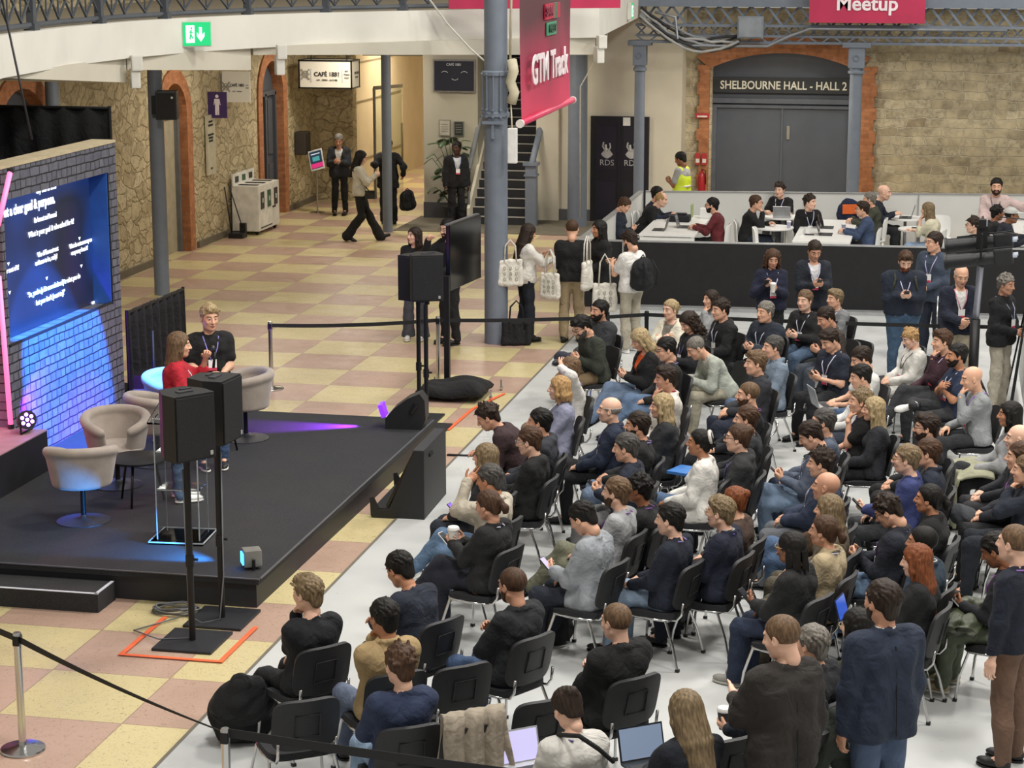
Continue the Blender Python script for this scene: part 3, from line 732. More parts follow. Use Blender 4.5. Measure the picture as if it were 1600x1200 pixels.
def floor_mat():
    m, nt, b, v = nodemat('terrazzo_tiles', .32)
    sp = N(nt, 'ShaderNodeSeparateXYZ'); nt.links.new(v, sp.inputs[0])
    X = mth(nt, 'ADD', sp.outputs[0], 107.89); Y = mth(nt, 'ADD', sp.outputs[1], 100 - 27.80)
    par = mth(nt, 'MODULO', mth(nt, 'ADD', mth(nt, 'FLOOR', X), mth(nt, 'FLOOR', Y)), 2.)
    fx = mth(nt, 'ABSOLUTE', mth(nt, 'SUBTRACT', mth(nt, 'FRACT', X), .5)); fy = mth(nt, 'ABSOLUTE', mth(nt, 'SUBTRACT', mth(nt, 'FRACT', Y), .5))
    joint = mth(nt, 'GREATER_THAN', mth(nt, 'MAXIMUM', fx, fy), .4955)
    cell = N(nt, 'ShaderNodeCombineXYZ'); nt.links.new(mth(nt, 'FLOOR', X), cell.inputs[0]); nt.links.new(mth(nt, 'FLOOR', Y), cell.inputs[1])
    wn = N(nt, 'ShaderNodeTexWhiteNoise'); nt.links.new(cell.outputs[0], wn.inputs[0])
    pink = ramp(nt, wn.outputs[0], (0, '#b09383'), (1, '#bda08e')); yel = ramp(nt, wn.outputs[0], (0, '#c7b98a'), (1, '#d4c696'))
    c = mixc(nt, par, pink, yel)
    w = mapv(nt, v, (1, 1, 1)); nv = noise(nt, v, 14, 2., 'Color')
    vv = N(nt, 'ShaderNodeVectorMath', operation='MULTIPLY_ADD'); nt.links.new(nv, vv.inputs[0]); vv.inputs[1].default_value = (.16, .16, 0); nt.links.new(v, vv.inputs[2])
    vo = N(nt, 'ShaderNodeTexVoronoi', Scale=52.); nt.links.new(vv.outputs[0], vo.inputs['Vector'])
    fl = ramp(nt, vo.outputs['Distance'], (.12, 1.), (.33, 0.))
    c = mixc(nt, mth(nt, 'MULTIPLY', fl, .62), c, '#6b5540')
    big = noise(nt, v, .7, 4.); c = mixc(nt, mth(nt, 'MULTIPLY', ramp(nt, big, (.4, 0.), (.75, 1.)), .16), c, '#8a7458')
    c = mixc(nt, mth(nt, 'MULTIPLY', joint, .55), c, '#5d4a3c')
    nt.links.new(c, b.inputs['Base Color']); nt.links.new(ramp(nt, noise(nt, v, 3, 3.), (.3, .28), (.7, .5)), b.inputs['Roughness'])
    return m
def stone_mat(kind):
    m, nt, b, v = nodemat('rubble_stone_' + kind, .9)
    sp = N(nt, 'ShaderNodeSeparateXYZ'); nt.links.new(v, sp.inputs[0])
    cb = N(nt, 'ShaderNodeCombineXYZ'); nt.links.new(mth(nt, 'ADD', sp.outputs[0], sp.outputs[1]), cb.inputs[0]); nt.links.new(sp.outputs[2], cb.inputs[1])
    nz = noise(nt, cb.outputs[0], 2.6, 3., 'Color')
    vv = N(nt, 'ShaderNodeVectorMath', operation='MULTIPLY_ADD'); nt.links.new(nz, vv.inputs[0]); vv.inputs[2].default_value = (0, 0, 0); nt.links.new(cb.outputs[0], vv.inputs[2])
    if kind == 'coursed':
        vv.inputs[1].default_value = (.3, .16, 0)
        def br(s, off, wd, hh):
            n = N(nt, 'ShaderNodeTexBrick', Scale=1., offset=.37, squash=.55, squash_frequency=3)
            n.inputs['Mortar Size'].default_value = .013; n.inputs['Mortar Smooth'].default_value = .6
            n.inputs['Brick Width'].default_value = wd; n.inputs['Row Height'].default_value = hh; n.inputs['Bias'].default_value = 0
            n.inputs['Color1'].default_value = (0, 0, 0, 1); n.inputs['Color2'].default_value = (1, 1, 1, 1)
            nt.links.new(vv.outputs[0], n.inputs['Vector']); return n
        k = br(1, 0, .44, .19)
        c = ramp(nt, k.outputs['Color'], (0, '#958b74'), (.3, '#bdb297'), (.6, '#a99e83'), (.85, '#c6bca0'), (1, '#8d7d62'))
        mor = k.outputs['Fac']; mc = '#dcd3b8'
    else:
        vv.inputs[1].default_value = (.5, .4, 0); sc = mapv(nt, vv.outputs[0], (2.6, 4.6, 1))
        k = N(nt, 'ShaderNodeTexVoronoi', Scale=1.); nt.links.new(sc, k.inputs['Vector'])
        e = N(nt, 'ShaderNodeTexVoronoi', Scale=1., feature='DISTANCE_TO_EDGE'); nt.links.new(sc, e.inputs['Vector'])
        sx = N(nt, 'ShaderNodeSeparateColor'); nt.links.new(k.outputs['Color'], sx.inputs[0])
        c = ramp(nt, sx.outputs[0], (0, '#a99a78'), (.4, '#c6b894'), (.7, '#b7a884'), (1, '#d4c7a6'))
        mor = ramp(nt, e.outputs['Distance'], (.0, .85), (.09, 0.)); mc = '#7d6b4a'
    fine = noise(nt, v, 16, 6.)
    c = mixc(nt, ramp(nt, fine, (.42, 0.), (.7, .7)), c, '#776b52')
    c = mixc(nt, ramp(nt, noise(nt, v, 4, 6.), (.45, 0.), (.7, .6)), c, '#d8c9a4')
    c = mixc(nt, mth(nt, 'MULTIPLY', mor, .55 if kind == 'coursed' else .4), c, mc)
    nt.links.new(c, b.inputs['Base Color']); h = mth(nt, 'SUBTRACT', mth(nt, 'MULTIPLY', fine, .5), mor); bump(nt, b, h, .8, .03)
    return m
def brick_mat():
    m, nt, b, v = nodemat('orange_brick', .85)
    sp = N(nt, 'ShaderNodeSeparateXYZ'); nt.links.new(v, sp.inputs[0]); cb = N(nt, 'ShaderNodeCombineXYZ')
    nt.links.new(mth(nt, 'ADD', sp.outputs[0], sp.outputs[1]), cb.inputs[0]); nt.links.new(sp.outputs[2], cb.inputs[1])
    n = N(nt, 'ShaderNodeTexBrick', Scale=1.); n.inputs['Brick Width'].default_value = .22; n.inputs['Row Height'].default_value = .075; n.inputs['Mortar Size'].default_value = .006
    n.inputs['Color1'].default_value = lin('#a3683f'); n.inputs['Color2'].default_value = lin('#b97c52'); n.inputs['Mortar'].default_value = lin('#96705a')
    nt.links.new(cb.outputs[0], n.inputs['Vector'])
    c = mixc(nt, ramp(nt, noise(nt, v, 9, 5.), (.45, 0.), (.8, .6)), n.outputs['Color'], '#6e3c20'); nt.links.new(c, b.inputs['Base Color'])
    bump(nt, b, n.outputs['Fac'], -.3, .01); return m
def plaster(name, c, r=.8): return mat(name, c, r, bump=.15, bscale=12, var=.05, vscale=1.5)
def printed_brick():
    m, nt, b, v = nodemat('printed_stone_blocks', .6)
    sp = N(nt, 'ShaderNodeSeparateXYZ'); nt.links.new(v, sp.inputs[0]); cb = N(nt, 'ShaderNodeCombineXYZ')
    nt.links.new(sp.outputs[1], cb.inputs[0]); nt.links.new(sp.outputs[2], cb.inputs[1])
    nz = noise(nt, cb.outputs[0], 5, 2., 'Color'); vv = N(nt, 'ShaderNodeVectorMath', operation='MULTIPLY_ADD'); nt.links.new(nz, vv.inputs[0]); vv.inputs[1].default_value = (.06, .03, 0); nt.links.new(cb.outputs[0], vv.inputs[2])
    n = N(nt, 'ShaderNodeTexBrick', Scale=1., squash=.55, squash_frequency=2); n.inputs['Brick Width'].default_value = .24; n.inputs['Row Height'].default_value = .1; n.inputs['Mortar Size'].default_value = .009; n.inputs['Mortar Smooth'].default_value = .2
    n.inputs['Color1'].default_value = lin('#585a66'); n.inputs['Color2'].default_value = lin('#6c6c76'); n.inputs['Mortar'].default_value = lin('#0c0c10')
    nt.links.new(vv.outputs[0], n.inputs['Vector']); c = mixc(nt, ramp(nt, noise(nt, v, 10, 5.), (.45, 0.), (.8, .6)), n.outputs['Color'], '#3a3a44')
    nt.links.new(c, b.inputs['Base Color']); return m
def stage_mat():
    m, nt, b, v = nodemat('black_stage_carpet', .85)
    c = ramp(nt, noise(nt, v, 90, 2.), (.35, '#17181b'), (.7, '#2c2d31')); c = mixc(nt, ramp(nt, noise(nt, v, 1.2, 3.), (.4, 0.), (.8, .3)), c, '#3a3936')
    nt.links.new(c, b.inputs['Base Color']); return m
def carpet_mat():
    m, nt, b, v = nodemat('pale_grey_vinyl', .28)
    c = ramp(nt, noise(nt, v, .8, 4.), (.3, '#b5b8b8'), (.7, '#c6c8c6'))
    nt.links.new(c, b.inputs['Base Color']); nt.links.new(ramp(nt, noise(nt, v, 2.2, 4.), (.3, .22), (.7, .5)), b.inputs['Roughness']); return m
CREAM = plaster('cream_plaster', '#cfc9b6'); CREAMD = plaster('pale_wall_paint', '#b9b6a4'); WHITEW = plaster('white_gallery_paint', '#dedcd3')
STONE = stone_mat('rubble'); STONEC = stone_mat('coursed'); BRICK = brick_mat()
DGREY = mat('dark_grey_door_paint', '#4d525a', .5, var=.06, vscale=3); BLKCL = fabric('#101114')
def st(o, k='structure'): o['kind'] = k; return o
def one(name, mb, m, label=None, cat=None, group=None, smooth=False, ang=None):
    o = mb.build(name, m, None, smooth, ang=ang)
    if label: tag(o, label, cat, group)
    return o
# ---------------------------------------------------------------- floor and walls
FL = floor_mat(); CM = carpet_mat()
st(MB().box((-5, 32, -.1), (30, 56, .2)).build('floor', FL))
st(MB().prism([(-5.32, 8), (12, 8), (12, 39.7), (-5.32, 39.0), (-5.32, 29)], .0, .006).build('floor', CM))
st(MB().box((-5.33, 20, .004), (.03, 24, .008)).build('trim_1', mat('floor_edge_strip', '#6d675c', .5)))
st(MB().box((-8.3, 41.6, .006), (5.3, 2.3, .012)).build('floor', mat('entrance_matting', '#6a6456', .95, bump=.3)))
st(MB().box((-9.2, 32.6, .003), (.01, .01, .004)).build('trim_2', CREAM))
# left wall with its door openings: (y0, y1, top of the straight jamb)
ops = [(28.9, 30.9, 2.55), (35.75, 36.95, 2.6), (41.35, 42.75, 2.6)]
mb = MB(); y = 14
def arch(y0, y1, zs, n=12): r = (y1 - y0) / 2; return [((y0 + y1) / 2 - r * math.cos(PI * q / n), zs + r * math.sin(PI * q / n)) for q in range(n + 1)]
TX = Matrix(((0, 0, 1, 0), (1, 0, 0, 0), (0, 1, 0, 0), (0, 0, 0, 1)))   # prism drawn in (y, z), pushed along x
for y0, y1, zs in ops:
    mb.prism([(y, 0), (y0, 0), (y0, zs), (y, zs)], -14.6, -14, T=TX)
    r = (y1 - y0) / 2; p = arch(y0, y1, zs)
    mb.prism([(y, zs)] + p[:7] + [((y0 + y1) / 2, 7), (y, 7)], -14.6, -14, T=TX)
    mb.prism(p[6:] + [(y1, 7), ((y0 + y1) / 2, 7)], -14.6, -14, T=TX)
    y = y1
mb.prism([(y, 0), (45.1, 0), (45.1, 7), (y, 7)], -14.6, -14, T=TX)
st(mb.build('wall_left', STONE))
for k, (y0, y1, zs) in enumerate(ops):
    w = .26; p = arch(y0, y1, zs); R_ = (y1 - y0) / 2 + w; c = (y0 + y1) / 2
    po = [(c - R_ * math.cos(PI * q / 12), zs + R_ * math.sin(PI * q / 12)) for q in range(13)]
    mb = MB().prism([(y0 - w, 0), (y0, 0)] + p[:7] + po[:7][::-1], -14.45, -13.97, T=TX).prism([(y1, 0), (y1 + w, 0)] + po[6:][::-1] + p[6:], -14.45, -13.97, T=TX) if 0 else MB()
    e_ = .012; p = [(c + (a_ - c) * .985, zs + (b_ - zs) * .985) for a_, b_ in p]
    mb.prism([(y0 - w, 0), (y0 + e_, 0), (y0 + e_, zs), (y0 - w, zs)], -14.4, -13.96, T=TX).prism([(y1 - e_, 0), (y1 + w, 0), (y1 + w, zs), (y1 - e_, zs)], -14.4, -13.96, T=TX)
    for q in range(12): mb.prism([p[q], p[q + 1], po[q + 1], po[q]], -14.4, -13.96, T=TX)
    st(mb.build('trim_%d' % (3 + k), BRICK))
    d = MB(); d.prism([(y0, 0), (y1, 0)] + p[::-1][0:], -14.3, -14.2, T=TX); dd = st(d.build('door_%d' % (k + 1), mat('beige_panel', '#a8a088', .6) if k == 1 else DGREY))
    f = MB()
    for yy in (y0 + .05, y1 - .05) + (() if k == 1 else (c,)): f.box((-14.17, yy, zs / 2), (.1, .09, zs))
    f.box((-14.17, c, zs), (.1, y1 - y0, .1))
    if k != 1:
        for yy in (y0 + .3, y1 - .3):
            for z0, z1 in ((.25, 1.1), (1.3, zs - .15)): f.box((-14.19, yy, (z0 + z1) / 2), (.04, .3, z1 - z0))
    f.build('door_frame', DGREY if k != 1 else mat('grey_door_frame', '#6f7274', .5), dd)
st(MB().box((-13.97, 33.4, .06), (.05, 4.2, .12)).box((-13.97, 39.2, .06), (.05, 3.7, .12)).box((-13.97, 44, .06), (.05, 2, .12)).build('baseboard_left', mat('stone_plinth', '#6b6353', .8)))
st(MB().box((-13.65, 45.35, 2), (.72, .5, 4)).build('wall_back', STONE))
st(MB().box((-13.2, 45.25, 2), (.18, .3, 4)).build('wall_back', STONE))
# entrance corridor behind the left corner
st(MB().box((-13.6, 52.6, 2), (.3, 14, 4)).box((-12, 59.6, 2), (4.2, .3, 4)).build('wall_corridor', plaster('corridor_cream', '#d8cbb0')))
st(MB().box((-10.2, 52, 2), (.3, 15, 4)).build('wall_corridor', plaster('corridor_cream', '#d8cbb0')))
st(MB().box((-11.9, 52.4, 4.0), (3.8, 14.2, .1)).build('ceiling', plaster('corridor_cream', '#d8cbb0')))
st(MB().box((-12.1, 45.2, 3.72), (2.6, .2, .5)).build('wall_back', plaster('beige_lintel', '#b9ab8c')))
# cream block with the television, the stair, the black doors
st(MB().prism([(-10.83, 42.56), (-9.66, 42.56), (-9.66, 46), (-10.83, 46)], 0, 4.3).build('wall_back', CREAMD))
st(MB().box((-10.25, 42.53, .17), (1.16, .06, .34)).build('baseboard_back', mat('grey_skirting', '#57595a', .6)))
st(MB().prism([(-8.42, 42.6), (-7.95, 42.6), (-7.95, 48), (-8.42, 48)], 0, 4.3).build('wall_back', CREAM))
st(MB().prism([(-7.95, 42.75), (-5.40, 42.75), (-5.40, 43.6), (-7.95, 43.6)], 0, 4.6).build('wall_back', CREAM))
st(MB().box((-6.9, 42.72, .12), (2.9, .06, .24)).build('baseboard_back', mat('grey_skirting', '#57595a', .6)))
d = st(MB().box((-6.67, 42.70, 1.1), (1.22, .08, 2.2)).build('door_4', mat('black_door_paint', '#17181b', .45, var=.1)))
f = MB().box((-6.67, 42.65, 1.08), (.03, .03, 2.1))
for x in (-6.96, -6.38): f.box((x, 42.655, 1.55), (.42, .015, .9)).box((x, 42.655, .5), (.42, .015, .7))
f.build('door_panel', mat('black_door_panel', '#1d1e22', .4), d)
for x in (-6.93, -6.42):   # pale crest and letters on each leaf
    e = MB(); M = Matrix.Rotation(PI / 2, 4, 'X'); cx = x
    e.lathe([(0.001, .14), (.05, .12), (.1, .05), (.14, 0), (.1, -.05), (.04, -.09), (.001, -.1)], n=10)
    e.v = [(cx + a * .9, 42.64 + b * .02, 1.42 + c_ * .9) for a, b, c_ in e.v]
    for s_, zz in ((-1, 1.58), (.8, 1.56)):
        e.tube([(cx + s_ * .03, 42.64, 1.48), (cx + s_ * .09, 42.64, zz), (cx + s_ * .07, 42.64, zz + .09)], .018, 5)
    e.tube([(cx - .02, 42.64, 1.5), (cx - .03, 42.64, 1.62)], .03, 5)
    e.build('crest', mat('pale_grey_print', '#b9b9b6', .5), d)
    text('RDS', .17, 'lettering', mat('pale_grey_print', '#b9b9b6', .5), d, (cx, 42.635, 1.24))
tag(MB().box((-6.52, 42.63, 2.1), (.15, .02, .17)).build('notice', mat('paper', '#dcdcd6', .6)), 'small white notice above the black double doors', 'sign')
# brick arch, grey hall doors, stone wall on the right
st(MB().box((-5.2, 43.6, 2.2), (.7, .4, 4.4)).box((4.85, 43.6, 2.2), (13.48, .4, 4.4)).build('wall_right', STONEC))
x0, x1 = -4.9, -1.9; cx = -3.4
def sarc(r, zc, a0, a1, n=14): return [(cx + r * math.sin(a0 + (a1 - a0) * q / n), zc + r * math.cos(a0 + (a1 - a0) * q / n)) for q in range(n + 1)]
TY = Matrix(((1, 0, 0, 0), (0, 0, 1, 0), (0, 1, 0, 0), (0, 0, 0, 1)))    # prism drawn in (x, z), pushed along y
rr = 3.6; aa = math.asin(1.5 / rr); zc = 3.5 - rr
inn = sarc(rr, zc, -aa, aa); out = sarc(rr + .34, zc, -aa - .04, aa + .04)
mb = MB()
for q in range(14): mb.prism([inn[q], inn[q + 1], out[q + 1], out[q]], 43.3, 43.8, T=TY)
for q in range(27):   # toothed jambs
    z = q * .12; e = .05 if (q // 2) % 2 else 0
    if z < inn[0][1] - .05:
        mb.box((x0 - .1 - e / 2, 43.5, z + .06), (.2 + e, .42, .12)).box((x1 + .19 + e / 2, 43.5, z + .06), (.38 + e, .42, .12))
st(mb.build('trim_7', BRICK))
mb = MB()
for q in range(14): mb.prism([(inn[q][0], inn[q][1]), (inn[q + 1][0], inn[q + 1][1]), (inn[q + 1][0], 4.4), (inn[q][0], 4.4)], 43.52, 43.8, T=TY)
st(mb.build('wall_right', STONEC))
d = MB().prism([(x0, 0), (x1, 0)] + inn[::-1], 43.6, 43.7, T=TY); d = st(d.build('door_5', DGREY))
f = MB().box((cx, 43.56, 2.5), (3.0, .1, .1)).box((cx, 43.57, 2.38), (2.9, .06, .06)).box((x0 + .08, 43.56, 1.2), (.12, .1, 2.4)).box((x1 - .08, 43.56, 1.2), (.12, .1, 2.4)).box((cx, 43.58, 1.2), (.03, .06, 2.4))
f.build('door_frame', mat('door_frame_grey', '#565b63', .5), d)
MB().box((cx + .13, 43.575, 1.85), (.06, .03, .28)).build('vision_panel', mat('wired_glass', '#8d8a7c', .2), d)
s = tag(MB().box((-3.4, 43.5, 2.83), (3.02, .06, .32)).build('hall_sign', mat('black_sign_board', '#26282a', .6)), 'long black sign board with pale letters naming the hall, above grey doors', 'sign')
text('SHELBOURNE HALL - HALL 2', .235, 'lettering', mat('pale_letters', '#d9d6c4', .6), s, (-3.39, 43.46, 2.82), bold=.004, sx=.865)
# grey iron columns with collars and capitals
def column(x, y, r, top, label, cap=1, base=0):
    t = thing('iron_column', label, 'column', (x, y, 0), 0, 'blue grey iron columns')
    MB().cyl((0, 0, 0), (0, 0, top), r, r * .96, 28).build('shaft', GREYM, t, True, ang=40)
    if cap:
        MB().lathe([(r * 1.0, top - .62), (r * 1.3, top - .6), (r * 1.3, top - .56), (r * 1.05, top - .53), (r * 1.05, top - .5)], n=28).build('collar', GREYM, t, True, ang=35)
        MB().box((0, 0, top - .3), (r * 2.5, r * 2.5, .4), bev=.02).box((0, 0, top - .06), (r * 4.4, r * 3, .1), bev=.02).lathe([(r * .5, 0), (r * .5, .04)], (0, 0, 0), 12).build('capital', GREYM, t)
        MB().tube([(.055 * math.cos(a), -r * 1.27, top - .3 + .055 * math.sin(a)) for a in np.linspace(0, 2 * PI, 13)[:-1]], .016, 6, closed=True).build('rosette', GREYM, t)
    return t
column(-12.69, 32.16, .125, 4.1, 'slim grey column with black loudspeaker bolted on, by left stone wall', 0)
column(-11.02, 40.3, .1, 4.15, 'slim dark grey column standing in front of the corridor entrance', 0)
column(-7.42, 41.9, .2, 4.15, 'thick grey column behind the hanging pink banner', 0)
column(-6.02, 41.0, .105, 3.85, 'grey column with capital in front of the black double doors')
column(-1.80, 41.0, .125, 3.85, 'grey column with capital at right jamb of the brick arch')
column(-14.6 + .9, 30.4, .11, 4.2, 'grey column beside the arch above the black drape', 0)
t = column(-6.355, 29.17, .172, 6.4, 'thickest grey column standing free in the middle of tiled floor', 0)
for z in (3.35, 3.93):
    MB().lathe([(.172, z - .07), (.2, z - .05), (.2, z), (.172, z + .02)], n=28).build('collar', GREYM, t, True, ang=35)
b = MB()
for a in np.linspace(-2.6, -.5, 5):
    b.tube([(.195 * math.cos(a), .195 * math.sin(a), 3.35), (.2 * math.cos(a), .2 * math.sin(a), 3.93)], .012, 6)
    for z in (3.3, 3.4, 3.9): b.tube([(.19 * math.cos(a), .19 * math.sin(a), z), (.225 * math.cos(a), .225 * math.sin(a), z)], .02, 6)
b.build('clamp_bolt', GREYM, t)
b = MB().box((0, -.2, 3.22), (.3, .08, .04)).box((0, -.2, 3.1), (.04, .04, .22)); b.build('bracket', GREYM, t)
o = tag(MB().tube([(-6.1, 29.1, 5.9), (-6.12, 29.05, 4.1)], .02, 6).tube([(-6.1, 29.05, 4.1), (-6.06, 29.0, 3.95), (-6.12, 29.05, 3.8), (-6.05, 29.0, 3.65), (-6.1, 29.02, 3.5)], .075, 8).tube([(-6.1, 29, 3.5), (-6.08, 29, 3.05)], .012, 5).build('coiled_cable', mat('beige_cable', '#c4bca2', .6), None, True), 'beige coiled cable hanging down the side of free-standing column', 'cable')
tag(MB().box((-6.07, 28.98, 2.9), (.13, .1, .5), bev=.015).build('power_strip', mat('white_plastic', '#e4e4e0', .4)), 'white power strip hanging beside free-standing column', 'power strip')
# gallery: white fascia, sloping soffit plates, railing
def dpt(px, D, z): # the point at height z whose distance along the view axis is D
    for k in range(1):
        u = (px - 800) / F_PX; q = CF + CR * u; # solve v for z
        v = ((z - CAM_H) / D - q.z) / CU.z
        p = (q + CU * v) * D; return Vector((p.x, p.y, z))
GP = [(-140, 18.6), (5, 22.75), (105, 24.9), (207, 26.7), (300, 28.0), (400, 29.1), (500, 29.9), (600, 30.5), (680, 31.0), (760, 31.4), (850, 31.9), (936, 32.3)]
gp = [dpt(a, D, 4.5) for a, D in GP]; gp = [(p.x, p.y) for p in gp]
corner = gp[-1]; gp2 = gp + [(-6.05, 40.9)]
def strip(pts, z0, z1, th, name, m, parent=None):
    mb = MB(); inn_ = []
    for q, (x, y) in enumerate(pts):
        a = Vector(pts[max(q - 1, 0)]); b = Vector(pts[min(q + 1, len(pts) - 1)]); d_ = (b - a).normalized(); nrm = Vector((-d_.y, d_.x)); inn_.append((x + nrm.x * th, y + nrm.y * th))
    for q in range(len(pts) - 1): mb.prism([pts[q], pts[q + 1], inn_[q + 1], inn_[q]], z0, z1)
    return mb.build(name, m, parent)
st(strip(gp2, 4.28, 4.74, .18, 'trim_8', WHITEW))
gi = [(x - .1, y + .1) for x, y in gp2]
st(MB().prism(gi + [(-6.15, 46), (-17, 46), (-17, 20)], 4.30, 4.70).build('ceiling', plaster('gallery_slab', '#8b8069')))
st(strip([(-17, 46.0), (-17, 20), (-17, 19)], 4.6, 7.5, .2, 'wall_gallery', STONE))
st(MB().box((-11, 46.1, 6), (12, .3, 3)).build('wall_gallery', STONE))
def soff(i0, i1, d0, d1, nm):
    P0 = gp[i0]; P1 = gp[i1]; mb = MB()
    e = Vector((P1[0] - P0[0], P1[1] - P0[1])).normalized(); nn = Vector((-e.y, e.x)); off = .1; th = 1.4
    a = Vector(P0) + nn * off; b = Vector(P1) + nn * off; c = b + nn * th; d_ = a + nn * th
    vs = [(a.x, a.y, 4.3), (b.x, b.y, 4.3), (c.x, c.y, 4.3), (d_.x, d_.y, 4.3), (a.x, a.y, 4.28 - d0), (b.x, b.y, 4.28 - d1), (c.x, c.y, 4.28 - d1), (d_.x, d_.y, 4.28 - d0)]
    mb.add(vs, [(3, 2, 1, 0), (4, 5, 6, 7), (0, 1, 5, 4), (1, 2, 6, 5), (2, 3, 7, 6), (3, 0, 4, 7)])
    return st(mb.build(nm, plaster('soffit_paint', '#cbc6b6')))
soff(1, 3, .0, .32, 'trim_9'); soff(3, 5, .16, .31, 'trim_10'); soff(5, 11, .10, .27, 'trim_11')
for q, (px, D) in enumerate(((214, 26.75), (440, 29.4), (940, 32.3))):   # gutter brackets where the plates meet
    p = dpt(px, D - .1, 4.15); st(MB().box((p.x, p.y, 4.22), (.14, .14, .2), rz=.5, bev=.02).box((p.x - .05, p.y + .05, 4.02), (.12, .2, .25), rz=.5, bev=.02).build('trim_%d' % (12 + q), WHITEW))
# lattice railing on the gallery edge
rail = thing('gallery_railing', 'dark grey iron lattice railing along the gallery edge', 'railing')
RM = mat('dark_iron', '#4b4f55', .55, var=.1)
def seg_pts(pts, step):
    out = []; 
    for (ax_, ay), (bx_, by) in zip(pts[:-1], pts[1:]):
        L = math.hypot(bx_ - ax_, by - ay); n = max(1, round(L / step))
        out += [(ax_ + (bx_ - ax_) * q / n, ay + (by - ay) * q / n) for q in range(n)]
    return out + [pts[-1]]
rp = [(x - .12, y + .06) for x, y in gp]
mb = MB(); sp_ = seg_pts(rp, .42)
for (ax_, ay), (bx_, by) in zip(sp_[:-1], sp_[1:]):
    for z0, z1 in ((4.84, 5.24), (5.24, 4.84)): mb.tube([(ax_, ay, z0), (bx_, by, z1)], .017, 4)
    mb.tube([(ax_, ay, 4.84), (ax_, ay, 5.24)], .012, 4)
mb.build('lattice', RM, rail)
mb = MB(); 
for z, r in ((4.80, .035), (5.24, .03), (5.62, .035)): mb.tube([(x, y, z) for x, y in rp], r, 6)
mb.build('rail', RM, rail)
mb = MB()
for x, y in seg_pts(rp, .16): mb.tube([(x, y, 5.24), (x, y, 5.62)], .008, 4)
mb.build('baluster', RM, rail)
for px in (61, 166, 268, 398, 520, 640, 770, 930):
    i = max(k for k in range(len(GP)) if GP[k][0] <= px); f_ = (px - GP[i][0]) / (GP[i + 1][0] - GP[i][0]) if i + 1 < len(GP) else 0
    x = rp[i][0] + (rp[min(i + 1, 11)][0] - rp[i][0]) * f_; y = rp[i][1] + (rp[min(i + 1, 11)][1] - rp[i][1]) * f_
    MB().box((x, y, 5.2), (.09, .09, .9)).box((x, y, 4.78), (.14, .14, .08)).build('post', RM, rail)
# iron girder over the lounge
gd = thing('lattice_girder', 'blue grey iron lattice girder running above the lounge', 'girder', (0, 41, 0))
for z, hh, dd in ((4.6, .2, .3), (4.14, .05, .2), (3.94, .04, .2), (3.82, .05, .3)):
    MB().box((-1.2, 0, z), (9.8, dd, hh)).build('chord', GREYM, gd)
mb = MB()
for q in range(32):
    x = -6 + q * .31
    mb.box((x + .13, -.06, 4.33), (.46, .02, .045), R=Matrix.Rotation(.9, 3, 'Y')).box((x + .13, .06, 4.33), (.46, .02, .045), R=Matrix.Rotation(-.9, 3, 'Y'))
mb.build('lattice', GREYM, gd)
mb = MB()
for q in range(40):
    x = -6 + q * .24; mb.box((x, 0, 4.03), (.22, .02, .03), R=Matrix.Rotation(.8, 3, 'Y')).box((x, .03, 4.03), (.22, .02, .03), R=Matrix.Rotation(-.8, 3, 'Y'))
    mb.box((x, -.1, 3.88), (.16, .02, .03), R=Matrix.Rotation(.6 * (-1) ** q, 3, 'Y'))
mb.build('small_lattice', GREYM, gd)
st(MB().box((0, 42.8, 5.4), (13, 1.2, 1.4)).build('wall_gallery', plaster('brown_gallery_back', '#5f5548')))
rng = random.Random(3); 
for q in range(9):
    o_ = .09 - .022 * q; pts = [(-6.0 + 1.95 * u, 40.8 + o_, 4.32 + o_ - .42 * u - .28 * math.sin(PI * u) + rng.uniform(-.02, .02) + .08 * math.sin(5 * u + q)) for u in np.linspace(0, 1, 12)]
    tag(MB().tube(pts, .028, 6).build('cable', mat('cable_sheath', ('#8e9093', '#2c2d2f', '#a9aaa8')[q % 3], .5), None, True), ('topmost', 'second', 'third', 'fourth', 'fifth', 'sixth', 'seventh', 'eighth', 'lowest')[q] + ' of the bundled cables sagging from girder end to junction box', 'cable', 'bundled cables below the girder')
tag(MB().tube([(-5.7, 40.75, 4.4), (-5.3, 40.75, 4.3), (-5.25, 40.75, 3.85), (-5.1, 40.75, 3.75), (-3.5, 40.75, 3.76), (-3.1, 40.75, 3.95), (-2.7, 40.75, 4.1), (1, 40.75, 4.1)], .03, 7).build('conduit_pipe', mat('galvanised', '#8f949a', .4, .5), None, True), 'pale metal conduit pipe fixed along the girder', 'pipe')
t = tag(MB().box((-3.83, 40.72, 4.12), (.5, .2, .42), bev=.015).build('junction_box', mat('box_grey', '#7d848c', .45)), 'grey metal junction box on the girder beside the cables', 'box')
MB().box((-3.83, 40.61, 4.12), (.44, .02, .36)).build('lid', mat('box_lid', '#8b9299', .4), t)
MAG = mat('magenta_vinyl', '#b92a52', .5, var=.1, vscale=2)
t = tag(MB().box((-1.62, 40.55, 4.75), (2.17, .04, 1.05)).build('banner', MAG), 'magenta banner lettered for the meetup, hanging on the girder', 'banner')
text('Meetup', .38, 'lettering', mat('white_print', '#f2e6ea', .5), t, (-1.62, 40.52, 4.58), bold=.008)
tag(MB().box((dpt(845, 31.8, 0).x - .1, dpt(845, 31.8, 0).y, 5.0), (2.6, .03, .46), rz=.4).build('banner', MAG), 'plain magenta banner tied to the gallery railing behind grey column', 'banner')
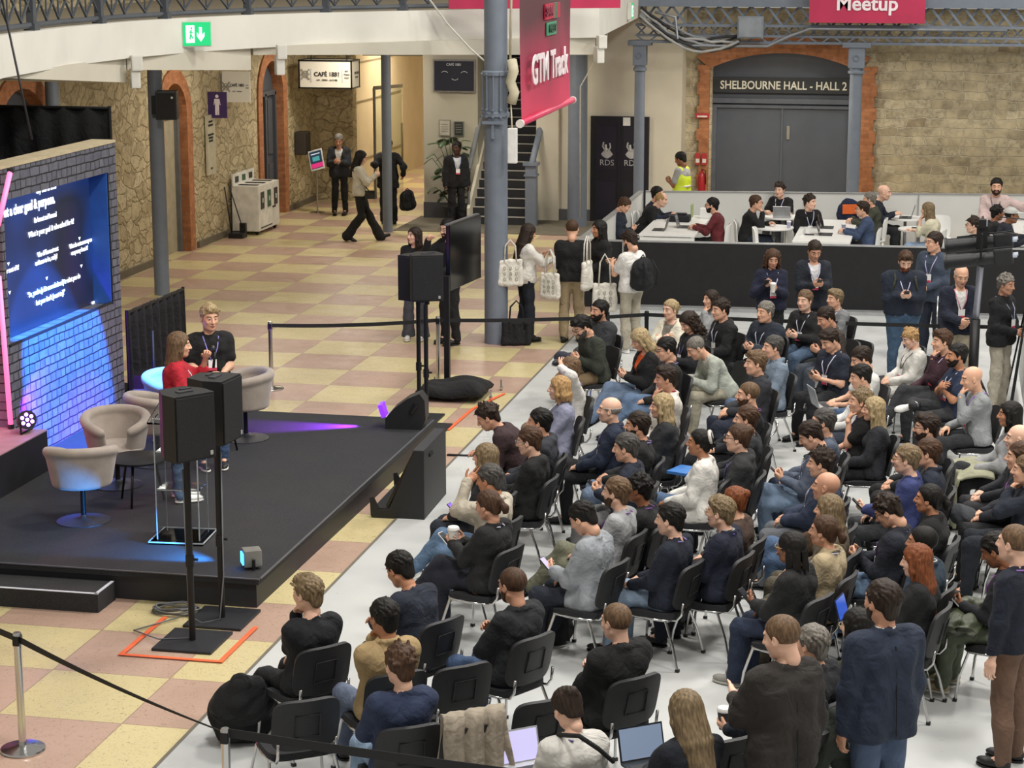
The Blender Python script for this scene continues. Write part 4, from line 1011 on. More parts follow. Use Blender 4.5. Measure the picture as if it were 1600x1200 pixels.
# hanging track banner
A_ = at(815, 190, 4.58); B_ = at(893, 155, 4.58); dv = B_ - A_; L_ = dv.length; az = math.atan2(dv.y, dv.x)
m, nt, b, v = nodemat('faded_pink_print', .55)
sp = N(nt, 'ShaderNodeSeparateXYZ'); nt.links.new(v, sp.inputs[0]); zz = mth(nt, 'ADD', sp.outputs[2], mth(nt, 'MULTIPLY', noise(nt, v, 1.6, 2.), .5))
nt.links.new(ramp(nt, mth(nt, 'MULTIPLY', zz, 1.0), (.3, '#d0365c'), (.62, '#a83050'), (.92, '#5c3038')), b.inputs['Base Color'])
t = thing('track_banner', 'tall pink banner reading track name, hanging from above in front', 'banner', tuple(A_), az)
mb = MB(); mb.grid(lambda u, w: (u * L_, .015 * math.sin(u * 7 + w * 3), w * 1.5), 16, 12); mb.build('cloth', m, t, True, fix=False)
MB().cyl((-.04, 0, -.01), (L_ + .04, 0, -.01), .022, n=12).build('bottom_bar', mat('pink_bar', '#d23c62', .4), t, True)
for x in (-.05, L_ + .05): MB().cyl((x - .015, 0, -.01), (x + .015, 0, -.01), .028, n=12).build('end_cap', mat('white_cap', '#d8d2cc', .4), t)
text('GTM Track', .27, 'lettering', mat('white_print', '#f2e6ea', .5), t, (L_ * .46, -.03, .31), bold=.007, sx=1.12)
for x, z, w, hh, c_ in ((L_ * .52, .69, .6, .105, '#c02848'), (L_ * .58, .69, .13, .11, '#58806a'), (L_ * .5, .57, .38, .09, '#4f9a78')):
    MB().box((x, -.02, z), (w, .01, hh)).build('logo_block', mat('logo_print', c_, .5), t)
text('SAA', .09, 'lettering', mat('red_print', '#7a1c38', .5), t, (L_ * .43, -.032, .69), sx=1.6, bold=.004)
text('MEET', .07, 'lettering', mat('green_print', '#27543f', .5), t, (L_ * .5, -.032, .57), sx=1.6, bold=.003)
# ---------------------------------------------------------------- stage
SM = stage_mat(); SZ = .27
t = thing('stage_platform', 'low black carpeted stage platform in front of the screen wall', 'stage', (0, 0, 0))
MB().prism([(-13, 16.62), (-5.76, 16.62), (-5.72, 23.0), (-9.9, 23.0), (-9.9, 24.2), (-13, 24.2)], .22, SZ).build('deck', SM, t)
MB().prism([(-12.98, 16.65), (-5.79, 16.65), (-5.75, 22.97), (-9.95, 22.97), (-9.95, 24.1), (-12.98, 24.1)], 0, .22).build('skirt', mat('black_skirt', '#25252a', .55, var=.1), t)
EW = mat('worn_edge', '#55555a', .6)
MB().box((-5.752, 19.8, SZ), (.018, 6.3, .01)).box((-9.3, 16.625, SZ), (7.1, .018, .01)).build('edge_trim', EW, t)
t = thing('stage_step', 'low black step with white edge tape at front left of stage', 'step', (-8.6, 16.42, 0))
MB().box((0, 0, .085), (3, .39, .17)).build('box', SM, t)
MB().box((0, -.18, .172), (3, .03, .006)).box((1.48, 0, .172), (.03, .38, .006)).build('edge_tape', mat('white_tape', '#c9cdd6', .5), t)
t = thing('presenter_riser', 'raised black block with pink lit top at left of stage', 'platform', (0, 0, 0))
MB().prism([(-13, 16.8), (-9.17, 16.8), (-9.17, 19.84), (-13, 19.84)], SZ, .70).build('block', mat('black_skirt', '#1b1b1f', .55), t)
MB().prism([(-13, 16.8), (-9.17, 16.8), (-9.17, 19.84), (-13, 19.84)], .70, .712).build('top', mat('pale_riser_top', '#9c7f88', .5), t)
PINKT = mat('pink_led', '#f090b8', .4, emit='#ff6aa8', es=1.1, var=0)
for a, b_, lb in (((-9.56, 19.80, .73), (-9.58, 19.74, 2.35), 'upright glowing pink light tube at the left edge of screen wall'), ((-9.50, 19.97, 3.42), (-9.50, 19.62, 2.9), 'slanting glowing pink light tube above the upright one')):
    t = thing('light_tube', lb, 'light', a); d_ = Vector(b_) - Vector(a)
    MB().cyl((0, 0, 0), d_, .028, n=10).build('tube', PINKT, t, True); MB().cyl((0, 0, -.02), (0, 0, .03), .035, n=10).build('end_cap', BLACKP, t)
o = area('pink_tube_glow', (-10.7, 18.9, 1.25), .1, 95, (1, .12, .38), (0, 0, 0), sy=1.4)
# screen wall
wx = -9.58
t = thing('screen_wall', 'stage back wall printed with grey stone blocks around a recessed screen', 'stage wall', (wx, 0, 0))
PB = printed_brick()
mb = MB()
for y0, y1, z0, z1 in ((19.86, 19.93, SZ, 3.44), (19.93, 22.69, SZ, 1.56), (19.93, 22.69, 3.11, 3.44), (22.69, 22.95, SZ, 3.44)):
    mb.box((-.14, (y0 + y1) / 2, (z0 + z1) / 2), (.28, y1 - y0, z1 - z0))
mb.box((-1.9, 19.9, (SZ + 3.44) / 2), (3.24, .08, 3.17)); mb.build('block_panel', PB, t)
MB().box((-.14, 21.4, 3.455), (.3, 3.1, .03)).build('top_edge', mat('bare_wood_edge', '#b9ab8c', .7), t)
MB().box((-.01, 21.3, 1.575), (.02, 2.8, .03)).box((-.01, 22.70, 2.33), (.03, .02, 1.55)).build('screen_frame', BLACKP, t)
MB().box((-.13, 22.675, 2.335), (.25, .02, 1.54)).build('jamb', mat('blue_jamb', '#2a5aa8', .6), t)  # blue glow of the screen is painted into the jamb colour
m, nt, b, v = nodemat('screen_image', .3)
nzv = noise(nt, v, .55, 1.5); sp = N(nt, 'ShaderNodeSeparateXYZ'); nt.links.new(v, sp.inputs[0])
cc = ramp(nt, mth(nt, 'ADD', mth(nt, 'MULTIPLY', nzv, .9), mth(nt, 'MULTIPLY', sp.outputs[2], .04)), (.38, '#2a1f4e'), (.5, '#1c2336'), (.6, '#20408a'), (.72, '#1b2c50'))
nt.links.new(cc, b.inputs['Emission Color']); b.inputs['Emission Strength'].default_value = .85; b.inputs['Base Color'].default_value = (.01, .01, .015, 1)
s = thing('led_screen', 'large dark blue presentation screen recessed in the screen wall', 'screen', (wx - .24, 0, 0))
MB().box((0, 21.31, 2.335), (.03, 2.75, 1.54)).build('display', m, s)
WT = mat('lit_text', '#ffffff', .4, emit='#dfeaff', es=2.2, var=0)
def scr(body, px, py, size, sx=1., al='LEFT', bold=.002):
    p = None; d = CF + CR * ((px - 800) / F_PX) - CU * ((py - 600) / F_PX); q = (wx - .215) / d.x
    text(body, size, 'lettering', WT, s, (.022, d.y * q, CAM_H + d.z * q), (PI / 2, 0, PI / 2), al, ext=.001, sx=sx, bold=bold)
scr('set a clear goal & purpose.', 4, 334, .145, .86, bold=.006)
scr('day starts now', 57, 299, .09, 1.)
scr('Be honest and focused', 54, 345, .08, .8)
scr("What is your goal & who asked for it?", 45, 368, .085, .93)
scr('Who do we most want', 59, 399, .075, .78); scr('audience to be, really?', 56, 412, .075, .86)
scr('What do customers say and', 109, 386, .072, .8); scr('carry away from it?', 112, 396, .072, .84)
scr('for most of it?', 8, 425, .075, .8)
scr('"So, you\'re [a bit overwhelmed] in what you do', 44, 462, .08, .92); scr('but you don\'t [want to]?"', 57, 474, .08, .95)
scr('saastrack', 144, 473, .055, 1.1)
for px, py in ((72, 383), (74, 426), (125, 364), (128, 407), (14, 403), (16, 448)):
    d = CF + CR * ((px - 800) / F_PX) - CU * ((py - 600) / F_PX); q = (wx - .215) / d.x
    MB().box((.01, d.y * q, CAM_H + d.z * q), (.006, .02, .14)).prism([(-.03, -.02), (.03, -.02), (0, -.055)], .004, .01, T=Matrix.Translation((0.006, d.y * q, CAM_H + d.z * q - .03)) @ Matrix(((0, 0, 1, 0), (1, 0, 0, 0), (0, 1, 0, 0), (0, 0, 0, 1)))).build('arrow', WT, s)
# drapes
def drape(name, label, p0, p1, z0, z1a, z1b, n=10, amp=.05):
    t = thing(name, label, 'curtain', (0, 0, 0)); a = Vector(p0); b_ = Vector(p1); d_ = (b_ - a); L = d_.length; d_.normalize(); nn = Vector((d_.y, -d_.x))
    mb = MB(); mb.grid(lambda u, w: tuple((a + d_ * L * u + nn * (amp * math.sin(u * n * 2 * PI + .8 * math.sin(w * 2)) * (1 - .55 * w)))) + (z0 + w * ((z1a + (z1b - z1a) * u) - z0),), n * 10, 8)
    o = mb.build('cloth', BLKCL, t, True, fix=False); so = o.modifiers.new('s', 'SOLIDIFY'); so.thickness = .012
    MB().cyl(tuple(a) + (z1a - .01,), tuple(b_) + (z1b - .01,), .022, n=8).build('rail', BLACKM, t)
    for q in (a, b_): MB().cyl(tuple(q) + (z0,), tuple(q) + ((z1a if q is a else z1b) + .02,), .022, n=8).build('pole', BLACKM, t)
drape('tall_black_drape', 'tall black drape hanging behind the screen wall', (-13.6, 23.45), (-9.84, 23.45), 0, 3.80, 3.80, 12)
drape('short_black_drape', 'short black drape right of the screen wall beside the stage', (-9.6, 23.15), (-9.6, 25.05), 0, 1.38, 1.36, 8, .06)
t = thing('equipment_case', 'black flight case standing behind stage right of screen wall', 'case', (-9.45, 23.45, 0), .2)
MB().box((0, 0, .3), (.4, .5, .6), bev=.02).build('body', BLACKP, t); MB().box((0, 0, .42), (.41, .51, .015)).build('seam', CHROME, t)
for q in range(2):
    tag(MB().cyl((-9.3 + .25 * q, 23.2 + .15 * q, 0), (-9.3 + .25 * q, 23.2 + .15 * q, 1.15 - .2 * q), .018, n=8).box((-9.3 + .25 * q, 23.2 + .15 * q, .01), (.3, .3, .02)).build('microphone_stand', mat('blue_black_metal', '#2b3550', .4, .4), None, True), ('taller', 'shorter')[q] + ' dark upright stand behind stage right of screen wall', 'stand')  # black poles, with the blue light on them tinted into the metal
# stage lights
def par_can(loc, target, col, label, es=12):
    t = thing('stage_light', label, 'light', loc); d_ = (Vector(target) - Vector(loc)).normalized(); c = Vector((0, 0, .13))
    MB().cyl(c - d_ * .09, c + d_ * .09, .085, .1, 18).build('housing', BLACKM, t, True, ang=40)
    mb = MB(); u = d_.orthogonal().normalized(); w = d_.cross(u)
    for q in range(7):
        o_ = Vector((0, 0, 0)) if q == 6 else u * .055 * math.cos(q * PI / 3) + w * .055 * math.sin(q * PI / 3)
        mb.cyl(c + d_ * .091 + o_, c + d_ * .097 + o_, .02, n=10)
    mb.build('lamp', mat('led', col, .3, emit=col, es=es, var=0), t)
    MB().tube([(0, -.13, .13), (0, -.13, .01), (0, .13, .01), (0, .13, .13)], .012, 6).build('yoke', BLACKM, t)
par_can((-9.33, 19.68, .712), (-8.3, 18.2, 1.2), '#b070ff', 'small glowing purple stage light on the pink lit riser corner', 10)
t = thing('moving_light', 'black rounded light throwing purple beam at far right stage corner', 'light', (-6.0, 22.55, SZ), .1)
mb = MB(); prof = [(-.2, .0), (.22, .0), (.27, .12), (.26, .34), (.2, .42), (.06, .36), (-.1, .24), (-.2, .12)]
mb.prism(prof, -.13, .13, T=Matrix(((1, 0, 0, 0), (0, 0, 1, 0), (0, 1, 0, 0), (0, 0, 0, 1)))); mb.build('housing', BLACKP, t)
MB().box((-.245, 0, .2), (.05, .2, .15), R=Matrix.Rotation(-.3, 3, 'Y')).build('lens', mat('led', '#6a28ff', .3, emit='#6a28ff', es=2, var=0), t)
MB().tube([(.1, -.135, .2), (.16, -.14, .3)], .03, 6).build('handle', BLACKM, t)
t = thing('stage_light', 'small silver box light with blue glow at front stage corner', 'light', (-5.93, 16.95, SZ), .5)
MB().box((0, 0, .1), (.16, .16, .15), bev=.01).build('housing', mat('silver_case', '#8c8c88', .35, .5), t); MB().box((-.085, .02, .09), (.01, .12, .1)).build('lens', mat('led', '#40a0ff', .3, emit='#3090ff', es=7, var=0), t)
MB().tube([(0, -.1, .02), (0, -.1, .1)], .015, 6).build('yoke', BLACKM, t)
spot('blue_wash', (-5.2, 19.6, 6.2), (-9.58, 21.3, 1.0), 36000, (.008, .2, 1), 19, .22, .03)
spot('blue_floor_wash', (-6.1, 17.0, .40), (-8.6, 17.7, .2), 650, (.03, .3, 1), 42, .6, .03)
spot('purple_beam', (-6.32, 22.52, .37), (-7.7, 22.2, .22), 1700, (.30, .03, 1), 36, .8, .03)
spot('purple_riser_light', (-9.2, 19.9, .95), (-9.58, 20.9, .6), 300, (.3, .03, 1), 90, .6, .03)
spot('stage_warm_front', (-3.0, 14.0, 7.5), (-8, 19.6, 1), 700, (1, .93, .85), 34, .5, .2)
# tub chairs and tables on stage
VEL = mat('beige_velvet', '#9d9288', .75, bump=.3, bscale=14, var=.12, sheen=.3)
def tub(loc, rz, label):
    t = thing('swivel_tub_chair', label, 'armchair', loc, rz, 'beige tub chairs on the stage')
    f = F(.03)
    n = 45
    for q in range(n):   # shell from arm round the back to the other arm; opening at +Y
        a = -PI / 2 + math.radians(-152 + 304 * q / (n - 1)); u = abs(q - (n - 1) / 2) / ((n - 1) / 2); zt = .74 - .13 * u ** 2.2
        x, y = .29 * math.cos(a), .27 * math.sin(a); f.cone((x * .86, y * .86, .40), (x * 1.08, y * 1.08, zt), .034, .03)
        if q: f.cone(pt, (x * 1.08, y * 1.08, zt), .036, .036)
        pt = (x * 1.08, y * 1.08, zt)
    V, Q = f.mesh(.013); obj('shell', np_mesh('shell', V, Q, VEL), t)
    g = F(.03); g.ell((0, .02, .40), (.285, .275, .075)); V, Q = g.mesh(.016); obj('seat', np_mesh('seat', V, Q, VEL), t)
    MB().cyl((0, 0, .03), (0, 0, .36), .025, n=14).build('pedestal', BLACKM, t, True, ang=40)
    MB().lathe([(.26, 0), (.26, .008), (.12, .025), (.04, .04), (.025, .06)], n=36).build('base', mat('dark_disc', '#3a3b42', .4, .3), t, True, ang=50)
    return t
tub((-8.02, 18.08, SZ), .35, 'tub chair turned away at the front, lit blue, next to table')
tub((-8.22, 19.42, SZ), PI + 1.0 - .6, 'tub chair facing the audience behind the front round table')
tub((-8.15, 20.35, SZ), -.7, 'middle tub chair half hidden behind the front loudspeaker')
tub((-8.35, 21.4, SZ), PI + .9, 'tub chair behind the person in red jacket')
tub((-7.6, 21.64, SZ), 1.9, 'tub chair at the right, behind the standing person in black')
def rtable(loc, label, h=.34, r=.3):
    t = thing('round_side_table', label, 'table', loc, 0, 'black round tables on the stage')
    MB().lathe([(r * .98, h - .02), (r, h - .01), (r, h), (r * .98, h + .004)], n=32).build('tabletop', BLACKP, t, True, ang=40)
    for q in range(3):
        a = q * 2.1 + .6; MB().cyl((.16 * math.cos(a), .16 * math.sin(a), h - .02), (.25 * math.cos(a), .25 * math.sin(a), 0), .016, .011, 8).build('leg', BLACKM, t, True)
rtable((-7.75, 18.82, SZ), 'round black three-legged table between the two front tub chairs', .46, .3)
rtable((-7.72, 20.95, SZ), 'round black three-legged table beside the right tub chair', .46, .27)
# lectern of clear acrylic
m = bpy.data.materials.new('clear_acrylic'); m.use_nodes = True; b = m.node_tree.nodes['Principled BSDF']
b.inputs['Base Color'].default_value = (.93, .96, .97, 1); b.inputs['Transmission Weight'].default_value = 1; b.inputs['Roughness'].default_value = .04; b.inputs['IOR'].default_value = 1.12; ACR = m
t = thing('acrylic_lectern', 'clear acrylic lectern standing behind the front loudspeaker poles', 'lectern', (-6.87, 17.72, SZ), .08)
MB().box((0, 0, .012), (.52, .5, .024), bev=.006).build('base_plate', ACR, t)
EDG = mat('pale_cut_edge', '#aeb4b8', .3)
mb = MB()
for x in (-.26, .26): mb.box((x, 0, .022), (.008, .5, .012))
for y in (-.25, .25): mb.box((0, y, .022), (.52, .008, .012))
for x in (-.2, .2): mb.box((x, -.152, .6), (.012, .008, 1.16)).box((x, .15, .6), (.01, .006, 1.16))
for z in (.5, .86, 1.17): mb.box((0, -.148, z), (.38, .006, .012))
mb.build('cut_edge', EDG, t)
MB().box((-.2, 0, .6), (.015, .3, 1.16)).build('side_panel', ACR, t); MB().box((.2, 0, .6), (.015, .3, 1.16)).build('side_panel', ACR, t)
MB().box((0, -.15, .6), (.4, .012, 1.16)).build('front_panel', ACR, t)
for z in (.5, .86): MB().box((0, 0, z), (.38, .28, .015)).build('shelf', ACR, t)
MB().box((0, 0, 1.19), (.5, .4, .02), R=Matrix.Rotation(.25, 3, 'X')).build('top', ACR, t)
text('S', .12, 'logo', mat('light_blue_print', '#8fc4ff', .4), t, (.1, -.17, .82))
# loudspeakers on poles
def speaker(loc, zb, rz, label, cat='loudspeaker', h=.55):
    t = thing('loudspeaker', label, 'loudspeaker', (loc[0], loc[1], zb), rz, 'black loudspeakers on poles')
    mb = MB(); mb.prism([(-.19, -.15), (.19, -.15), (.2, .02), (.12, .2), (-.12, .2), (-.2, .02)], 0, h); mb.build('cabinet', BLACKP, t)
    MB().box((0, -.158, h * .5), (.36, .015, h - .03), bev=.005).build('grille', mat('speaker_grille', '#101114', .6, bump=.6, bscale=220), t)
    MB().box((0, .0, h + .004), (.14, .06, .008)).box((.06, .08, h + .004), (.1, .03, .01)).build('top_handle', mat('charcoal', '#303136', .5), t)
    MB().box((.14, -.168, .05), (.025, .006, .035)).build('logo', mat('logo_silver', '#a8a8a8', .3), t)
    MB().cyl((0, 0, -.06), (0, 0, .02), .03, n=10).build('socket', BLACKM, t)
def polestand(loc, h, rz, label, plate=.52, z0=0, lean=(0, 0)):
    t = thing('speaker_stand', label, 'stand', (loc[0], loc[1], z0), rz, 'black speaker poles on square plates')
    MB().box((0, .0, .012), (plate, plate * 1.05, .024), bev=.006).build('base_plate', mat('dark_steel_plate', '#24262b', .5, .2), t)
    MB().cyl((0, 0, .02), (lean[0], lean[1], h), .027, n=14).build('pole', BLACKM, t, True, ang=40)
    MB().cyl((0, 0, h * .42), (0, 0, h * .42 + .1), .036, n=12).cyl((0, 0, h * .46), (.07, 0, h * .46), .012, n=8).build('knob', BLACKM, t)
polestand((-6.02, 15.66), 1.58, .0, 'front black speaker pole, standing inside the orange floor tape'); speaker((-6.02, 15.66), 1.60, 2.1 + PI / 2 - .75 - 2.0, 'nearest black loudspeaker on a pole in front of the stage')
polestand((-5.98, 16.28), 1.58, .0, 'second black speaker pole, against the front stage edge'); speaker((-5.98, 16.28), 1.60, PI / 2 - .1, 'second black loudspeaker, behind the nearest one')
polestand((-6.22, 24.1), 1.46, .0, 'black speaker pole behind the far stage corner, left one'); speaker((-6.22, 24.1), 1.49, -.35, 'left of two black loudspeakers behind the far stage corner')
polestand((-6.0, 23.6), 1.52, .0, 'black speaker pole behind the far stage corner, right one'); speaker((-6.02, 23.75), 1.56, .3, 'right of two black loudspeakers behind the far stage corner')
# television on a draped rolling stand
t = thing('television_stand', 'black television on a pole with cloth-covered wheeled base', 'television', (-6.3, 25.9, 0), 0)
MB().box((.0, 0, .75), (.07, .07, 1.5)).build('pole', BLACKM, t); MB().box((-.12, -.02, 1.6), (.12, .1, 1.3)).build('cable_cover', BLACKM, t) if 0 else None
MB().box((.08, .64, 1.72), (.06, 1.2, .86), R=Matrix.Rotation(-.12, 3, 'Z'), bev=.01).build('display', mat('black_glass', '#08090b', .12, var=0), t)
MB().box((.06, .64, 2.155), (.05, 1.2, .02), R=Matrix.Rotation(-.12, 3, 'Z')).build('top_edge', mat('grey_edge', '#5a5c60', .4), t)
mb = MB(); mb.grid(lambda u, w: ((u - .4) * .9 + .1, (w - .5) * .8 - .45, max(.04, .2 + .02 * math.sin(9 * u + 3 * w) + .012 * math.sin(14 * w + 5 * u) + .07 * (u - .5) - .13 * max((abs(u - .5) * 2) ** 9, (abs(w - .5) * 2) ** 9))), 24, 18)
o = mb.build('cloth_cover', BLKCL, t, True, fix=False); so = o.modifiers.new('s', 'SOLIDIFY'); so.thickness = .02
for x, y in ((-.2, -.6), (.7, -.6), (-.2, .05), (.7, .05)): MB().cyl((x, y, .035), (x + .03, y, .035), .035, n=12).cyl((x + .015, y, .03), (x + .015, y, .14), .012, n=6).build('castor', CHROME, t)
# floor monitor wedge in front of the stage
t = thing('floor_monitor', 'black wooden wedge holding a monitor, on floor before the stage', 'monitor', (-5.3, 20.2, 0), .02)
side = [(-.29, 0), (.25, 0), (.25, .72), (.16, .72), (-.12, .1), (-.22, .09), (-.28, .22), (-.32, .21), (-.31, .02)]
for y in (-.5, .5): MB().prism(side, y - .012, y + .012, T=Matrix(((1, 0, 0, 0), (0, 0, 1, 0), (0, 1, 0, 0), (0, 0, 0, 1)))).build('side_board', BLACKP, t)
MB().box((-.2, 0, .05), (.18, .98, .1)).build('toe_board', BLACKP, t)
MB().box((.24, 0, .36), (.02, 1.0, .72)).build('back_board', BLACKP, t); MB().box((.19, 0, .715), (.11, 1.0, .015)).build('top_rail', mat('charcoal', '#303136', .5), t)
MB().box((.0, 0, .41), (.03, .94, .66), R=Matrix.Rotation(.47, 3, 'Y')).build('display', mat('black_glass', '#08090b', .12, var=0), t)
MB().box((.255, -.2, .62), (.012, .14, .035)).build('hand_hole', mat('hand_hole_black', '#050505', .9), t)
# tape, cables
OT = mat('orange_tape', '#ee6a3c', .55)
def tape(pts, label, w=.045):
    mb = MB()
    for q, (a, b_) in enumerate(zip(pts[:-1], pts[1:])):
        a = Vector(a); b_ = Vector(b_); d_ = b_ - a; mb.box(((a.x + b_.x) / 2, (a.y + b_.y) / 2, .011 + .0012 * q), (d_.length + w, w, .002), rz=math.atan2(d_.y, d_.x))
    tag(mb.build('floor_tape', OT), label, 'tape')
tape([(-6.48, 16.2), (-6.48, 15.23), (-5.62, 15.23), (-5.62, 16.1)], 'orange tape outline around the front speaker poles')
tape([(-5.73, 23.6), (-5.70, 24.75), (-5.5, 25.7)], 'orange tape strip at the far stage corner')
mb = MB(); 
for q in range(6): mb.tube([(-6.45 + .02 * math.sin(q * 2.3) + (.21 - .03 * (q % 3)) * math.cos(a), 16.38 + .02 * math.cos(q * 1.7) + (.14 - .02 * (q % 3)) * math.sin(a), .014 + .009 * q + .008 * math.sin(3 * a + q)) for a in np.linspace(0, 2 * PI, 22)[:-1]], .008, 5, closed=True)
tag(mb.build('cable_coil', mat('grey_cable', '#6a6c70', .5), None, True), 'coil of grey cable on the tiles against the stage front', 'cable')
tag(MB().tube([(-6.3, 16.28, .02), (-6.1, 16.1, .02), (-5.97, 16.2, .03), (-5.95, 16.26, .4), (-5.94, 16.26, 1.5)], .007, 5).tube([(-6.35, 16.2, .02), (-6.6, 15.8, .02), (-6.3, 15.6, .03), (-6.05, 15.68, .03), (-6.05, 15.64, 1.5)], .007, 5).build('cable', mat('grey_cable', '#6a6c70', .5), None, True), 'thin grey cable running up the front speaker poles', 'cable')
tag(MB().box((-4.9, 22.38, .012), (1.1, .05, .012)).build('cable_cover', BLACKM), 'thin black cable strip crossing the floor edge before the front row', 'cable')
# ---------------------------------------------------------------- queue barriers
def stanchion(x, y, label, black=False, h=.9):
    t = thing('barrier_post', label, 'barrier post', (x, y, 0), 0, 'belt barrier posts')
    m_ = BLACKM if black else CHROME
    MB().lathe([(.16, 0), (.165, .012), (.16, .022), (.08, .032), (.03, .045)], n=36).build('base', m_, t, True, ang=35)
    MB().lathe([(.028, .03), (.028, h - .12), (.03, h - .12), (.03, h - .01), (.024, h)], n=24).build('post', m_, t, True, ang=35)
    MB().box((0, 0, h - .06), (.05, .068, .075), bev=.008).build('belt_head', BLACKM, t)
def belt(a, b_, label, z=.85, sag=.03, w=.05, tw=0):
    a = Vector(a); b_ = Vector(b_); mb = MB()
    mb.grid(lambda u, v: (a.x + (b_.x - a.x) * u, a.y + (b_.y - a.y) * u, z - sag * 4 * u * (1 - u) + (v - .5) * w * (1 - tw * u)), 16, 1)
    o = mb.build('barrier_belt', mat('black_webbing', '#16171a', .7), None, fix=False); so = o.modifiers.new('s', 'SOLIDIFY'); so.thickness = .004; tag(o, label, 'barrier belt')
S_ = [(-8.55, 25.4), (-6.5, 26.22), (-3.86, 27.2), (-2.05, 27.05), (1.4, 27.3)]
stanchion(*S_[0], 'chrome barrier post left, behind the right tub chair'); stanchion(*S_[1], 'chrome barrier post between the far speaker poles and television')
stanchion(*S_[2], 'black barrier post behind the first row, before the tote bag group', True)
stanchion(-6.39, 13.16, 'chrome barrier post at the lower left on bare tiles'); stanchion(-4.32, 11.75, 'chrome barrier post beside the black backpack, lower left', h=.88)
belt(S_[0], S_[1], 'black belt stretched from the left chrome post to television stand'); belt(S_[1], S_[2], 'black belt passing in front of the thick grey column')
belt(S_[2], S_[4], 'black belt behind the back of the audience')
belt((-7.6, 14.1), (-6.39, 13.16), 'black belt leaving the lower left post out of view'); belt((-6.39, 13.16), (-4.32, 11.75), 'black belt twisting down between the two nearest chrome posts', tw=.85)
belt((-4.32, 11.75), (-.9, 11.35), 'black belt across the bottom before the nearest chairs', sag=.02, w=.06)
# ---------------------------------------------------------------- audience chairs
CHM = mat('chair_plastic', '#1d1e21', .55, bump=.2, bscale=120); CHF = mat('chair_fabric', '#232427', .9, bump=.5, bscale=150)
def sheet(mb, fn, nu, nv, th):
    P = [[Vector(fn(i / nu, j / nv)) for j in range(nv + 1)] for i in range(nu + 1)]
    vs = []; 
    for i in range(nu + 1):
        for j in range(nv + 1):
            du = P[min(i + 1, nu)][j] - P[max(i - 1, 0)][j]; dv = P[i][min(j + 1, nv)] - P[i][max(j - 1, 0)]; n = du.cross(dv).normalized()
            vs += [P[i][j] + n * th / 2, P[i][j] - n * th / 2]
    id_ = lambda i, j, k: (i * (nv + 1) + j) * 2 + k; fs = []
    for i in range(nu):
        for j in range(nv): fs += [(id_(i, j, 0), id_(i + 1, j, 0), id_(i + 1, j + 1, 0), id_(i, j + 1, 0)), (id_(i, j + 1, 1), id_(i + 1, j + 1, 1), id_(i + 1, j, 1), id_(i, j, 1))]
    for i in range(nu): fs += [(id_(i, 0, 0), id_(i, 0, 1), id_(i + 1, 0, 1), id_(i + 1, 0, 0)), (id_(i + 1, nv, 0), id_(i + 1, nv, 1), id_(i, nv, 1), id_(i, nv, 0))]
    for j in range(nv): fs += [(id_(0, j + 1, 0), id_(0, j + 1, 1), id_(0, j, 1), id_(0, j, 0)), (id_(nu, j, 0), id_(nu, j, 1), id_(nu, j + 1, 1), id_(nu, j + 1, 0))]
    mb.add(vs, fs)
def sq(u, v, w, h, p=5):   # map the unit square onto a rounded rectangle
    x = (u - .5) * 2; y = (v - .5) * 2; k = 1 / max(1e-6, (abs(x) ** p + abs(y) ** p) ** (1 / p)) * max(abs(x), abs(y)) if max(abs(x), abs(y)) > 0 else 1
    return x * k * w / 2, y * k * h / 2
chair0 = thing('stacking_chair', 'x', 'chair', (0, 0, 0), 0, 'black stacking chairs of the audience')
mb = MB(); f = lambda u, v: (lambda q: (q[0], q[1] + .02, .43 + .018 * (q[0] / .23) ** 2 * 0 - .03 * max(0, (q[1] / .22)) ** 3))(sq(u, v, .47, .43))
sheet(mb, f, 12, 12, .05); mb.build('seat', CHF, chair0, True, ang=60)
def fb(u, v, o=0): 
    x, z = sq(u, v, .46, .37); yy = -.222 - .085 * (z + .18) / .36 + .05 * (x / .23) ** 2 * 1 + o
    return (x, yy, .67 + z)
mb = MB(); sheet(mb, lambda u, v: fb(u, v), 14, 12, .03); bk = mb.build('backrest', CHM, chair0, True, ang=60)
mb = MB(); mb.tube([Vector(fb(*p_, -.022)) for p_ in ((.3, .25), (.3, .72), (.7, .72), (.7, .25))], .006, 5, closed=True); mb.build('moulded_rib', CHM, bk, True)
for s_ in (-1, 1):
    MB().tube([(s_ * .225, .19, .40), (s_ * .25, .25, .2), (s_ * .265, .27, .0)], .0115, 8).box((s_ * .265, .27, .012), (.03, .03, .024), mi=1).build('leg', [CHROME, BLACKP], chair0, True, ang=40)
    MB().tube([(s_ * .225, -.12, .40), (s_ * .25, -.2, .2), (s_ * .265, -.25, .0)], .0115, 8).box((s_ * .265, -.25, .012), (.03, .03, .024), mi=1).build('leg', [CHROME, BLACKP], chair0, True, ang=40)
MB().tube([(-.225, .19, .40), (-.2, .22, .41), (.2, .22, .41), (.225, .19, .40), (.235, 0, .40), (.225, -.14, .40), (-.225, -.14, .40), (-.235, 0, .4)], .0115, 8, closed=True).tube([(-.2, -.12, .40), (-.2, -.21, .41), (-.2, -.25, .46), (-.2, -.262, .56)], .011, 8).tube([(.2, -.12, .40), (.2, -.21, .41), (.2, -.25, .46), (.2, -.262, .56)], .011, 8).build('frame', CHROME, chair0, True)
_first = [True]
def chair(x, y, yaw, label):
    if _first[0]: _first[0] = False; c = chair0; c.location = (x, y, .006); c.rotation_euler = (0, 0, yaw); c['label'] = label; return c
    return copy_tree(chair0, None, (x, y, .006), yaw, label)
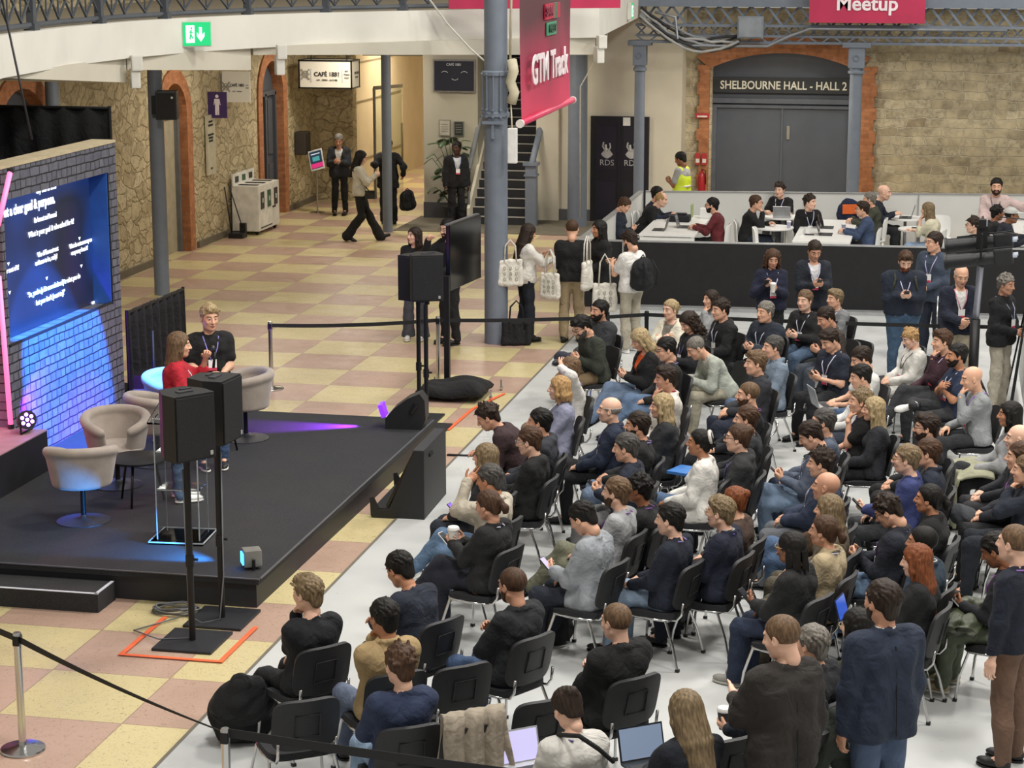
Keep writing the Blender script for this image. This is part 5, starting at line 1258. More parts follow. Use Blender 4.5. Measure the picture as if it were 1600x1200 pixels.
# ---------------------------------------------------------------- lounge
LW = mat('lounge_white_panel', '#d5d6d3', .5, var=.03, vscale=2); LB = mat('black_carpet_panel', '#1c1c1e', .9, bump=.4, bscale=80)
t = thing('lounge_partition', 'low black-fronted partition closing the front of the lounge', 'partition', (0, 0, 0))
for a, b_, n_ in (((-5.7, 32.46), (-5.0, 32.5), 0), ((-5.0, 32.5), (3.5, 33.0), 1)):
    mb = MB(); a = Vector(a); b_ = Vector(b_); d_ = b_ - a; c_ = (a + b_) / 2; rz = math.atan2(d_.y, d_.x)
    MB().box((c_.x, c_.y, .535), (d_.length, .06, 1.07), rz).build('panel', LB, t); MB().box((c_.x, c_.y + .01, 1.075), (d_.length + .02, .09, .02), rz).build('top_rail', mat('aluminium_rail', '#a5a7a8', .4, .3), t)
    MB().box((c_.x + .0, c_.y + .045, .52), (d_.length, .03, 1.04), rz).build('inner_panel', LW, t)
MB().box((-1, 32.6, .03), (8.6, .2, .06), math.atan2(.5, 8.5)).build('floor_rail', mat('aluminium_rail', '#a5a7a8', .4, .3), t)
MB().box((-5.0, 32.45, .53), (.02, .05, 1.06)).build('joint', mat('aluminium_rail', '#a5a7a8', .4, .3), t)
t = thing('lounge_partition', 'white low partition along the left side of the lounge', 'partition', (0, 0, 0))
MB().box((-5.7, 35.85, .535), (.06, 6.7, 1.07)).build('panel', LW, t); MB().box((-5.7, 35.85, 1.08), (.09, 6.7, .02)).build('top_rail', mat('aluminium_rail', '#a5a7a8', .4, .3), t)
t = thing('lounge_partition', 'white low partition closing the back of the lounge', 'partition', (0, 0, 0)); rz = math.atan2(1.1, 8.6)
MB().box((-1.3, 39.75, .535), (8.7, .06, 1.07), rz).build('panel', LW, t); MB().box((-1.3, 39.75, 1.08), (8.7, .09, .02), rz).build('top_rail', mat('aluminium_rail', '#a5a7a8', .4, .3), t)
for x in (-3.2, -2.6, -.5, .9): MB().box((x, 39.7 + (x + 1.3) * .128, .53), (.012, .05, 1.06)).build('joint', mat('joint_grey', '#9a9b9a', .5), t)
def lt(x, y, w, d, label):
    t = thing('lounge_table', label, 'table', (x, y, 0), 0, 'white lounge tables')
    MB().box((0, 0, .72), (w, d, .04), bev=.006).build('tabletop', WHITEP, t); MB().box((0, -d / 2 + .06, .64), (w - .1, .03, .1)).build('apron', mat('grey_apron', '#b9bab6', .5), t)
    MB().box((0, -d / 2 + .035, .655), (w - .02, .02, .06)).build('front_apron', WHITEP, t)
    for a in (-1, 1):
        for c_ in (-1, 1): MB().box((a * (w / 2 - .04), c_ * (d / 2 - .05), .35), (.06, .06, .7)).build('leg', WHITEP, t)
lt(-4.74, 37.1, .98, 2.7, 'long white table where the person in red sweater types'); lt(-2.05, 36.9, .98, 2.9, 'long white table where the person in blue sweater types')
lt(1.75, 37.6, 1.1, 2.6, 'white table at the right edge of the lounge')
def rt(x, y, label, r=.36):
    t = thing('round_cafe_table', label, 'table', (x, y, 0), 0, 'round white lounge tables')
    MB().lathe([(r, .715), (r + .005, .73), (r, .745)], n=32).build('tabletop', WHITEP, t, True, ang=40); MB().cyl((0, 0, .02), (0, 0, .715), .03, n=12).build('pedestal', mat('steel', '#8a8c8e', .4, .6), t, True)
    MB().lathe([(.22, 0), (.22, .012), (.04, .03)], n=24).build('base', mat('steel', '#8a8c8e', .4, .6), t, True)
rt(-3.0, 37.1, 'round white table beside the person in black sweater'); rt(-2.95, 38.6, 'round white table under the silver laptop at back'); rt(-.72, 38.9, 'round white table with laptop of the bald person'); rt(-.45, 37.4, 'round white table before the long-haired person')
def wchair(x, y, yaw, label):
    t = thing('white_moulded_chair', label, 'chair', (x, y, .006), yaw, 'white moulded lounge chairs')
    mb = MB(); sheet(mb, lambda u, v: (lambda q: (q[0], q[1], .45))(sq(u, v, .44, .42)), 8, 8, .02); mb.build('seat', WHITEP, t, True, ang=60)
    mb = MB(); sheet(mb, lambda u, v: (lambda q: (q[0] * (1 - .1 * (q[1] + .2)), -.21 - .08 * (q[1] + .2) + .06 * (q[0] / .2) ** 2, .64 + q[1]))(sq(u, v, .42, .42)), 8, 8, .015); mb.build('backrest', WHITEP, t, True, ang=60)
    for a in (-1, 1):
        for c_ in (-1, 1): MB().cyl((a * .17, c_ * .16, .44), (a * .22, c_ * .2, 0), .014, n=8).build('leg', WHITEP, t, True)
# small things
def laptop(loc, rz, label, open_=1.85, shell='#a9acb0', scr_='#1c2430', es=0, small=False):
    t = thing('laptop', label, 'laptop', loc, rz); w, d = (.32, .22) if not small else (.24, .17)
    MB().box((0, 0, .008), (w, d, .014), bev=.003).build('keyboard_deck', mat('laptop_shell', shell, .35, .4), t); MB().box((0, -.01, .016), (w * .86, d * .5, .002)).build('keyboard', mat('keys', '#2c2d30', .6), t)
    R_ = Matrix.Rotation(-(open_ - PI / 2), 3, 'X') ; R_ = Matrix.Rotation(PI - open_ - PI / 2, 3, 'X') if 0 else Matrix.Rotation(-(open_ - PI / 2), 3, 'X')
    c = Vector((0, d / 2, .014)) + R_ @ Vector((0, 0, d / 2)); MB().box(c, (w, .007, d), R=R_).build('lid', mat('laptop_shell', shell, .35, .4), t)
    c2 = c + R_ @ Vector((0, -.005, 0)); MB().box(c2, (w * .93, .002, d * .9), R=R_).build('display', mat('laptop_display', scr_, .2, emit=scr_, es=es, var=0) if es else mat('laptop_display', scr_, .2, var=0), t)
    return t
def phone(loc, R, label, col='#101114', lit=None):
    t = thing('smartphone', label, 'phone', loc); MB().box((0, 0, 0), (.072, .15, .009), R=R, bev=.003).build('case', mat('phone_case', col, .4), t)
    MB().box(R @ Vector((0, 0, .005)), (.064, .138, .002), R=R).build('display', mat('phone_display', lit or '#20242c', .15, emit=lit, es=.8, var=0) if lit else mat('phone_display', '#20242c', .15, var=0), t); return t
def cup(loc, label, col='#e3e0d8', lid='#efefec', s=1.):
    t = thing('paper_cup', label, 'cup', loc); MB().lathe([(.028 * s, 0), (.040 * s, .11 * s)], n=20).build('cup_body', mat('cup_card', col, .6), t, True, ang=40); MB().lathe([(.043 * s, .108 * s), (.043 * s, .118 * s), (.036 * s, .13 * s)], n=20).build('lid', mat('cup_lid', lid, .4), t, True, ang=40); return t
def backpack(loc, rz, label, col='#15161a', s=1., tilt=0., fold=.014):
    t = thing('backpack', label, 'bag', loc, rz); f = F(.06)
    f.ell((0, 0, .2 * s), (.16 * s, .11 * s, .21 * s)).ell((0, .08 * s, .14 * s), (.12 * s, .07 * s, .12 * s)).ell((0, 0, .1 * s), (.15 * s, .12 * s, .1 * s))
    if tilt: f.p = [(q[0], np.array(Matrix.Rotation(tilt, 3, 'X') @ Vector(q[1])) + V3(0, 0, .03), q[2], rotm(tilt), q[4], q[5]) for q in f.p]
    f.cut = [((0, 0, -1), 0)]; V, Q = f.mesh(.013, fold=fold, seed=4); obj('bag_body', np_mesh('bag_body', V, Q, fabric(col)), t)
    if tilt: return t
    for s_ in (-1, 1): MB().tube([(s_ * .07 * s, -.09 * s, .38 * s), (s_ * .1 * s, -.17 * s, .25 * s), (s_ * .12 * s, -.12 * s, .06 * s)], .014, 6).build('strap', fabric('#1b1c20'), t, True)
    MB().tube([(-.04, 0, .40 * s), (0, -.01, .44 * s), (.04, 0, .40 * s)], .009, 6).build('handle', fabric('#1b1c20'), t, True); return t
def tote(loc, rz, label, col='#d9d4c6', w=.36, h=.4, strap=.28, prints=True, dark=False):
    t = thing('tote_bag', label, 'bag', loc, rz); f = F(.05)
    f.cone((-w / 2 + .04, 0, .05), (w / 2 - .04, 0, .05), .045).cone((-w / 2 + .03, 0, h - .03), (w / 2 - .03, 0, h - .03), .022).cone((-w / 2 + .035, 0, .05), (-w / 2 + .03, 0, h - .03), .04, .02).cone((w / 2 - .035, 0, .05), (w / 2 - .03, 0, h - .03), .04, .02).cone((0, 0, .05), (0, 0, h - .03), .06, .03)
    for q in range(5): x = (q - 2) * w / 5; f.cone((x, 0, .05), (x, 0, h - .03), .05, .024)
    f.p = [q if q[0] != 'c' else (q[0], q[1] * V3(1, .5, 1), q[2] * V3(1, .5, 1), q[3] * .8, q[4] * .8, q[5]) for q in f.p]
    V, Q = f.mesh(.012, fold=.006, seed=2); obj('bag_body', np_mesh('bag_body', V, Q, fabric(col)), t)
    for s_ in (-1, 1): MB().tube([(-w * .25, s_ * .02, h - .04), (-w * .2, s_ * .02, h + strap * .7), (0, s_ * .012, h + strap), (w * .2, s_ * .02, h + strap * .7), (w * .25, s_ * .02, h - .04)], .011, 6).build('handle', fabric(col), t, True)
    if prints:
        rg = random.Random(5)
        for q in range(9):
            x, z = ((q % 3) - 1) * w * .24, h * .28 + (q // 3) * h * .2; r_ = .022
            MB().tube([(x + r_ * rg.uniform(.5, 1.2) * math.cos(a), -.052, z + r_ * rg.uniform(.6, 1.4) * math.sin(a)) for a in np.linspace(0, 2 * PI, 8)[:-1]], .004, 4, closed=True).build('print', mat('green_grey_print', '#8a917c', .7), t)
    return t
# ---------------------------------------------------------------- hall: stair, signs, bin, plant
def XW(px, py, x):
    d = CF + CR * ((px - 800) / F_PX) - CU * ((py - 600) / F_PX); q = x / d.x; return Vector((x, d.y * q, CAM_H + d.z * q))
def YW(px, py, y):
    d = CF + CR * ((px - 800) / F_PX) - CU * ((py - 600) / F_PX); q = y / d.y; return Vector((d.x * q, y, CAM_H + d.z * q))
t = thing('staircase', 'dark stair with pale nosings rising behind the thick column', 'stairs', (0, 0, 0))
TR = mat('dark_tread', '#2c2d2f', .8, var=.1)
for q in range(20):
    z = .17 * (q + 1); y = 41.7 + .2 * q; MB().box((-9.03, y + .15, z - .085), (1.22, .3, .17)).build('step', TR, t)
    MB().box((-9.03, y + .012, z + .004), (1.22, .04, .022)).build('nosing', mat('pale_nosing', '#b4b2a8', .5), t)
mb = MB(); pl = [(41.6, 0), (41.9, 0), (45.9, 3.4), (45.9, 3.95), (41.6, .35)]
mb.prism(pl, -9.68, -9.62, T=TX); mb.build('string_board', CREAM, t)
mb = MB().tube([(-9.66, 41.7, 1.15), (-9.66, 45.6, 4.45)], .055, 8).tube([(-9.66, 41.7, 1.15), (-9.66, 41.7, 0)], .03, 8); mb.build('handrail', mat('grey_handrail', '#7c8184', .45), t, True)
MB().box((-8.35, 41.75, .62), (.22, .22, 1.24)).box((-8.35, 41.75, 1.28), (.3, .3, .06)).box((-8.35, 41.75, 1.05), (.27, .27, .04)).build('newel_post', GREYM, t)
MB().tube([(-8.35, 41.75, 1.25), (-8.35, 42.4, 1.7), (-8.35, 45.6, 4.4)], .07, 8).build('side_rail', GREYM, t, True)
st(MB().box((-8.9, 46.4, 3), (1.6, .2, 6)).build('wall_back', mat('dark_stairwell', '#3a3a38', .9)))
# television panel and notices on the cream wall
a = YW(679, 95, 42.5); c = YW(741, 142, 42.5)
t = thing('menu_screen', 'dark wall screen with cafe title, in a grey frame', 'screen', ((a.x + c.x) / 2, 42.5, (a.z + c.z) / 2)); w, h = c.x - a.x, a.z - c.z
MB().box((0, 0, 0), (w + .07, .05, h + .07), bev=.01).build('frame', mat('grey_frame', '#8b8b86', .5), t); MB().box((0, -.03, 0), (w, .02, h)).build('display', mat('dark_display', '#26282e', .3, emit='#20222a', es=.3, var=0), t)
GT = mat('grey_text', '#a9a9a6', .5, emit='#a9a9a6', es=.4, var=0)
text('CAFÉ 1881', .07, 'lettering', GT, t, (0, -.045, h * .38))
for x, z, s_ in ((-.2, .05, 1), (.02, -.04, -1), (.22, .05, 1)): MB().tube([(x + .07 * math.cos(q), -.042, z + s_ * .045 * math.sin(q)) for q in np.linspace(.3, PI - .3, 8)], .006, 4).build('arc_mark', GT, t)
for (u0, v0, u1, v1), cm, lb in (((686, 187, 704, 213), '#c2bfae', 'pale framed notice on the cream wall left of the stairs'), ((709, 189, 725, 213), '#2c3330', 'dark framed notice on the cream wall above the plant')):
    a = YW(u0, v0, 42.53); c = YW(u1, v1, 42.53); o = tag(MB().box(((a.x + c.x) / 2, 42.54, (a.z + c.z) / 2), (c.x - a.x, .03, a.z - c.z)).build('wall_notice', mat('frame_grey', '#8f8e84', .5)), lb, 'notice')
    MB().box(((a.x + c.x) / 2, 42.52, (a.z + c.z) / 2), (c.x - a.x - .04, .012, a.z - c.z - .04)).build('sheet', mat('notice_sheet', cm, .6), o)
    for q in range(4): MB().box(((a.x + c.x) / 2, 42.512, (a.z + c.z) / 2 + .08 - q * .05), ((c.x - a.x) * .6, .004, .012)).build('text_line', mat('text_line_grey', '#8a8a82', .6), o)
# potted plant
t = thing('potted_plant', 'large split-leaf plant in pot behind the guard in black suit', 'plant', (-10.12, 42.1, 0))
MB().lathe([(.15, 0), (.2, .3), (.22, .32), (.2, .32)], n=24).build('pot', mat('dark_pot', '#3a3c3a', .5), t, True, ang=40)
rg = random.Random(8); LM = mat('leaf', '#3c5334', .45, var=.25, vscale=3); lv = MB(); sm_ = MB()
for q in range(44):
    a = rg.uniform(0, 2 * PI); z = rg.uniform(.5, 1.75); r_ = rg.uniform(.1, .42) * (1.1 - abs(z - 1.2) * .4); p = Vector((r_ * math.cos(a), r_ * math.sin(a) * .6, z)); L = rg.uniform(.16, .27)
    sm_.tube([(0, 0, .3), p * .5 + Vector((0, 0, z * .3)), p], .008, 4); d_ = Vector((math.cos(a), math.sin(a), rg.uniform(-.5, .2))).normalized(); sd = d_.cross(Vector((0, 0, 1))).normalized(); up = sd.cross(d_)
    n0 = 9; edge = []
    for k in range(n0):
        u = k / (n0 - 1); wd = L * .52 * math.sin(PI * min(1, u * .92 + .06)) ** .6 * (1 if k % 2 else .5); edge.append((u, wd))
    pts = [p] ; lft = [p + d_ * L * u + sd * wd - up * (.25 * L * u * u) for u, wd in edge]; rgt = [p + d_ * L * u - sd * wd - up * (.25 * L * u * u) for u, wd in edge]; mid = [p + d_ * L * u - up * (.25 * L * u * u) + up * .01 for u, wd in edge]
    vs = lft + mid + rgt; fs = []
    for k in range(n0 - 1): fs += [(k, k + 1, n0 + k + 1, n0 + k), (n0 + k, n0 + k + 1, 2 * n0 + k + 1, 2 * n0 + k)]
    lv.add(vs, fs)
o = lv.build('foliage', LM, t, True, fix=False); so = o.modifiers.new('s', 'SOLIDIFY'); so.thickness = .003; sm_.build('stem', mat('stem_green', '#4a5a38', .6), t, True)
# café sign box hanging at the entrance
t = thing('hanging_sign_box', 'white box sign with black frame and café name, hanging at entrance', 'sign', (-13.1, 43.3, 2.96), 0)
SW = mat('sign_white', '#d6d1c2', .6, emit='#d8cfba', es=.12, var=0); BT = mat('black_print', '#1c1c1c', .6)
MB().box((0, 0, 0), (1.16, .6, .58)).build('panel', SW, t)
mb = MB()
for z in (-.29, .29):
    for y in (-.3, .3): mb.box((0, y, z), (1.2, .03, .03))
    for x in (-.58, .58): mb.box((x, 0, z), (.03, .63, .03))
for x in (-.58, .58):
    for y in (-.3, .3): mb.box((x, y, 0), (.03, .03, .6))
mb.build('frame', BLACKM, t); MB().cyl((-.4, 0, .29), (-.4, 0, 1.36), .012, n=6).cyl((.4, 0, .29), (.4, 0, 1.36), .012, n=6).build('hanger', BLACKM, t)
text('CAFÉ 1881', .125, 'lettering', BT, t, (.04, -.31, .0), bold=.003); text('EAT . DRINK . GATHER', .045, 'lettering', BT, t, (.04, -.31, -.12)); text('|', .3, 'rule', GT, t, (-.31, -.31, 0)); text('|', .3, 'rule', GT, t, (.38, -.31, 0))
[text(w_, .045, 'lettering', BT, t, (.48, -.31, z_)) for w_, z_ in (('EAT', .07), ('DRINK', 0), ('MEET', -.07))]; text('CAFÉ 1881', .07, 'lettering', BT, t, (.595, .05, .02), (PI / 2, 0, PI / 2)); text('EAT . DRINK', .035, 'lettering', BT, t, (.595, .05, -.07), (PI / 2, 0, PI / 2))
def crest(t, x, y, z, s_, rz=0):
    mb = MB()
    for a0, a1 in (((-.1, -.12), (.1, .12)), ((.1, -.12), (-.1, .12)), ((-.11, .0), (.11, .0))): mb.tube([(a0[0] * s_, 0, a0[1] * s_), (a1[0] * s_, 0, a1[1] * s_)], .012 * s_ * 1.6, 4)
    mb.tube([(.08 * s_ * math.cos(q), 0, .08 * s_ * math.sin(q)) for q in np.linspace(0, 2 * PI, 10)[:-1]], .01 * s_, 4, closed=True)
    o = mb.build('emblem', mat('pale_emblem', '#9b9688', .6), t); o.location = (x, y, z); o.rotation_euler = (0, 0, rz)
crest(t, -.44, -.31, 0, .9)
t = thing('projecting_sign', 'white café sign projecting from stone wall above the recycling bin', 'sign', (-13.68, 38.95, 2.96), .0)
MB().box((0, 0, 0), (.56, .08, .6), bev=.008).build('panel', SW, t); MB().box((-.3, 0, 0), (.05, .05, .5)).build('bracket', mat('grey_frame', '#8b8b86', .5), t)
text('CAFÉ 1881', .078, 'lettering', BT, t, (.03, -.045, .03), sx=.85, bold=.002); text('EAT . DRINK', .035, 'lettering', BT, t, (.03, -.045, -.09)); crest(t, -.2, -.045, 0, .8); [text(w_, .03, 'lettering', BT, t, (.235, -.045, z_)) for w_, z_ in (('EAT', .03), ('MEET', -.02))]
t = thing('toilet_sign', 'purple sign with white standing figure on the stone wall', 'sign', (-13.97, 38.2, 2.66), 0)
MB().box((.16, 0, 0), (.38, .04, .5)).build('panel', mat('purple_sign', '#3d2a5c', .5), t)
mb = MB().lathe([(.001, .035), (.03, .015), (.035, -.01), (.02, -.03)], n=10); mb.v = [(x + .16, -.025 + y * .1, z + .17) for x, y, z in mb.v]
mb.prism([(.1, .0), (.09, .0), (.11, .12), (.21, .12), (.23, 0), (.22, 0), (.2, .06), (.2, -.19), (.165, -.19), (.16, -.02), (.155, -.19), (.12, -.19), (.12, .06)], -.028, -.022, T=TY); mb.build('figure', mat('pale_figure', '#d8cfd8', .6), t)
o = tag(MB().box((-13.95, 38.14, 1.9), (.04, .46, 1.15)).build('wall_sign', mat('beige_sign', '#bdb79f', .6)), 'tall narrow beige direction sign on stone wall below the purple sign', 'sign')
for q, (z, w) in enumerate(((2.35, .2), (2.28, .25), (2.1, .3), (2.04, .22), (1.98, .2), (1.45, .08))): MB().box((-13.925, 38.1, z), (.01, w, .035)).build('text_line', BT, o)
# recycling bin with sweeping set
t = thing('recycling_bin', 'white three-slot recycling cabinet on castors by the stone wall', 'bin', (-13.65, 39.85, 0), 0)
WP = mat('bin_white', '#e0ded6', .5)
MB().box((0, 0, .53), (.56, 1.3, .9), bev=.01).build('body', WP, t); MB().box((-.26, 0, 1.08), (.03, 1.3, .26)).build('back_board', WP, t)
for q, c_ in enumerate(('#3a3c38', '#3c5c44', '#3c3430')):
    y = -.42 + q * .42; MB().box((.0, y, .983), (.4, .13, .01)).build('slot', mat('slot_black', '#141412', .9), t); MB().box((.285, y, .68), (.012, .2, .34)).build('label_plate', mat('bin_label', c_, .6), t)
    MB().box((.293, y, .68), (.004, .06, .09)).build('symbol', mat('pale_symbol', '#c9cfc4', .6), t); MB().box((-.242, y, 1.09), (.006, .2, .12)).build('sign_plate', mat('bin_label', c_, .6), t)
for y in (-.05, .06): MB().cyl((.28, .28 + y, .48), (.3, .28 + y, .48), .022, n=10).build('lock', BLACKP, t)
MB().box((.286, -.2, .14), (.006, .7, .02)).build('print_line', BLACKP, t)
for x in (-.2, .2):
    for y in (-.55, .55): MB().cyl((x, y - .02, .04), (x, y + .02, .04), .04, n=12).build('castor', BLACKP, t)
t = thing('dustpan_and_brush', 'black long-handled dustpan and brush left of the recycling bin', 'dustpan', (-13.7, 38.85, 0), 0)
MB().box((0, 0, .05), (.3, .28, .1), bev=.01).box((.08, .1, .17), (.12, .1, .22)).build('pan', BLACKP, t); MB().cyl((-.1, -.05, .05), (-.25, .0, 1.0), .014, n=8).build('handle', BLACKP, t, True); MB().cyl((.08, .05, .2), (-.2, .1, 1.05), .012, n=8).build('brush_handle', BLACKP, t, True)
# tablet stand, wall case, column loudspeaker, fire items, exit signs
t = thing('tablet_stand', 'tilted tablet kiosk on a slim steel pole near the corner', 'stand', (-13.3, 42.9, 0), 0)
MB().lathe([(.17, 0), (.17, .012), (.03, .03)], n=24).cyl((0, 0, .02), (0, 0, 1.0), .018, n=10).build('pole', CHROME, t, True, ang=40)
R_ = Matrix.Rotation(.35, 3, 'Y') @ Matrix.Rotation(-.6, 3, 'X'); R_ = Matrix.Rotation(-.28, 3, 'Y') @ Matrix.Rotation(-.35, 3, 'X')
MB().box((0, 0, 1.14), (.32, .03, .46), R=R_, bev=.012).build('frame', mat('white_tablet', '#dcdcd8', .3), t)
n_ = R_ @ Vector((0, -1, 0))
MB().box(Vector((0, 0, 1.14)) + n_ * .018, (.27, .006, .38), R=R_).build('display', mat('tablet_display', '#1f2a38', .3, emit='#27384a', es=.7, var=0), t)
MB().box(Vector((0, 0, 1.14)) + n_ * .022 + R_ @ Vector((0, 0, -.13)), (.27, .004, .1), R=R_).build('magenta_band', mat('magenta_band', '#c23070', .4, emit='#c23070', es=.7, var=0), t)
MB().box(Vector((0, 0, 1.14)) + n_ * .022 + R_ @ Vector((0, 0, .02)), (.16, .004, .1), R=R_).build('teal_mark', mat('teal_mark', '#4a9aa0', .4, emit='#4a9aa0', es=.5, var=0), t)
MB().box(Vector((0, 0, 1.14)) + n_ * .022 + R_ @ Vector((0, 0, .13)), (.2, .004, .02), R=R_).build('text_line', mat('lit_line', '#cfd6dc', .4, emit='#cfd6dc', es=.6, var=0), t)
t = thing('wall_loudspeaker', 'dark box loudspeaker fixed low on the corner stone wall', 'loudspeaker', (-13.86, 43.7, 1.42)); MB().box((0, 0, 0), (.26, .36, .5), bev=.03).build('cabinet', mat('dark_brown_plastic', '#3a332e', .6), t); MB().box((.13, 0, 0), (.015, .3, .44)).build('grille', mat('speaker_grille', '#101114', .6, bump=.6, bscale=220), t)
t = thing('column_loudspeaker', 'black loudspeaker bolted to the slim left column', 'loudspeaker', (-12.42, 31.98, 2.95), .25); MB().box((0, 0, .2), (.34, .34, .46), bev=.015).build('cabinet', BLACKP, t); MB().box((0, -.175, .2), (.29, .012, .4)).build('grille', mat('speaker_grille', '#101114', .6, bump=.6, bscale=220), t)
MB().box((-.2, 0, .2), (.1, .06, .3)).build('bracket', BLACKM, t); MB().cyl((.1, -.185, .33), (.1, -.175, .33), .02, n=10).build('lamp', mat('pale_dot', '#c9c9c4', .4), t)
def exitsign(loc, rz, label, s_=1.):
    t = thing('exit_sign', label, 'exit sign', loc, rz, 'lit green emergency exit signs')
    MB().box((0, 0, 0), (.36 * s_, .07, .30 * s_), bev=.01).build('housing', mat('sign_housing', '#d4d2c8', .5), t)
    MB().box((0, -.04, 0), (.33 * s_, .012, .27 * s_)).build('lit_panel', mat('exit_green', '#12a060', .4, emit='#16b46c', es=1.0, var=0), t)
    W_ = mat('exit_white', '#eafff2', .4, emit='#e8fff0', es=1.5, var=0)
    MB().box((-.08 * s_, -.05, 0), (.1 * s_, .006, .2 * s_)).build('door_mark', W_, t)
    G_ = mat('exit_green', '#12a060', .4, emit='#16b46c', es=1.0, var=0)
    MB().tube([(-.08, -.056, .06), (-.085, -.056, .0), (-.1, -.056, -.07)], .012, 5).tube([(-.085, -.056, 0), (-.06, -.056, -.06)], .01, 5).tube([(-.11, -.056, .03), (-.055, -.056, .02)], .008, 5).cyl((-.075, -.06, .078), (-.075, -.054, .078), .014, n=8).build('running_figure', G_, t)
    MB().prism([(.03, .09), (.065, .09), (.065, -.02), (.1, .02), (.1, -.03), (.05, -.1), (.0, -.03), (.0, .02), (.03, -.02)], -.056, -.05, T=TY).build('arrow', W_, t)
p = dpt(305, 27.9, 4.52); exitsign((p.x + .02, p.y - .02, 4.53), .60, 'lit green exit sign with arrow on the gallery fascia at left', 1.15)
p = (-5.9, 38.8); exitsign((corner[0] + (p[0] - corner[0]) * .9 + .05, corner[1] + (p[1] - corner[1]) * .9, 4.5), PI / 2 + .07 - .0, 'lit green exit sign on the fascia above black double doors')
o = tag(MB().tube([dpt(q, D, z) for q, D, z in ((668, 30.5, 4.95), (700, 30.5, 4.55), (735, 30.5, 4.2), (762, 29.9, 4.02))], .015, 6).build('white_cable', mat('white_cable', '#d8d6cc', .5), None, True), 'white cable drooping across the fascia to the thick column', 'cable')
tag(MB().tube([YW(952, 10, 38), YW(948, 60, 38), YW(930, 95, 40), YW(907, 135, 41.6), YW(906, 340, 41.6)], .015, 6).build('white_cable', mat('white_cable', '#d8d6cc', .5), None, True), 'white cable running down beside the column right of the banner', 'cable')
tag(MB().tube([(dpt(-2, 20, 5.35)), dpt(50, 19.8, 3.9)], .012, 6).build('black_rigging_cable', BLACKP, None, True), 'thin black cable slanting down in front of drape, upper left', 'cable')
tag(MB().box((-7.55, 42.73, 1.78), (.16, .03, .36)).build('red_notice', mat('red_sign', '#9c2f30', .5)), 'red fire notice on cream wall left of the black doors', 'sign')
for x, z, w, h, lb in ((-5.03, 2.2, .3, .1, 'small red strip sign on the stone beside brick jamb'), (-5.11, 1.3, .11, .24, 'left of two small red and white fire signs on brick'), (-4.97, 1.3, .11, .24, 'right of two small red and white fire signs on brick')):
    o = tag(MB().box((x, 43.24, z), (w, .02, h)).build('fire_sign', mat('red_sign', '#b23436', .5)), lb, 'sign'); MB().box((x, 43.225, z - h * .15), (w * .7, .008, h * .35)).build('white_field', mat('sign_white_field', '#dcd6cc', .5), o)
t = thing('fire_extinguisher', 'red fire extinguisher standing by the brick jamb behind hi-vis person', 'fire extinguisher', (-5.0, 43.1, 0)); MB().lathe([(.07, .5), (.08, .55), (.08, .95), (.05, 1.03), (.02, 1.05), (.02, 1.1)], n=18).build('cylinder', mat('red_enamel', '#a02024', .3), t, True, ang=40); MB().tube([(0, 0, 1.1), (.08, -.05, 1.08), (.09, -.05, .8)], .012, 6).build('hose', BLACKP, t, True); MB().box((0, 0, .26), (.24, .2, .5)).build('stand', BLACKP, t)
# followspot stand at right
t = thing('lighting_stand', 'tall steel lighting stand rising among audience at the right', 'stand', (.41, 25.2, 0))
MB().cyl((0, 0, .05), (0, 0, 1.3), .06, n=14).build('lower_tube', BLACKM, t, True); MB().cyl((0, 0, 1.2), (.05, 0, 2.5), .04, n=14).build('pole', mat('aluminium', '#a5a8b4', .35, .6), t, True)
for a in (0, 2.1, 4.2): MB().cyl((0, 0, .75), (.34 * math.cos(a), .34 * math.sin(a), .02), .016, n=8).build('leg', BLACKM, t, True)
MB().cyl((0, 0, 1.15), (0, 0, 1.3), .05, n=12).cyl((.02, 0, 1.95), (.05, 0, 2.0), .05, n=12).build('collar', BLACKM, t)
MB().box((.03, 0, 2.22), (.13, .09, .42)).box((.03, 0, 2.46), (.09, .14, .1)).build('clamp', BLACKM, t)
for k, (y0, z0, lb) in enumerate(((-.14, 2.06, 'nearer of two black profile spotlights on the lighting stand'), (.2, 2.2, 'farther of two black profile spotlights on the lighting stand'))):
    t = thing('profile_spotlight', lb, 'spotlight', (.44, 25.2 + y0, z0), -.05, 'profile spotlights on the lighting stand')
    M_ = Matrix.Rotation(-.14, 4, 'Y'); mb = MB(); mb.cyl((-.4, 0, 0), (-.1, 0, 0), .09, .085, 20).cyl((-.1, 0, 0), (.16, 0, .0), .082, .075, 20).cyl((-.43, 0, 0), (-.4, 0, 0), .105, .105, 20).box((-.2, 0, .09), (.16, .02, .03)).box((-.02, -.09, 0), (.1, .02, .05))
    mb.v = [tuple(M_ @ Vector(v_)) for v_ in mb.v]; mb.build('barrel', BLACKP, t, True, ang=35)
    mb = MB().box((.26, 0, 0), (.22, .17, .19), bev=.02).box((.12, 0, .1), (.5, .03, .02)); mb.v = [tuple(M_ @ Vector(v_)) for v_ in mb.v]; mb.build('lamp_housing', BLACKP, t)
    mb = MB().cyl((.36, .03, 0), (.43, .03, 0), .03, n=10).cyl((.36, -.05, 0), (.42, -.05, 0), .025, n=10); mb.v = [tuple(M_ @ Vector(v_)) for v_ in mb.v]; mb.build('connector', mat('pale_blue_metal', '#b4bccc', .3, .4), t)
    MB().tube([(0, -.13, 0), (0, -.13, .3), (0, .13, .3), (0, .13, 0)], .014, 6).build('yoke', BLACKM, t); MB().tube([(.4, 0, .02), (.52, 0, .1), (.5, 0, .3), (.2, 0, .32)], .008, 5).build('cable', BLACKP, t, True)
t = thing('display_easel', 'white display board on a black easel at right edge', 'easel', (1.12, 26.4, 0), .0)
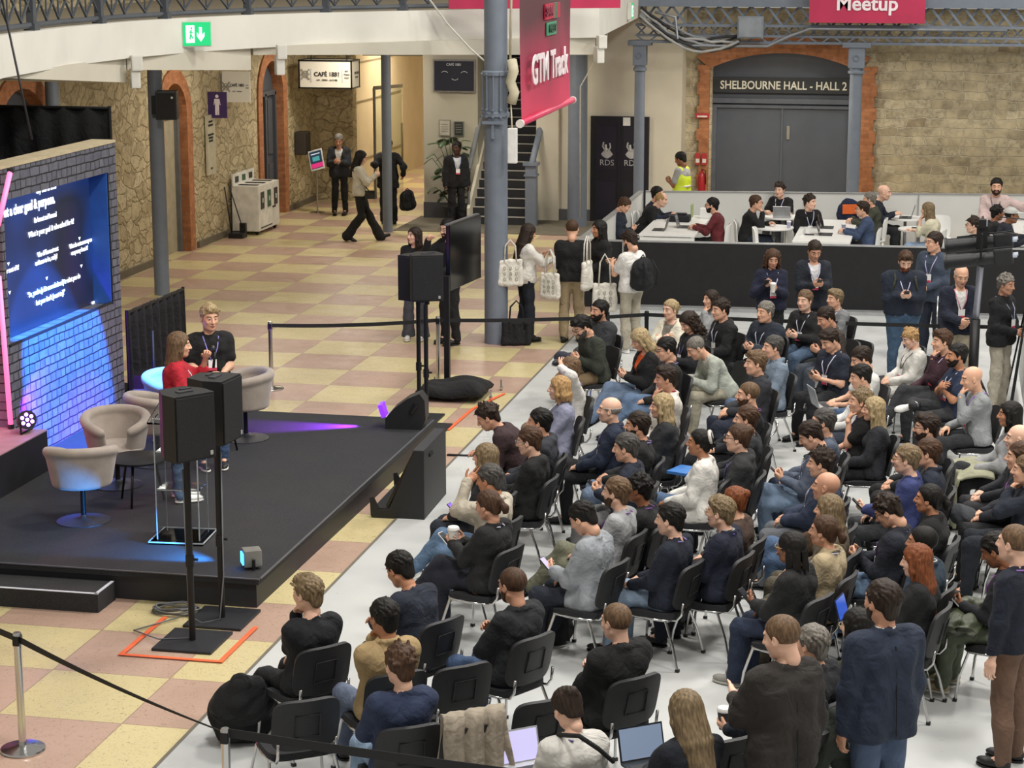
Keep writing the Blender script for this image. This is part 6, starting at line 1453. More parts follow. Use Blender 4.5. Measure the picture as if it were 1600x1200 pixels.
MB().box((.0, 0, 1.05), (.04, 2.2, 1.7), R=Matrix.Rotation(.08, 3, 'Y')).build('board', mat('white_board', '#c9cac8', .5), t)
for y0, y1 in ((-1.0, -.5), (-.5, -.5), (0.1, -.45)): MB().cyl((-.22 - .1 * abs(y0 + .5), y0, 0), (-.06, y1, 1.6), .012, n=8).build('leg', BLACKM, t, True)
# entrance corridor furnishing
t = thing('glass_door', 'open clear glass door at the corridor entrance', 'door', (-12.75, 45.6, 0), 1.15)
g = bpy.data.materials.new('door_glass'); g.use_nodes = True; b = g.node_tree.nodes['Principled BSDF']; b.inputs['Transmission Weight'].default_value = 1; b.inputs['Base Color'].default_value = (.8, .88, .85, 1); b.inputs['Roughness'].default_value = .02; b.inputs['IOR'].default_value = 1.1
MB().box((.5, 0, 1.25), (1.0, .015, 2.45)).build('pane', g, t); MB().box((.95, -.03, 1.2), (.03, .04, .9)).build('handle', CHROME, t); MB().box((.5, 0, 2.5), (1, .05, .08)).box((.0, 0, 1.25), (.04, .05, 2.5)).build('frame', mat('steel', '#8a8c8e', .4, .6), t)
st(MB().prism([(45.8, 0), (46.6, 0), (46.6, 1.3), (54.5, 3.3), (54.5, 3.95), (46.2, 2.0), (45.8, 1.7)], -11.5, -10.35, T=TX).build('trim_20', plaster('ramp_cream', '#e0d2b4')))
for y in (49.5, 52.5, 55.5): st(MB().box((-10.42, y, 1.4), (.2, .5, 2.8)).build('trim_21', plaster('ramp_cream', '#e0d2b4')))
tag(MB().box((-11.2, 47.2, 2.95), (.7, .12, .1)).build('lintel_light', mat('dark_fitting', '#3a3632', .6)), 'dark ceiling fitting inside the lit corridor', 'ceiling fitting')
for z in (.75, 2.1, 3.0): st(MB().box((-13.43, 48, z), (.02, 5, .03)).build('trim_22', mat('dado_line', '#9a8f78', .6)))
tag(MB().box((-11.9, 45.07, 3.28), (1.9, .08, .05)).build('curtain_track', mat('beige_track', '#8f856c', .5)), 'beige track across the corridor entrance lintel', 'track')
# ---------------------------------------------------------------- the people
TGT = Vector((-12, 19.0)); PUR = '#7a70a8'
def patterned(name, base, spots, scale=7, thr=.5):
    m, nt, b, v = nodemat(name, .85); n = N(nt, 'ShaderNodeTexNoise', Scale=float(scale), Detail=1.); nt.links.new(v, n.inputs['Vector'])
    nt.links.new(ramp(nt, n.outputs['Fac'], (thr, base), (thr + .03, spots)), b.inputs['Base Color']); return m
def yaw_to(x, y, tx, ty): return math.atan2(-(tx - x), ty - y)
_seed = [0]
def audience(px, py, short, seat=True, tgt=None, yaw=None, **k):
    _seed[0] += 1
    lean, neck, sc = k.get('lean', -6), k.get('neck', 14), k.get('sc', 1.0)
    dy, hz = head_offset(lean, neck); h = at(px, py, hz * sc + .006)
    if yaw is None:
        T_ = Vector(tgt) if tgt else TGT; yw = yaw_to(h.x, h.y, T_.x, T_.y)
    else: yw = yaw
    f = Vector((-math.sin(yw), math.cos(yw), 0)); p = h - f * dy * sc; p.z = .006
    k.setdefault('lod', 1.0 if h.y < 21 else 1.3)
    P, I = person('person ' + short, p, yw, seed=_seed[0], **k)
    if seat: c = p + f * .05; chair(c.x, c.y, yw, 'black stacking chair under person ' + ' '.join(short.split()[:9]))
    M = Matrix.Translation(p) @ Matrix.Rotation(yw, 4, 'Z') @ Matrix.Scale(sc, 4)
    return P, I, M
def stander(x, y, yaw, short, **k):
    _seed[0] += 1; k.setdefault('lod', 1.0 if y < 21 else 1.3); z = k.pop('z', .006)
    P, I = person('person ' + short, Vector((x, y, z)), yaw, pose='stand', lean=k.pop('lean', 0), neck=k.pop('neck', 8), seed=_seed[0], **k)
    return P, I, Matrix.Translation((x, y, z)) @ Matrix.Rotation(yaw, 4, 'Z') @ Matrix.Scale(k.get('sc', 1), 4)
def wp(I, M, v): return M @ Vector(tuple(v))
def hold_phone(r, label, which=1, lit=None, off=(0, .07, .045), both=False, col='#101114'):
    P, I, M = r; w = I['W'][which]
    if both: w = (I['W'][0] + I['W'][1]) / 2
    q = wp(I, M, w + V3(*off)); yw = P.rotation_euler[2]
    phone(q, Matrix.Rotation(yw, 3, 'Z') @ Matrix.Rotation(.75, 3, 'X'), label, col, lit)
def hold_laptop(r, label, **k):
    P, I, M = r; w = (I['W'][0] + I['W'][1]) / 2 + V3(0, .12, -.035); q = wp(I, M, w); laptop(q, P.rotation_euler[2], label, **k)
def hold_cup(r, label, which=1, **k):
    P, I, M = r; w = I['W'][which] + V3((.05, -.05)[which], .07, -.03); cup(wp(I, M, w), label, **k)
W1 = '#d4d4d0'
# ---- back rows, from the left
audience(936, 486, 'in grey quilted jacket, cropped hair, legs crossed, end of back row', hair='short', hc='blk', sk='t', top='#33363a', kind='puffer', bot='#33384a', legs='fourR', shoe='#15161a', sole='#c9c9c9', arms='clasp', tgt=(-12, 18), beard='blk')
audience(909, 511, 'in dark green jacket and glasses, bent over hands', hair='quiff', hc='blk', top='#2f3428', kind='jacket', bot='#7a6240', arms='phone', look=(0, 22), lean=12, neck=35, glasses='#101010', beard='dg', shoe='#141414', sole='#d0d0d0')
r = audience(1000, 531, 'with long blond hair, orange hoodie under black coat', hair='long', hc='bl', fem=1, top='#141518', kind='jacket', inner='#d85a20', bot='#5a7090', arms='phone', look=(0, 25), neck=25, lean=0, legs='crossR')
hold_phone(r, 'phone held by person in orange hoodie', both=True)
audience(1075, 504, 'with wavy dark hair looking down, dark top and lanyard', hair='longcurly', hc='dk', fem=1, top='#1b1c22', bot='#1a1a1e', arms='phone', look=(10, 28), neck=20, lany=PUR)
audience(1047, 484, 'with fair tied-back hair, cream blazer, arms crossed', hair='lowbun', hc='bl', fem=1, sk='p', top='#d8d0b8', kind='blazer', inner='#7a7468', arms='cross', bot='#2a2a2e', look=(-5, 5), tgt=(-9, 17))
audience(1110, 468, 'in grey top resting face on hand at back', hair='long', hc='dk', fem=1, top='#8f9092', kind='sweater', chinhand='L', sc=.95, bot='#1c1c20')
audience(1125, 484, 'with tousled dark hair, black hoodie and long lanyard', hair='messy', hc='dk', top='#18191c', kind='jacket', hood=1, arms='clasp', bot='#4a6488', lany='#b9bcd0', look=(0, 6), lean=0)
audience(1195, 488, 'with grey hair in navy padded gilet over dark shirt', hair='short', hc='gy', top='#1e2636', kind='puffer', arms='phone', bot='#16171c', lany='#b9bcd0', look=(-8, 2), tgt=(-9, 16))
audience(1040, 546, 'with glasses and short dark hair, black top, blue jeans', hair='short', hc='blk', top='#1b1b1e', bot='#4f6b90', arms='lap', glasses='#0c0c0c', look=(0, 15), lean=-2, legs='crossR', lany=PUR)
r = audience(1087, 544, 'with shaved grey hair, pale green sweater, leaning on knees', hair='buzz', hc='gy', sk='l', top='#a9b0a2', kind='sweater', arms='knees', lean=30, neck=48, look=(0, 16), bot='#a39c84', shoe='#c9c9c6', sole='#e6e6e6')
audience(1257, 470, 'in black sweater with white badge, short fair hair', hair='short', hc='lb', sk='p', top='#17181b', bot='#3f5878', arms='phone', lany='#c5c6dc', tgt=(-8, 15), look=(0, 2))
audience(1304, 467, 'with sandy hair, grey sweater, arms crossed, farthest back', hair='sidepart', hc='db', top='#74777a', bot='#39424e', arms='cross', lany='#c5c6dc', sc=.94, look=(-4, 0))
audience(1290, 497, 'in dark brown knit sweater, dark hair, leaning forward', hair='short', hc='dk', sk='t', top='#3b302b', kind='polo', bot='#38424f', arms='phone', lean=8, neck=28, look=(0, 18))
r = audience(1296, 532, 'in navy polo shirt with lanyard, looking at phone', hair='sidepart', hc='dk', top='#1c2438', kind='polo', sleeve=.5, bot='#1b1c22', arms='phone', lany='#c5c6dc', look=(-6, 26), neck=22, lean=0, tgt=(-9, 16))
hold_phone(r, 'dark phone held by person in navy polo shirt', both=True)
audience(1207, 543, 'with grey hair in light denim shirt', hair='short', hc='dg', top='#70849a', kind='shirt', bot='#4a6284', arms='lap')
audience(1180, 568, 'with light brown hair between denim shirt and pale green sweater', hair='quiff', hc='lb', top='#2a2c34', kind='jacket', bot='#1b2338', arms='clasp')
r = audience(1345, 561, 'in white t-shirt with laptop on jeans, dark hair', hair='short', hc='dk', sk='l', top='#cfcfcb', kind='tee', sleeve=.5, arms='type', bot='#4a6894', look=(0, 18), lean=-2, neck=22)
hold_laptop(r, 'silver laptop on lap of person in white t-shirt', shell='#c4c6c8')
audience(1344, 589, 'with black hair, white collar shirt beside laptop user', hair='short', hc='blk', top='#c9c9c6', kind='shirt', arms='clasp', bot='#2a3244', look=(0, 10), sc=.98)
audience(1422, 529, 'with curly ginger hair in white jacket and dark lanyard', hair='messy', hc='sb', fem=1, sk='p', top='#d0cec6', kind='jacket', arms='clasp', bot='#c4c2ba', lany='#3a3a40', look=(0, 20), neck=20, sc=.93)
audience(1471, 534, 'in maroon sweater, hand at mouth, lilac lanyard', hair='quiff', hc='br', top='#3e1f2b', kind='sweater', chinhand='L', bot='#2a2b30', lany='#c5b8e0', legs='crossR', sc=1.0)
audience(1494, 556, 'in navy t-shirt, black beard, tattooed crossed arms', hair='short', hc='blk', sk='m', top='#1e2c4c', kind='tee', sleeve=.5, arms='cross', bot='#2b2c30', beard='blk', lany='#b9c4e0', legs='fourR', shoe='#dcdcd8', sole='#1a1a1a')
audience(1518, 592, 'bald, in grey cardigan, hand raised to mouth', hair='bald', sk='l', top='#8b9194', kind='sweater', chinhand='L', bot='#24262c', lany='#8a60b0', look=(0, 8), lean=2, neck=22)
# ---- second band
audience(889, 578, 'in white t-shirt shading forehead with hand, brown hair', hair='short', hc='lb', top='#d6d4ce', kind='tee', chinhand='Lh', bot='#7a6a50', look=(0, 8), lany=PUR)
audience(873, 607, 'with strawberry blond bob, lavender grey blouse', hair='bob', hc='sb', fem=1, sk='p', top='#8488a4', kind='shirt', sleeve=1, arms='lap', bot='#b9a88c')
audience(1040, 592, 'in cream jacket with red scarf, hand at chin', hair='quiff', hc='dk', sk='t', top='#d0cabd', kind='jacket', inner='#a82444', chinhand='L', bot='#c9c4b6', look=(0, 4), tgt=(-12, 19))
audience(1168, 617, 'with bald head and reddish beard, navy sweater', hair='buzz', hc='lb', sk='l', beard='br', top='#1a1c26', bot='#14161e', arms='lap', lany='#6a3a78', inner=None, legs='crossR', lean=-8)
audience(1033, 635, 'with long wavy blond hair, dark leather jacket', hair='long', hc='bl', fem=1, top='#23252a', kind='jacket', arms='lap', bot='#1c1d22', look=(8, 0))
audience(952, 641, 'bald on top, navy cardigan and lanyard', hair='side', hc='wh', sk='p', top='#1c2740', kind='blazer', arms='lap', bot='#16171c', lany=PUR, legs='crossR')
audience(995, 665, 'with short dark hair, black sweater, behind grey-haired one', hair='short', hc='dk', sk='t', top='#1a1b1e', bot='#5a6f8c', arms='clasp', lany=PUR, beard='dk')
r = audience(977, 700, 'with greying hair, navy blazer, holding phone, grey trousers', hair='short', hc='dg', top='#1a2236', kind='blazer', arms='phone', bot='#6a6b6c', sk='l', look=(0, 6), lean=-2, hem=.1)
hold_phone(r, 'phone in hands of person with greying hair, navy blazer', both=True)
audience(842, 660, 'with black hair, dark grey hoodie, front row', hair='short', hc='blk', sk='t', top='#2c303a', kind='jacket', hood=1, arms='lap', bot='#1e2430')
audience(826, 690, 'with reddish brown hair and glasses, black hooded jacket', hair='short', hc='br', sk='p', top='#131416', kind='jacket', hood=1, arms='clasp', glasses='#888078', bot='#16171a', look=(0, 8))
audience(762, 652, 'in maroon leather jacket hunched forward, front row end', hair='messy', hc='dk', sk='t', top='#3a2428', kind='puffer', arms='knees', lean=28, neck=44, look=(0, 14), bot='#16171c')
audience(1092, 692, 'with dark tied hair and white blazer, blue folder on lap', hair='lowbun', hc='blk', fem=1, sk='m', headband=1, top='#dcdad2', kind='blazer', arms='lap', bot='#48648c', hem=.1, legs='crossR', look=(0, -2), lean=-3, inner='#c9c6bc')
audience(1152, 685, 'with brown ponytail and glasses, dark grey hoodie', hair='manbun', hc='br', sk='p', top='#2a2b2e', kind='jacket', hood=1, arms='lap', glasses='#201810', bot='#1c1d22', lany=PUR)
audience(1165, 655, 'half hidden with dark brown hair behind the ponytail', hair='short', hc='br', top='#26282e', arms='lap', bot='#1c1e26', sc=.98)
audience(1285, 660, 'with greying hair, slate blue cardigan behind dark-haired one', hair='short', hc='dg', top='#4a566c', kind='sweater', arms='lap', bot='#2c3c58')
r = audience(1266, 681, 'in blue grey sweater with white collar looking at phone', hair='short', hc='dk', top='#4c586e', kind='sweater', inner='#dcdcd8', arms='phone', bot='#5f7896', look=(0, 26), neck=22, lany='#b9bcd0', legs='crossR')
hold_phone(r, 'phone held by person in blue grey sweater with white collar', both=True)
audience(1344, 628, 'with tousled grey brown hair, black t-shirt, hand at chin', hair='messy', hc='db', top='#141518', kind='tee', sleeve=.55, chinhand='L', bot='#22242a', look=(0, -4), lany='#6a3a9a')
audience(1364, 640, 'with straight blond hair hidden behind black t-shirt', hair='longstraight', hc='bl', fem=1, top='#22242c', arms='lap', bot='#22242a', sc=.97)
audience(1447, 669, 'with brown quiff, black glasses and dark trousers', hair='quiff', hc='dk', sk='l', top='#1e2226', kind='sweater', arms='lap', glasses='#0c0c0c', bot='#17181b', beard='dk')
r = audience(1415, 718, 'in bright blue windbreaker and glasses holding phone', hair='short', hc='db', sk='p', top='#2e3a78', kind='jacket', arms='phoneL', glasses='#7a5a30', bot='#2c2e34', lean=-6)
hold_phone(r, 'phone held low by person in bright blue windbreaker', 0)
audience(1448, 708, 'with short brown hair, dark blue fleece, behind windbreaker', hair='short', hc='br', top='#1c2638', kind='fleece', arms='lap', bot='#16171c', sc=1.0)
r60 = audience(1577, 648, 'with long black hair, grey denim jacket, coat on lap', hair='long', hc='blk', fem=1, sk='m', top='#8e9092', kind='jacket', inner='#6a6c70', arms='clasp', bot='#22232a', legs='crossR')
audience(1590, 685, 'bald, at the right edge, dark top', hair='bald', sk='p', top='#20222a', arms='lap', bot='#24242a')
audience(1592, 714, 'with short brown hair at right edge, dark jacket', hair='short', hc='br', top='#1c1e28', kind='jacket', arms='lap', bot='#1a1b20', lany='#8a5a9a')
audience(1602, 735, 'in navy sweater at right edge, watch, chin on hand', hair='short', hc='lb', top='#141c2e', kind='sweater', chinhand='L', bot='#141a28', arms='cross')
# ---- third band
audience(758, 715, 'with long light brown hair at front row', hair='longstraight', hc='db', fem=1, top='#1c1d22', arms='lap', bot='#1c2230', look=(0, 0))
r = audience(764, 750, 'in beige shirt jacket, hand on grey head, white trainers', hair='short', hc='dg', sk='m', top='#b9ae9a', kind='jacket', chinhand='Lh', bot='#54769c', legs='crossR', shoe='#e4e4e0', sole='#ecece8', lany='#2a2a30', look=(0, 10), wr=((-.02, .2, .62, 'flat'), (.08, .32, .28, 'grip')))
hold_phone(r, 'phone with lit purple screen held by beige jacket person', 1, lit='#7a5ad0')
r = audience(762, 790, 'with ponytail, black leather jacket, holding coffee cup', hair='ponytail', hc='br', fem=1, sk='t', top='#191a1c', kind='jacket', arms='phone', bot='#1c2030', legs='crossR', lany='#b9bcd0', look=(0, 12), wr=((-.02, .34, .27, 'grip'), (.06, .28, .30, 'grip')))
hold_cup(r, 'pale paper coffee cup held by ponytailed person, front row', 1, s=1.2); hold_phone(r, 'white-cased phone held beside the coffee cup', 0, col='#d8d8d8')
audience(624, 890, 'with black hair, navy sweater, front of the nearest rows', hair='short', hc='blk', sk='m', top='#1a2236', kind='sweater', arms='knees', lean=14, neck=36, look=(0, 14), bot='#1c2438')
audience(480, 928, 'with blond short hair, black sweater, foot stretched to tape', hair='quiff', hc='db', sk='p', top='#14161e', kind='sweater', chinhand='L', bot='#14161c', legs='stretch', shoe='#d8d4c6', sole='#b9a98a', look=(20, 4), tgt=(-11, 19.5))
audience(599, 965, 'in tan fleece with black hair, nearest rows', hair='short', hc='blk', sk='m', top='#a98b58', kind='fleece', chinhand='L', bot='#5c6a88', tgt=(-10, 21), look=(12, 4))
audience(624, 1040, 'in blue sweater and light jeans, lowest row', hair='messy', hc='br', sk='p', top='#243256', kind='sweater', arms='cross', bot='#7f9ec0', tgt=(-9, 21), look=(10, 8))
audience(800, 915, 'in black jacket, brown beard, jeans, seated side-on', hair='buzz', hc='br', sk='t', beard='br', top='#1d2026', kind='jacket', arms='cross', bot='#36507a', tgt=(-11, 19), look=(0, 8))
audience(962, 770, 'with light brown hair and beard, light grey sweater', hair='short', hc='lb', sk='p', beard='br', top='#9fa2a4', kind='sweater', lany='#7a4a9a', arms='lap', bot='#6a6c54', legs='crossR', lean=-8)
audience(998, 764, 'with short curly black hair behind light grey sweater', hair='curlyshort', hc='blk', sk='b', top='#17181b', arms='lap', lany='#7a4a9a', bot='#2a3242', sc=.96)
r = audience(910, 810, 'in light grey blazer with black hair looking at phone', hair='short', hc='blk', sk='l', top='#8f969e', kind='blazer', arms='phoneL', bot='#1e2434', hem=.1, look=(0, 26), lean=2, neck=26)
hold_phone(r, 'phone with bright screen held by grey blazer person', 0, lit='#a8a0b8')
audience(1046, 812, 'with black hair, thick navy sweater, pale jeans', hair='short', hc='blk', sk='p', top='#141c30', kind='sweater', arms='lap', bot='#7a93b0', lany=PUR, look=(5, 4))
audience(1125, 801, 'with fair quiff and glasses, navy blazer, grey collar', hair='sidepart', hc='db', sk='p', top='#151c34', kind='blazer', inner='#a9a9a6', arms='lap', bot='#1a1f30', glasses='#a08050', lany='#5a50b0')
audience(1146, 783, 'with auburn bun, brown top, behind navy blazer', hair='bun', hc='rd', fem=1, top='#4a3428', kind='sweater', arms='lap', bot='#787878', sc=.98)
audience(1282, 724, 'with brown hair and stubble, navy quilted jacket', hair='messy', hc='dk', sk='l', top='#222f4c', kind='puffer', arms='clasp', bot='#565b62', look=(0, 4), lany='#c5c6dc')
audience(1290, 761, 'bald, in brown sweater, chin lifted', hair='bald', sk='t', top='#4c3420', kind='sweater', arms='lap', bot='#3f5c84', look=(0, -4), legs='crossR')
audience(1294, 797, 'with shoulder-length light brown hair, olive cardigan', hair='long', hc='db', fem=1, top='#5f513c', kind='sweater', arms='lap', bot='#4c4636')
audience(1286, 830, 'with brown ponytail, cream teddy fleece', hair='ponytail', hc='br', fem=1, sk='t', top='#b09b74', kind='fleece', arms='lap', bot='#4a4432', lany='#c5c6dc')
r = audience(1235, 857, 'with black dreadlocks, black jacket, flared jeans, grey trainers', hair='dreads', hc='blk', fem=1, sk='b', top='#191a1d', kind='jacket', arms='phoneL', bot='#1c2a48', wide=1, shoe='#8f8e88', sole='#b4b2aa', tgt=(-10, 19.5), glasses='#b0a070', lean=0)
hold_phone(r, 'dark notebook phone held by person with dreadlocks', 0)
audience(1450, 780, 'with black wavy tied hair, black coat', hair='ponytail', hc='blk', fem=1, sk='m', top='#151719', kind='jacket', arms='lap', bot='#1b1c20')
audience(1387, 799, 'with dark curls and glasses looking down, navy jacket', hair='curlyshort', hc='dk', sk='l', top='#181d2c', kind='jacket', arms='phone', bot='#6a8cb4', glasses='#101010', look=(0, 28), neck=26, lany='#9a70b8')
audience(1440, 848, 'with dark cropped hair and teal jacket behind red hair', hair='buzz', hc='blk', sk='m', top='#22384c', kind='jacket', inner='#c9c6ba', arms='lap', bot='#1c1d22')
r = audience(1431, 877, 'with long straight red hair, black blazer, tablet', hair='longstraight', hc='rd', fem=1, sk='p', top='#17181b', kind='blazer', arms='type', bot='#1c1d22', tgt=(-12, 18), look=(5, 6))
hold_laptop(r, 'tablet with blue lit screen before red-haired person', shell='#1c2c50', scr_='#2848a0', es=1.0, small=True)
r = audience(1555, 860, 'with black hair, navy sweater, green trousers, phone', hair='short', hc='blk', sk='b', top='#17181f', kind='sweater', arms='phoneL', bot='#5c6650', lany='#9a5ab8', look=(0, 22), lean=4, neck=26, shoe='#a89878', sole='#d0ccc0')
r64 = r; hold_phone(r, 'pale-cased phone held over the green padded coat', 0, col='#c0c0c0')
audience(962, 972, 'with cropped fair brown hair, black jacket, seen from behind', hair='buzz', hc='lb', sk='p', top='#101114', kind='jacket', arms='cross', bot='#1c1d22', tgt=(-10, 20.5), look=(8, 4), fat=1)
r = audience(886, 1107, 'with dark bun, white fuzzy sweater, black shoulder strap', hair='bun', hc='dk', fem=1, sk='p', top='#c9c7c0', kind='sweater', arms='type', bot='#26282e', look=(10, 24), neck=28, lean=6, tgt=(-8, 21), lany='#5a4a8a', badge=0)
r2 = audience(1071, 1112, 'with very long light brown hair, navy blazer', hair='longstraight', hc='db', fem=1, sk='p', top='#151a28', kind='blazer', arms='type', bot='#1a1c24', look=(8, 16), neck=22, tgt=(-8, 21))
hold_laptop(r2, 'grey laptop with text on screen, lowest rows', shell='#30343a', scr_='#7888a0', es=.5)
r = audience(1243, 1062, 'in navy suit with white cuffs, hidden, coffee in hand', hair='short', hc='br', top='#1a2233', kind='blazer', inner='#d8d8d4', arms='lap', bot='#1c2638', lean=-8, sc=.97, wr=((-.12, .46, .22, 'grip'), None), legs='stretch')
hold_cup(r, 'grey paper cup with white lid, held by navy-suited person', 0, col='#4a4a4e', s=1.15)
audience(1267, 1007, 'with thick grey hair behind brown-blazered stander', hair='short', hc='gy', top='#202228', arms='lap', bot='#1c1d22')
audience(1338, 980, 'with black wavy hair, glasses, khaki green jacket', hair='bob', hc='blk', fem=1, sk='p', top='#4a5232', kind='jacket', hood=1, arms='lap', glasses='#c9b890', bot='#1c1d22', look=(0, 2))
# ---- standing, audience side
r = stander(-.83, 11.95, yaw_to(-.83, 11.95, -6, 18), 'standing in dark brown blazer with raised open hand, lower right', hair='buzz', hc='lb', sk='p', top='#2b2523', kind='blazer', hem=.14, arms='down', bot='#1c1c20', look=(25, 14), sc=1.03, fat=1, wr=((-.10, .36, .22, 'open', (0, -1, .2)), None))
rT = stander(-.26, 12.62, yaw_to(-.26, 12.62, -5, 19), 'standing in blue blazer with white collar, seen from behind', hair='short', hc='dk', sk='t', beard='dk', top='#1f2b44', kind='blazer', inner='#d8d8d4', hem=.16, arms='down', bot='#44597c', look=(12, 0), sc=1.06, fat=1)
P, I, M = rT; c_ = F(.04); w = I['W'][0]
c_.cone(w + V3(.02, .1, .06), w + V3(.0, .12, -.12), .05, .07).cone(w + V3(.05, .14, -.1), w + V3(.12, .16, -.34), .07, .06).cone(w + V3(-.06, .1, -.1), w + V3(-.1, .1, -.3), .05, .05)
V, Q = c_.mesh(.014, fold=.016, seed=6); o = tag(obj('carried_coat', np_mesh('carried_coat', V, Q, fabric('#2c342c'))), 'dark green coat hanging from left hand of blue blazer stander', 'coat'); o.matrix_world = M
stander(.60, 14.3, yaw_to(.6, 14.3, -8, 19), 'standing at right edge in navy sweater and brown trousers', hair='buzz', hc='lb', sk='p', top='#141c30', kind='sweater', arms='down', bot='#6e4f3c', sc=1.03, lany='#8a60b0')
r = stander(-.50, 27.8, PI - .05 + .2, 'standing in navy sweater with backpack straps, looking at phone', hair='quiff', hc='br', sk='p', top='#182236', kind='sweater', arms='sphone', bot='#38577a', look=(0, 26), neck=16, fat=3.6, lany='#c5c6e8', beard='rd', sc=1.0)
hold_phone(r, 'phone held by stander in navy sweater', both=True)
P, I, M = r; b = MB()
for s_ in (-1, 1): b.tube([wp(I, M, I['nb'] + V3(s_ * .13, -.08, 0)), wp(I, M, I['nb'] + V3(s_ * .13, .02, .02)), wp(I, M, I['nb'] + V3(s_ * .13, .15, -.06)), wp(I, M, I['nb'] + V3(s_ * .16, .16, -.2)), wp(I, M, I['nb'] + V3(s_ * .2, .0, -.3))], .016, 6)
tag(b.build('backpack', fabric('#3a4030'), None, True), 'olive backpack straps over shoulders of stander in navy sweater', 'bag')
r = stander(-1.75, 28.5, PI + .35, 'standing in dark suit with white collar looking at phone', hair='short', hc='dk', sk='t', top='#1a202e', kind='blazer', inner='#d8d8d8', hem=.14, arms='sphone', bot='#16171b', look=(0, 26), neck=14, lany='#c5c6e8')
hold_phone(r, 'phone held by stander in dark suit', both=True)
r = stander(-2.26, 27.85, PI + .25, 'standing with long curly brown hair, navy top, cup and phone', hair='longcurly', hc='br', fem=1, sk='t', top='#151c38', kind='sweater', arms='sphone', bot='#131318', wide=1, look=(0, 18), neck=12, lany='#c5c6e8', sc=.98, wr=((-.02, .24, .27, 'grip'), (.12, .22, .32, 'grip')))
hold_cup(r, 'white paper cup held by stander with curly hair', 0); hold_phone(r, 'phone held up by stander with curly hair', 1)
stander(-.12, 29.2, PI - .5, 'standing in blue grey blazer over violet checked shirt', hair='short', hc='dk', sk='l', top='#37455a', kind='blazer', inner=None, hem=.14, arms='front', bot='#1b2438', look=(-30, 4), glasses='#3a2c20', lany='#b0a8d0', sc=1.04)
tag(MB().cyl((-.05, 28.9, 0), (-.05, 28.9, .95), .012, n=8).build('walking_cane', CHROME, None, True), 'thin metal cane before the stander in blue grey blazer', 'cane')
r = stander(.22, 26.7, PI + .25, 'standing bald in navy jacket over white shirt, beige trousers', hair='side', hc='wh', sk='l', top='#181f36', kind='blazer', inner='#e0e0dc', hem=.1, arms='front', bot='#b0a48a', look=(0, 22), neck=14, lany='#c98aa0', wr=(None, (.05, .3, .12, 'grip')))
stander(.74, 26.05, PI + 1.0, 'standing with bushy grey hair, black jacket, beige trousers', hair='curlyshort', hc='gy', fem=1, sk='t', top='#17181d', kind='jacket', hem=.1, arms='front', bot='#b3aa96', look=(0, 8), lany='#a9b4d0', sc=1.0)
# ---- standing group by the thick column
r = stander(-5.95, 29.35, -1.0, 'standing with long dark hair, cream top, navy trousers, totes', hair='longstraight', hc='dk', fem=1, sk='t', top='#d0ccc2', kind='sweater', arms='front', bot='#161c2c', wide=1, look=(0, 16), shoe='#141414', wr=((-.1, .30, .3, 'relax'), (.1, .42, .28, 'relax')))
tote((-6.13, 29.1, .85), .3, 'cream tote bag with green prints on shoulder of cream-topped stander'); tote((-5.55, 29.15, .68), -.3, 'cream tote bag hanging between the two left standers', w=.3, h=.38, strap=.34)
stander(-5.28, 29.4, .12, 'standing seen from behind in black sweater and khaki trousers', hair='buzz', hc='br', sk='l', top='#101114', kind='sweater', arms='front', bot='#98825c', hem=0, look=(0, 10), sc=1.04)
tote((-5.02, 29.2, .82), 1.35, 'white folded tote bag hanging on back of black sweater', w=.3, h=.42, strap=.36, prints=False)
stander(-4.95, 30.0, 2.2, 'standing in long black clothes hidden behind black sweater', hair='longstraight', hc='blk', fem=1, sk='m', top='#0e0f11', kind='jacket', arms='front', bot='#0e0f11', wide=2, hem=.3)
stander(-4.32, 28.85, .95, 'standing in white t-shirt with black backpack, beige trousers', hair='quiff', hc='dk', sk='l', beard='dk', top='#dad8d2', kind='tee', sleeve=.5, arms='front', bot='#a9a08a', look=(0, 24), shoe='#e6e6e4', sole='#e6e6e4', wr=((-.05, .34, .3, 'relax'), (.05, .36, .3, 'relax')))
backpack((-4.14, 28.68, .93), .95 , 'large black backpack worn over white t-shirt', s=1.15)
tote((-4.72, 28.95, .55), .2, 'cream tote bag hanging from hands of backpack wearer', w=.34, h=.42, strap=.42)
tote((-6.02, 29.0, .0), .3, 'black tote bag standing on tiles against the thick column', col='#15151a', w=.42, h=.36, strap=.3, prints=False)
# ---- in the hall behind the stage
stander(-12.7, 42.6, PI + .15, 'standing in dark suit and open white shirt near tablet kiosk', hair='short', hc='gy', sk='t', top='#23252c', kind='blazer', inner='#d0d0cc', hem=.12, arms='sphone', bot='#14151a', look=(0, 22), neck=10)
stander(-11.2, 38.9, -1.35, 'walking in cream knitted cardigan and wide black trousers', hair='longstraight', hc='blk', fem=1, sk='p', top='#bcb6a2', kind='sweater', arms='front', bot='#141312', wide=2, legs='walk', look=(0, 18), sc=1.02, hem=0, wr=((-.1, .3, .3, 'relax'), (.08, .32, .34, 'grip')))
tag(MB().tube([(-11.3, 38.75, 1.42), (-11.1, 38.7, 1.2), (-11.0, 38.85, 1.0)], .012, 6).box((-10.98, 38.85, .92), (.2, .08, .16), .3).build('shoulder_bag', fabric('#2c2c26'), None), 'small dark shoulder bag on strap of the walking person', 'bag')
stander(-11.3, 41.4, .2, 'in black coat partly behind slim dark column, carrying bag', hair='short', hc='blk', sk='m', top='#121317', kind='jacket', hem=.2, arms='down', bot='#121317', sc=1.02, wr=((-.32, .0, .28, 'relax'), (.3, .05, .06, 'relax')))
backpack((-10.84, 41.2, .32), .4, 'black backpack carried low beside the slim dark column', s=1.05)
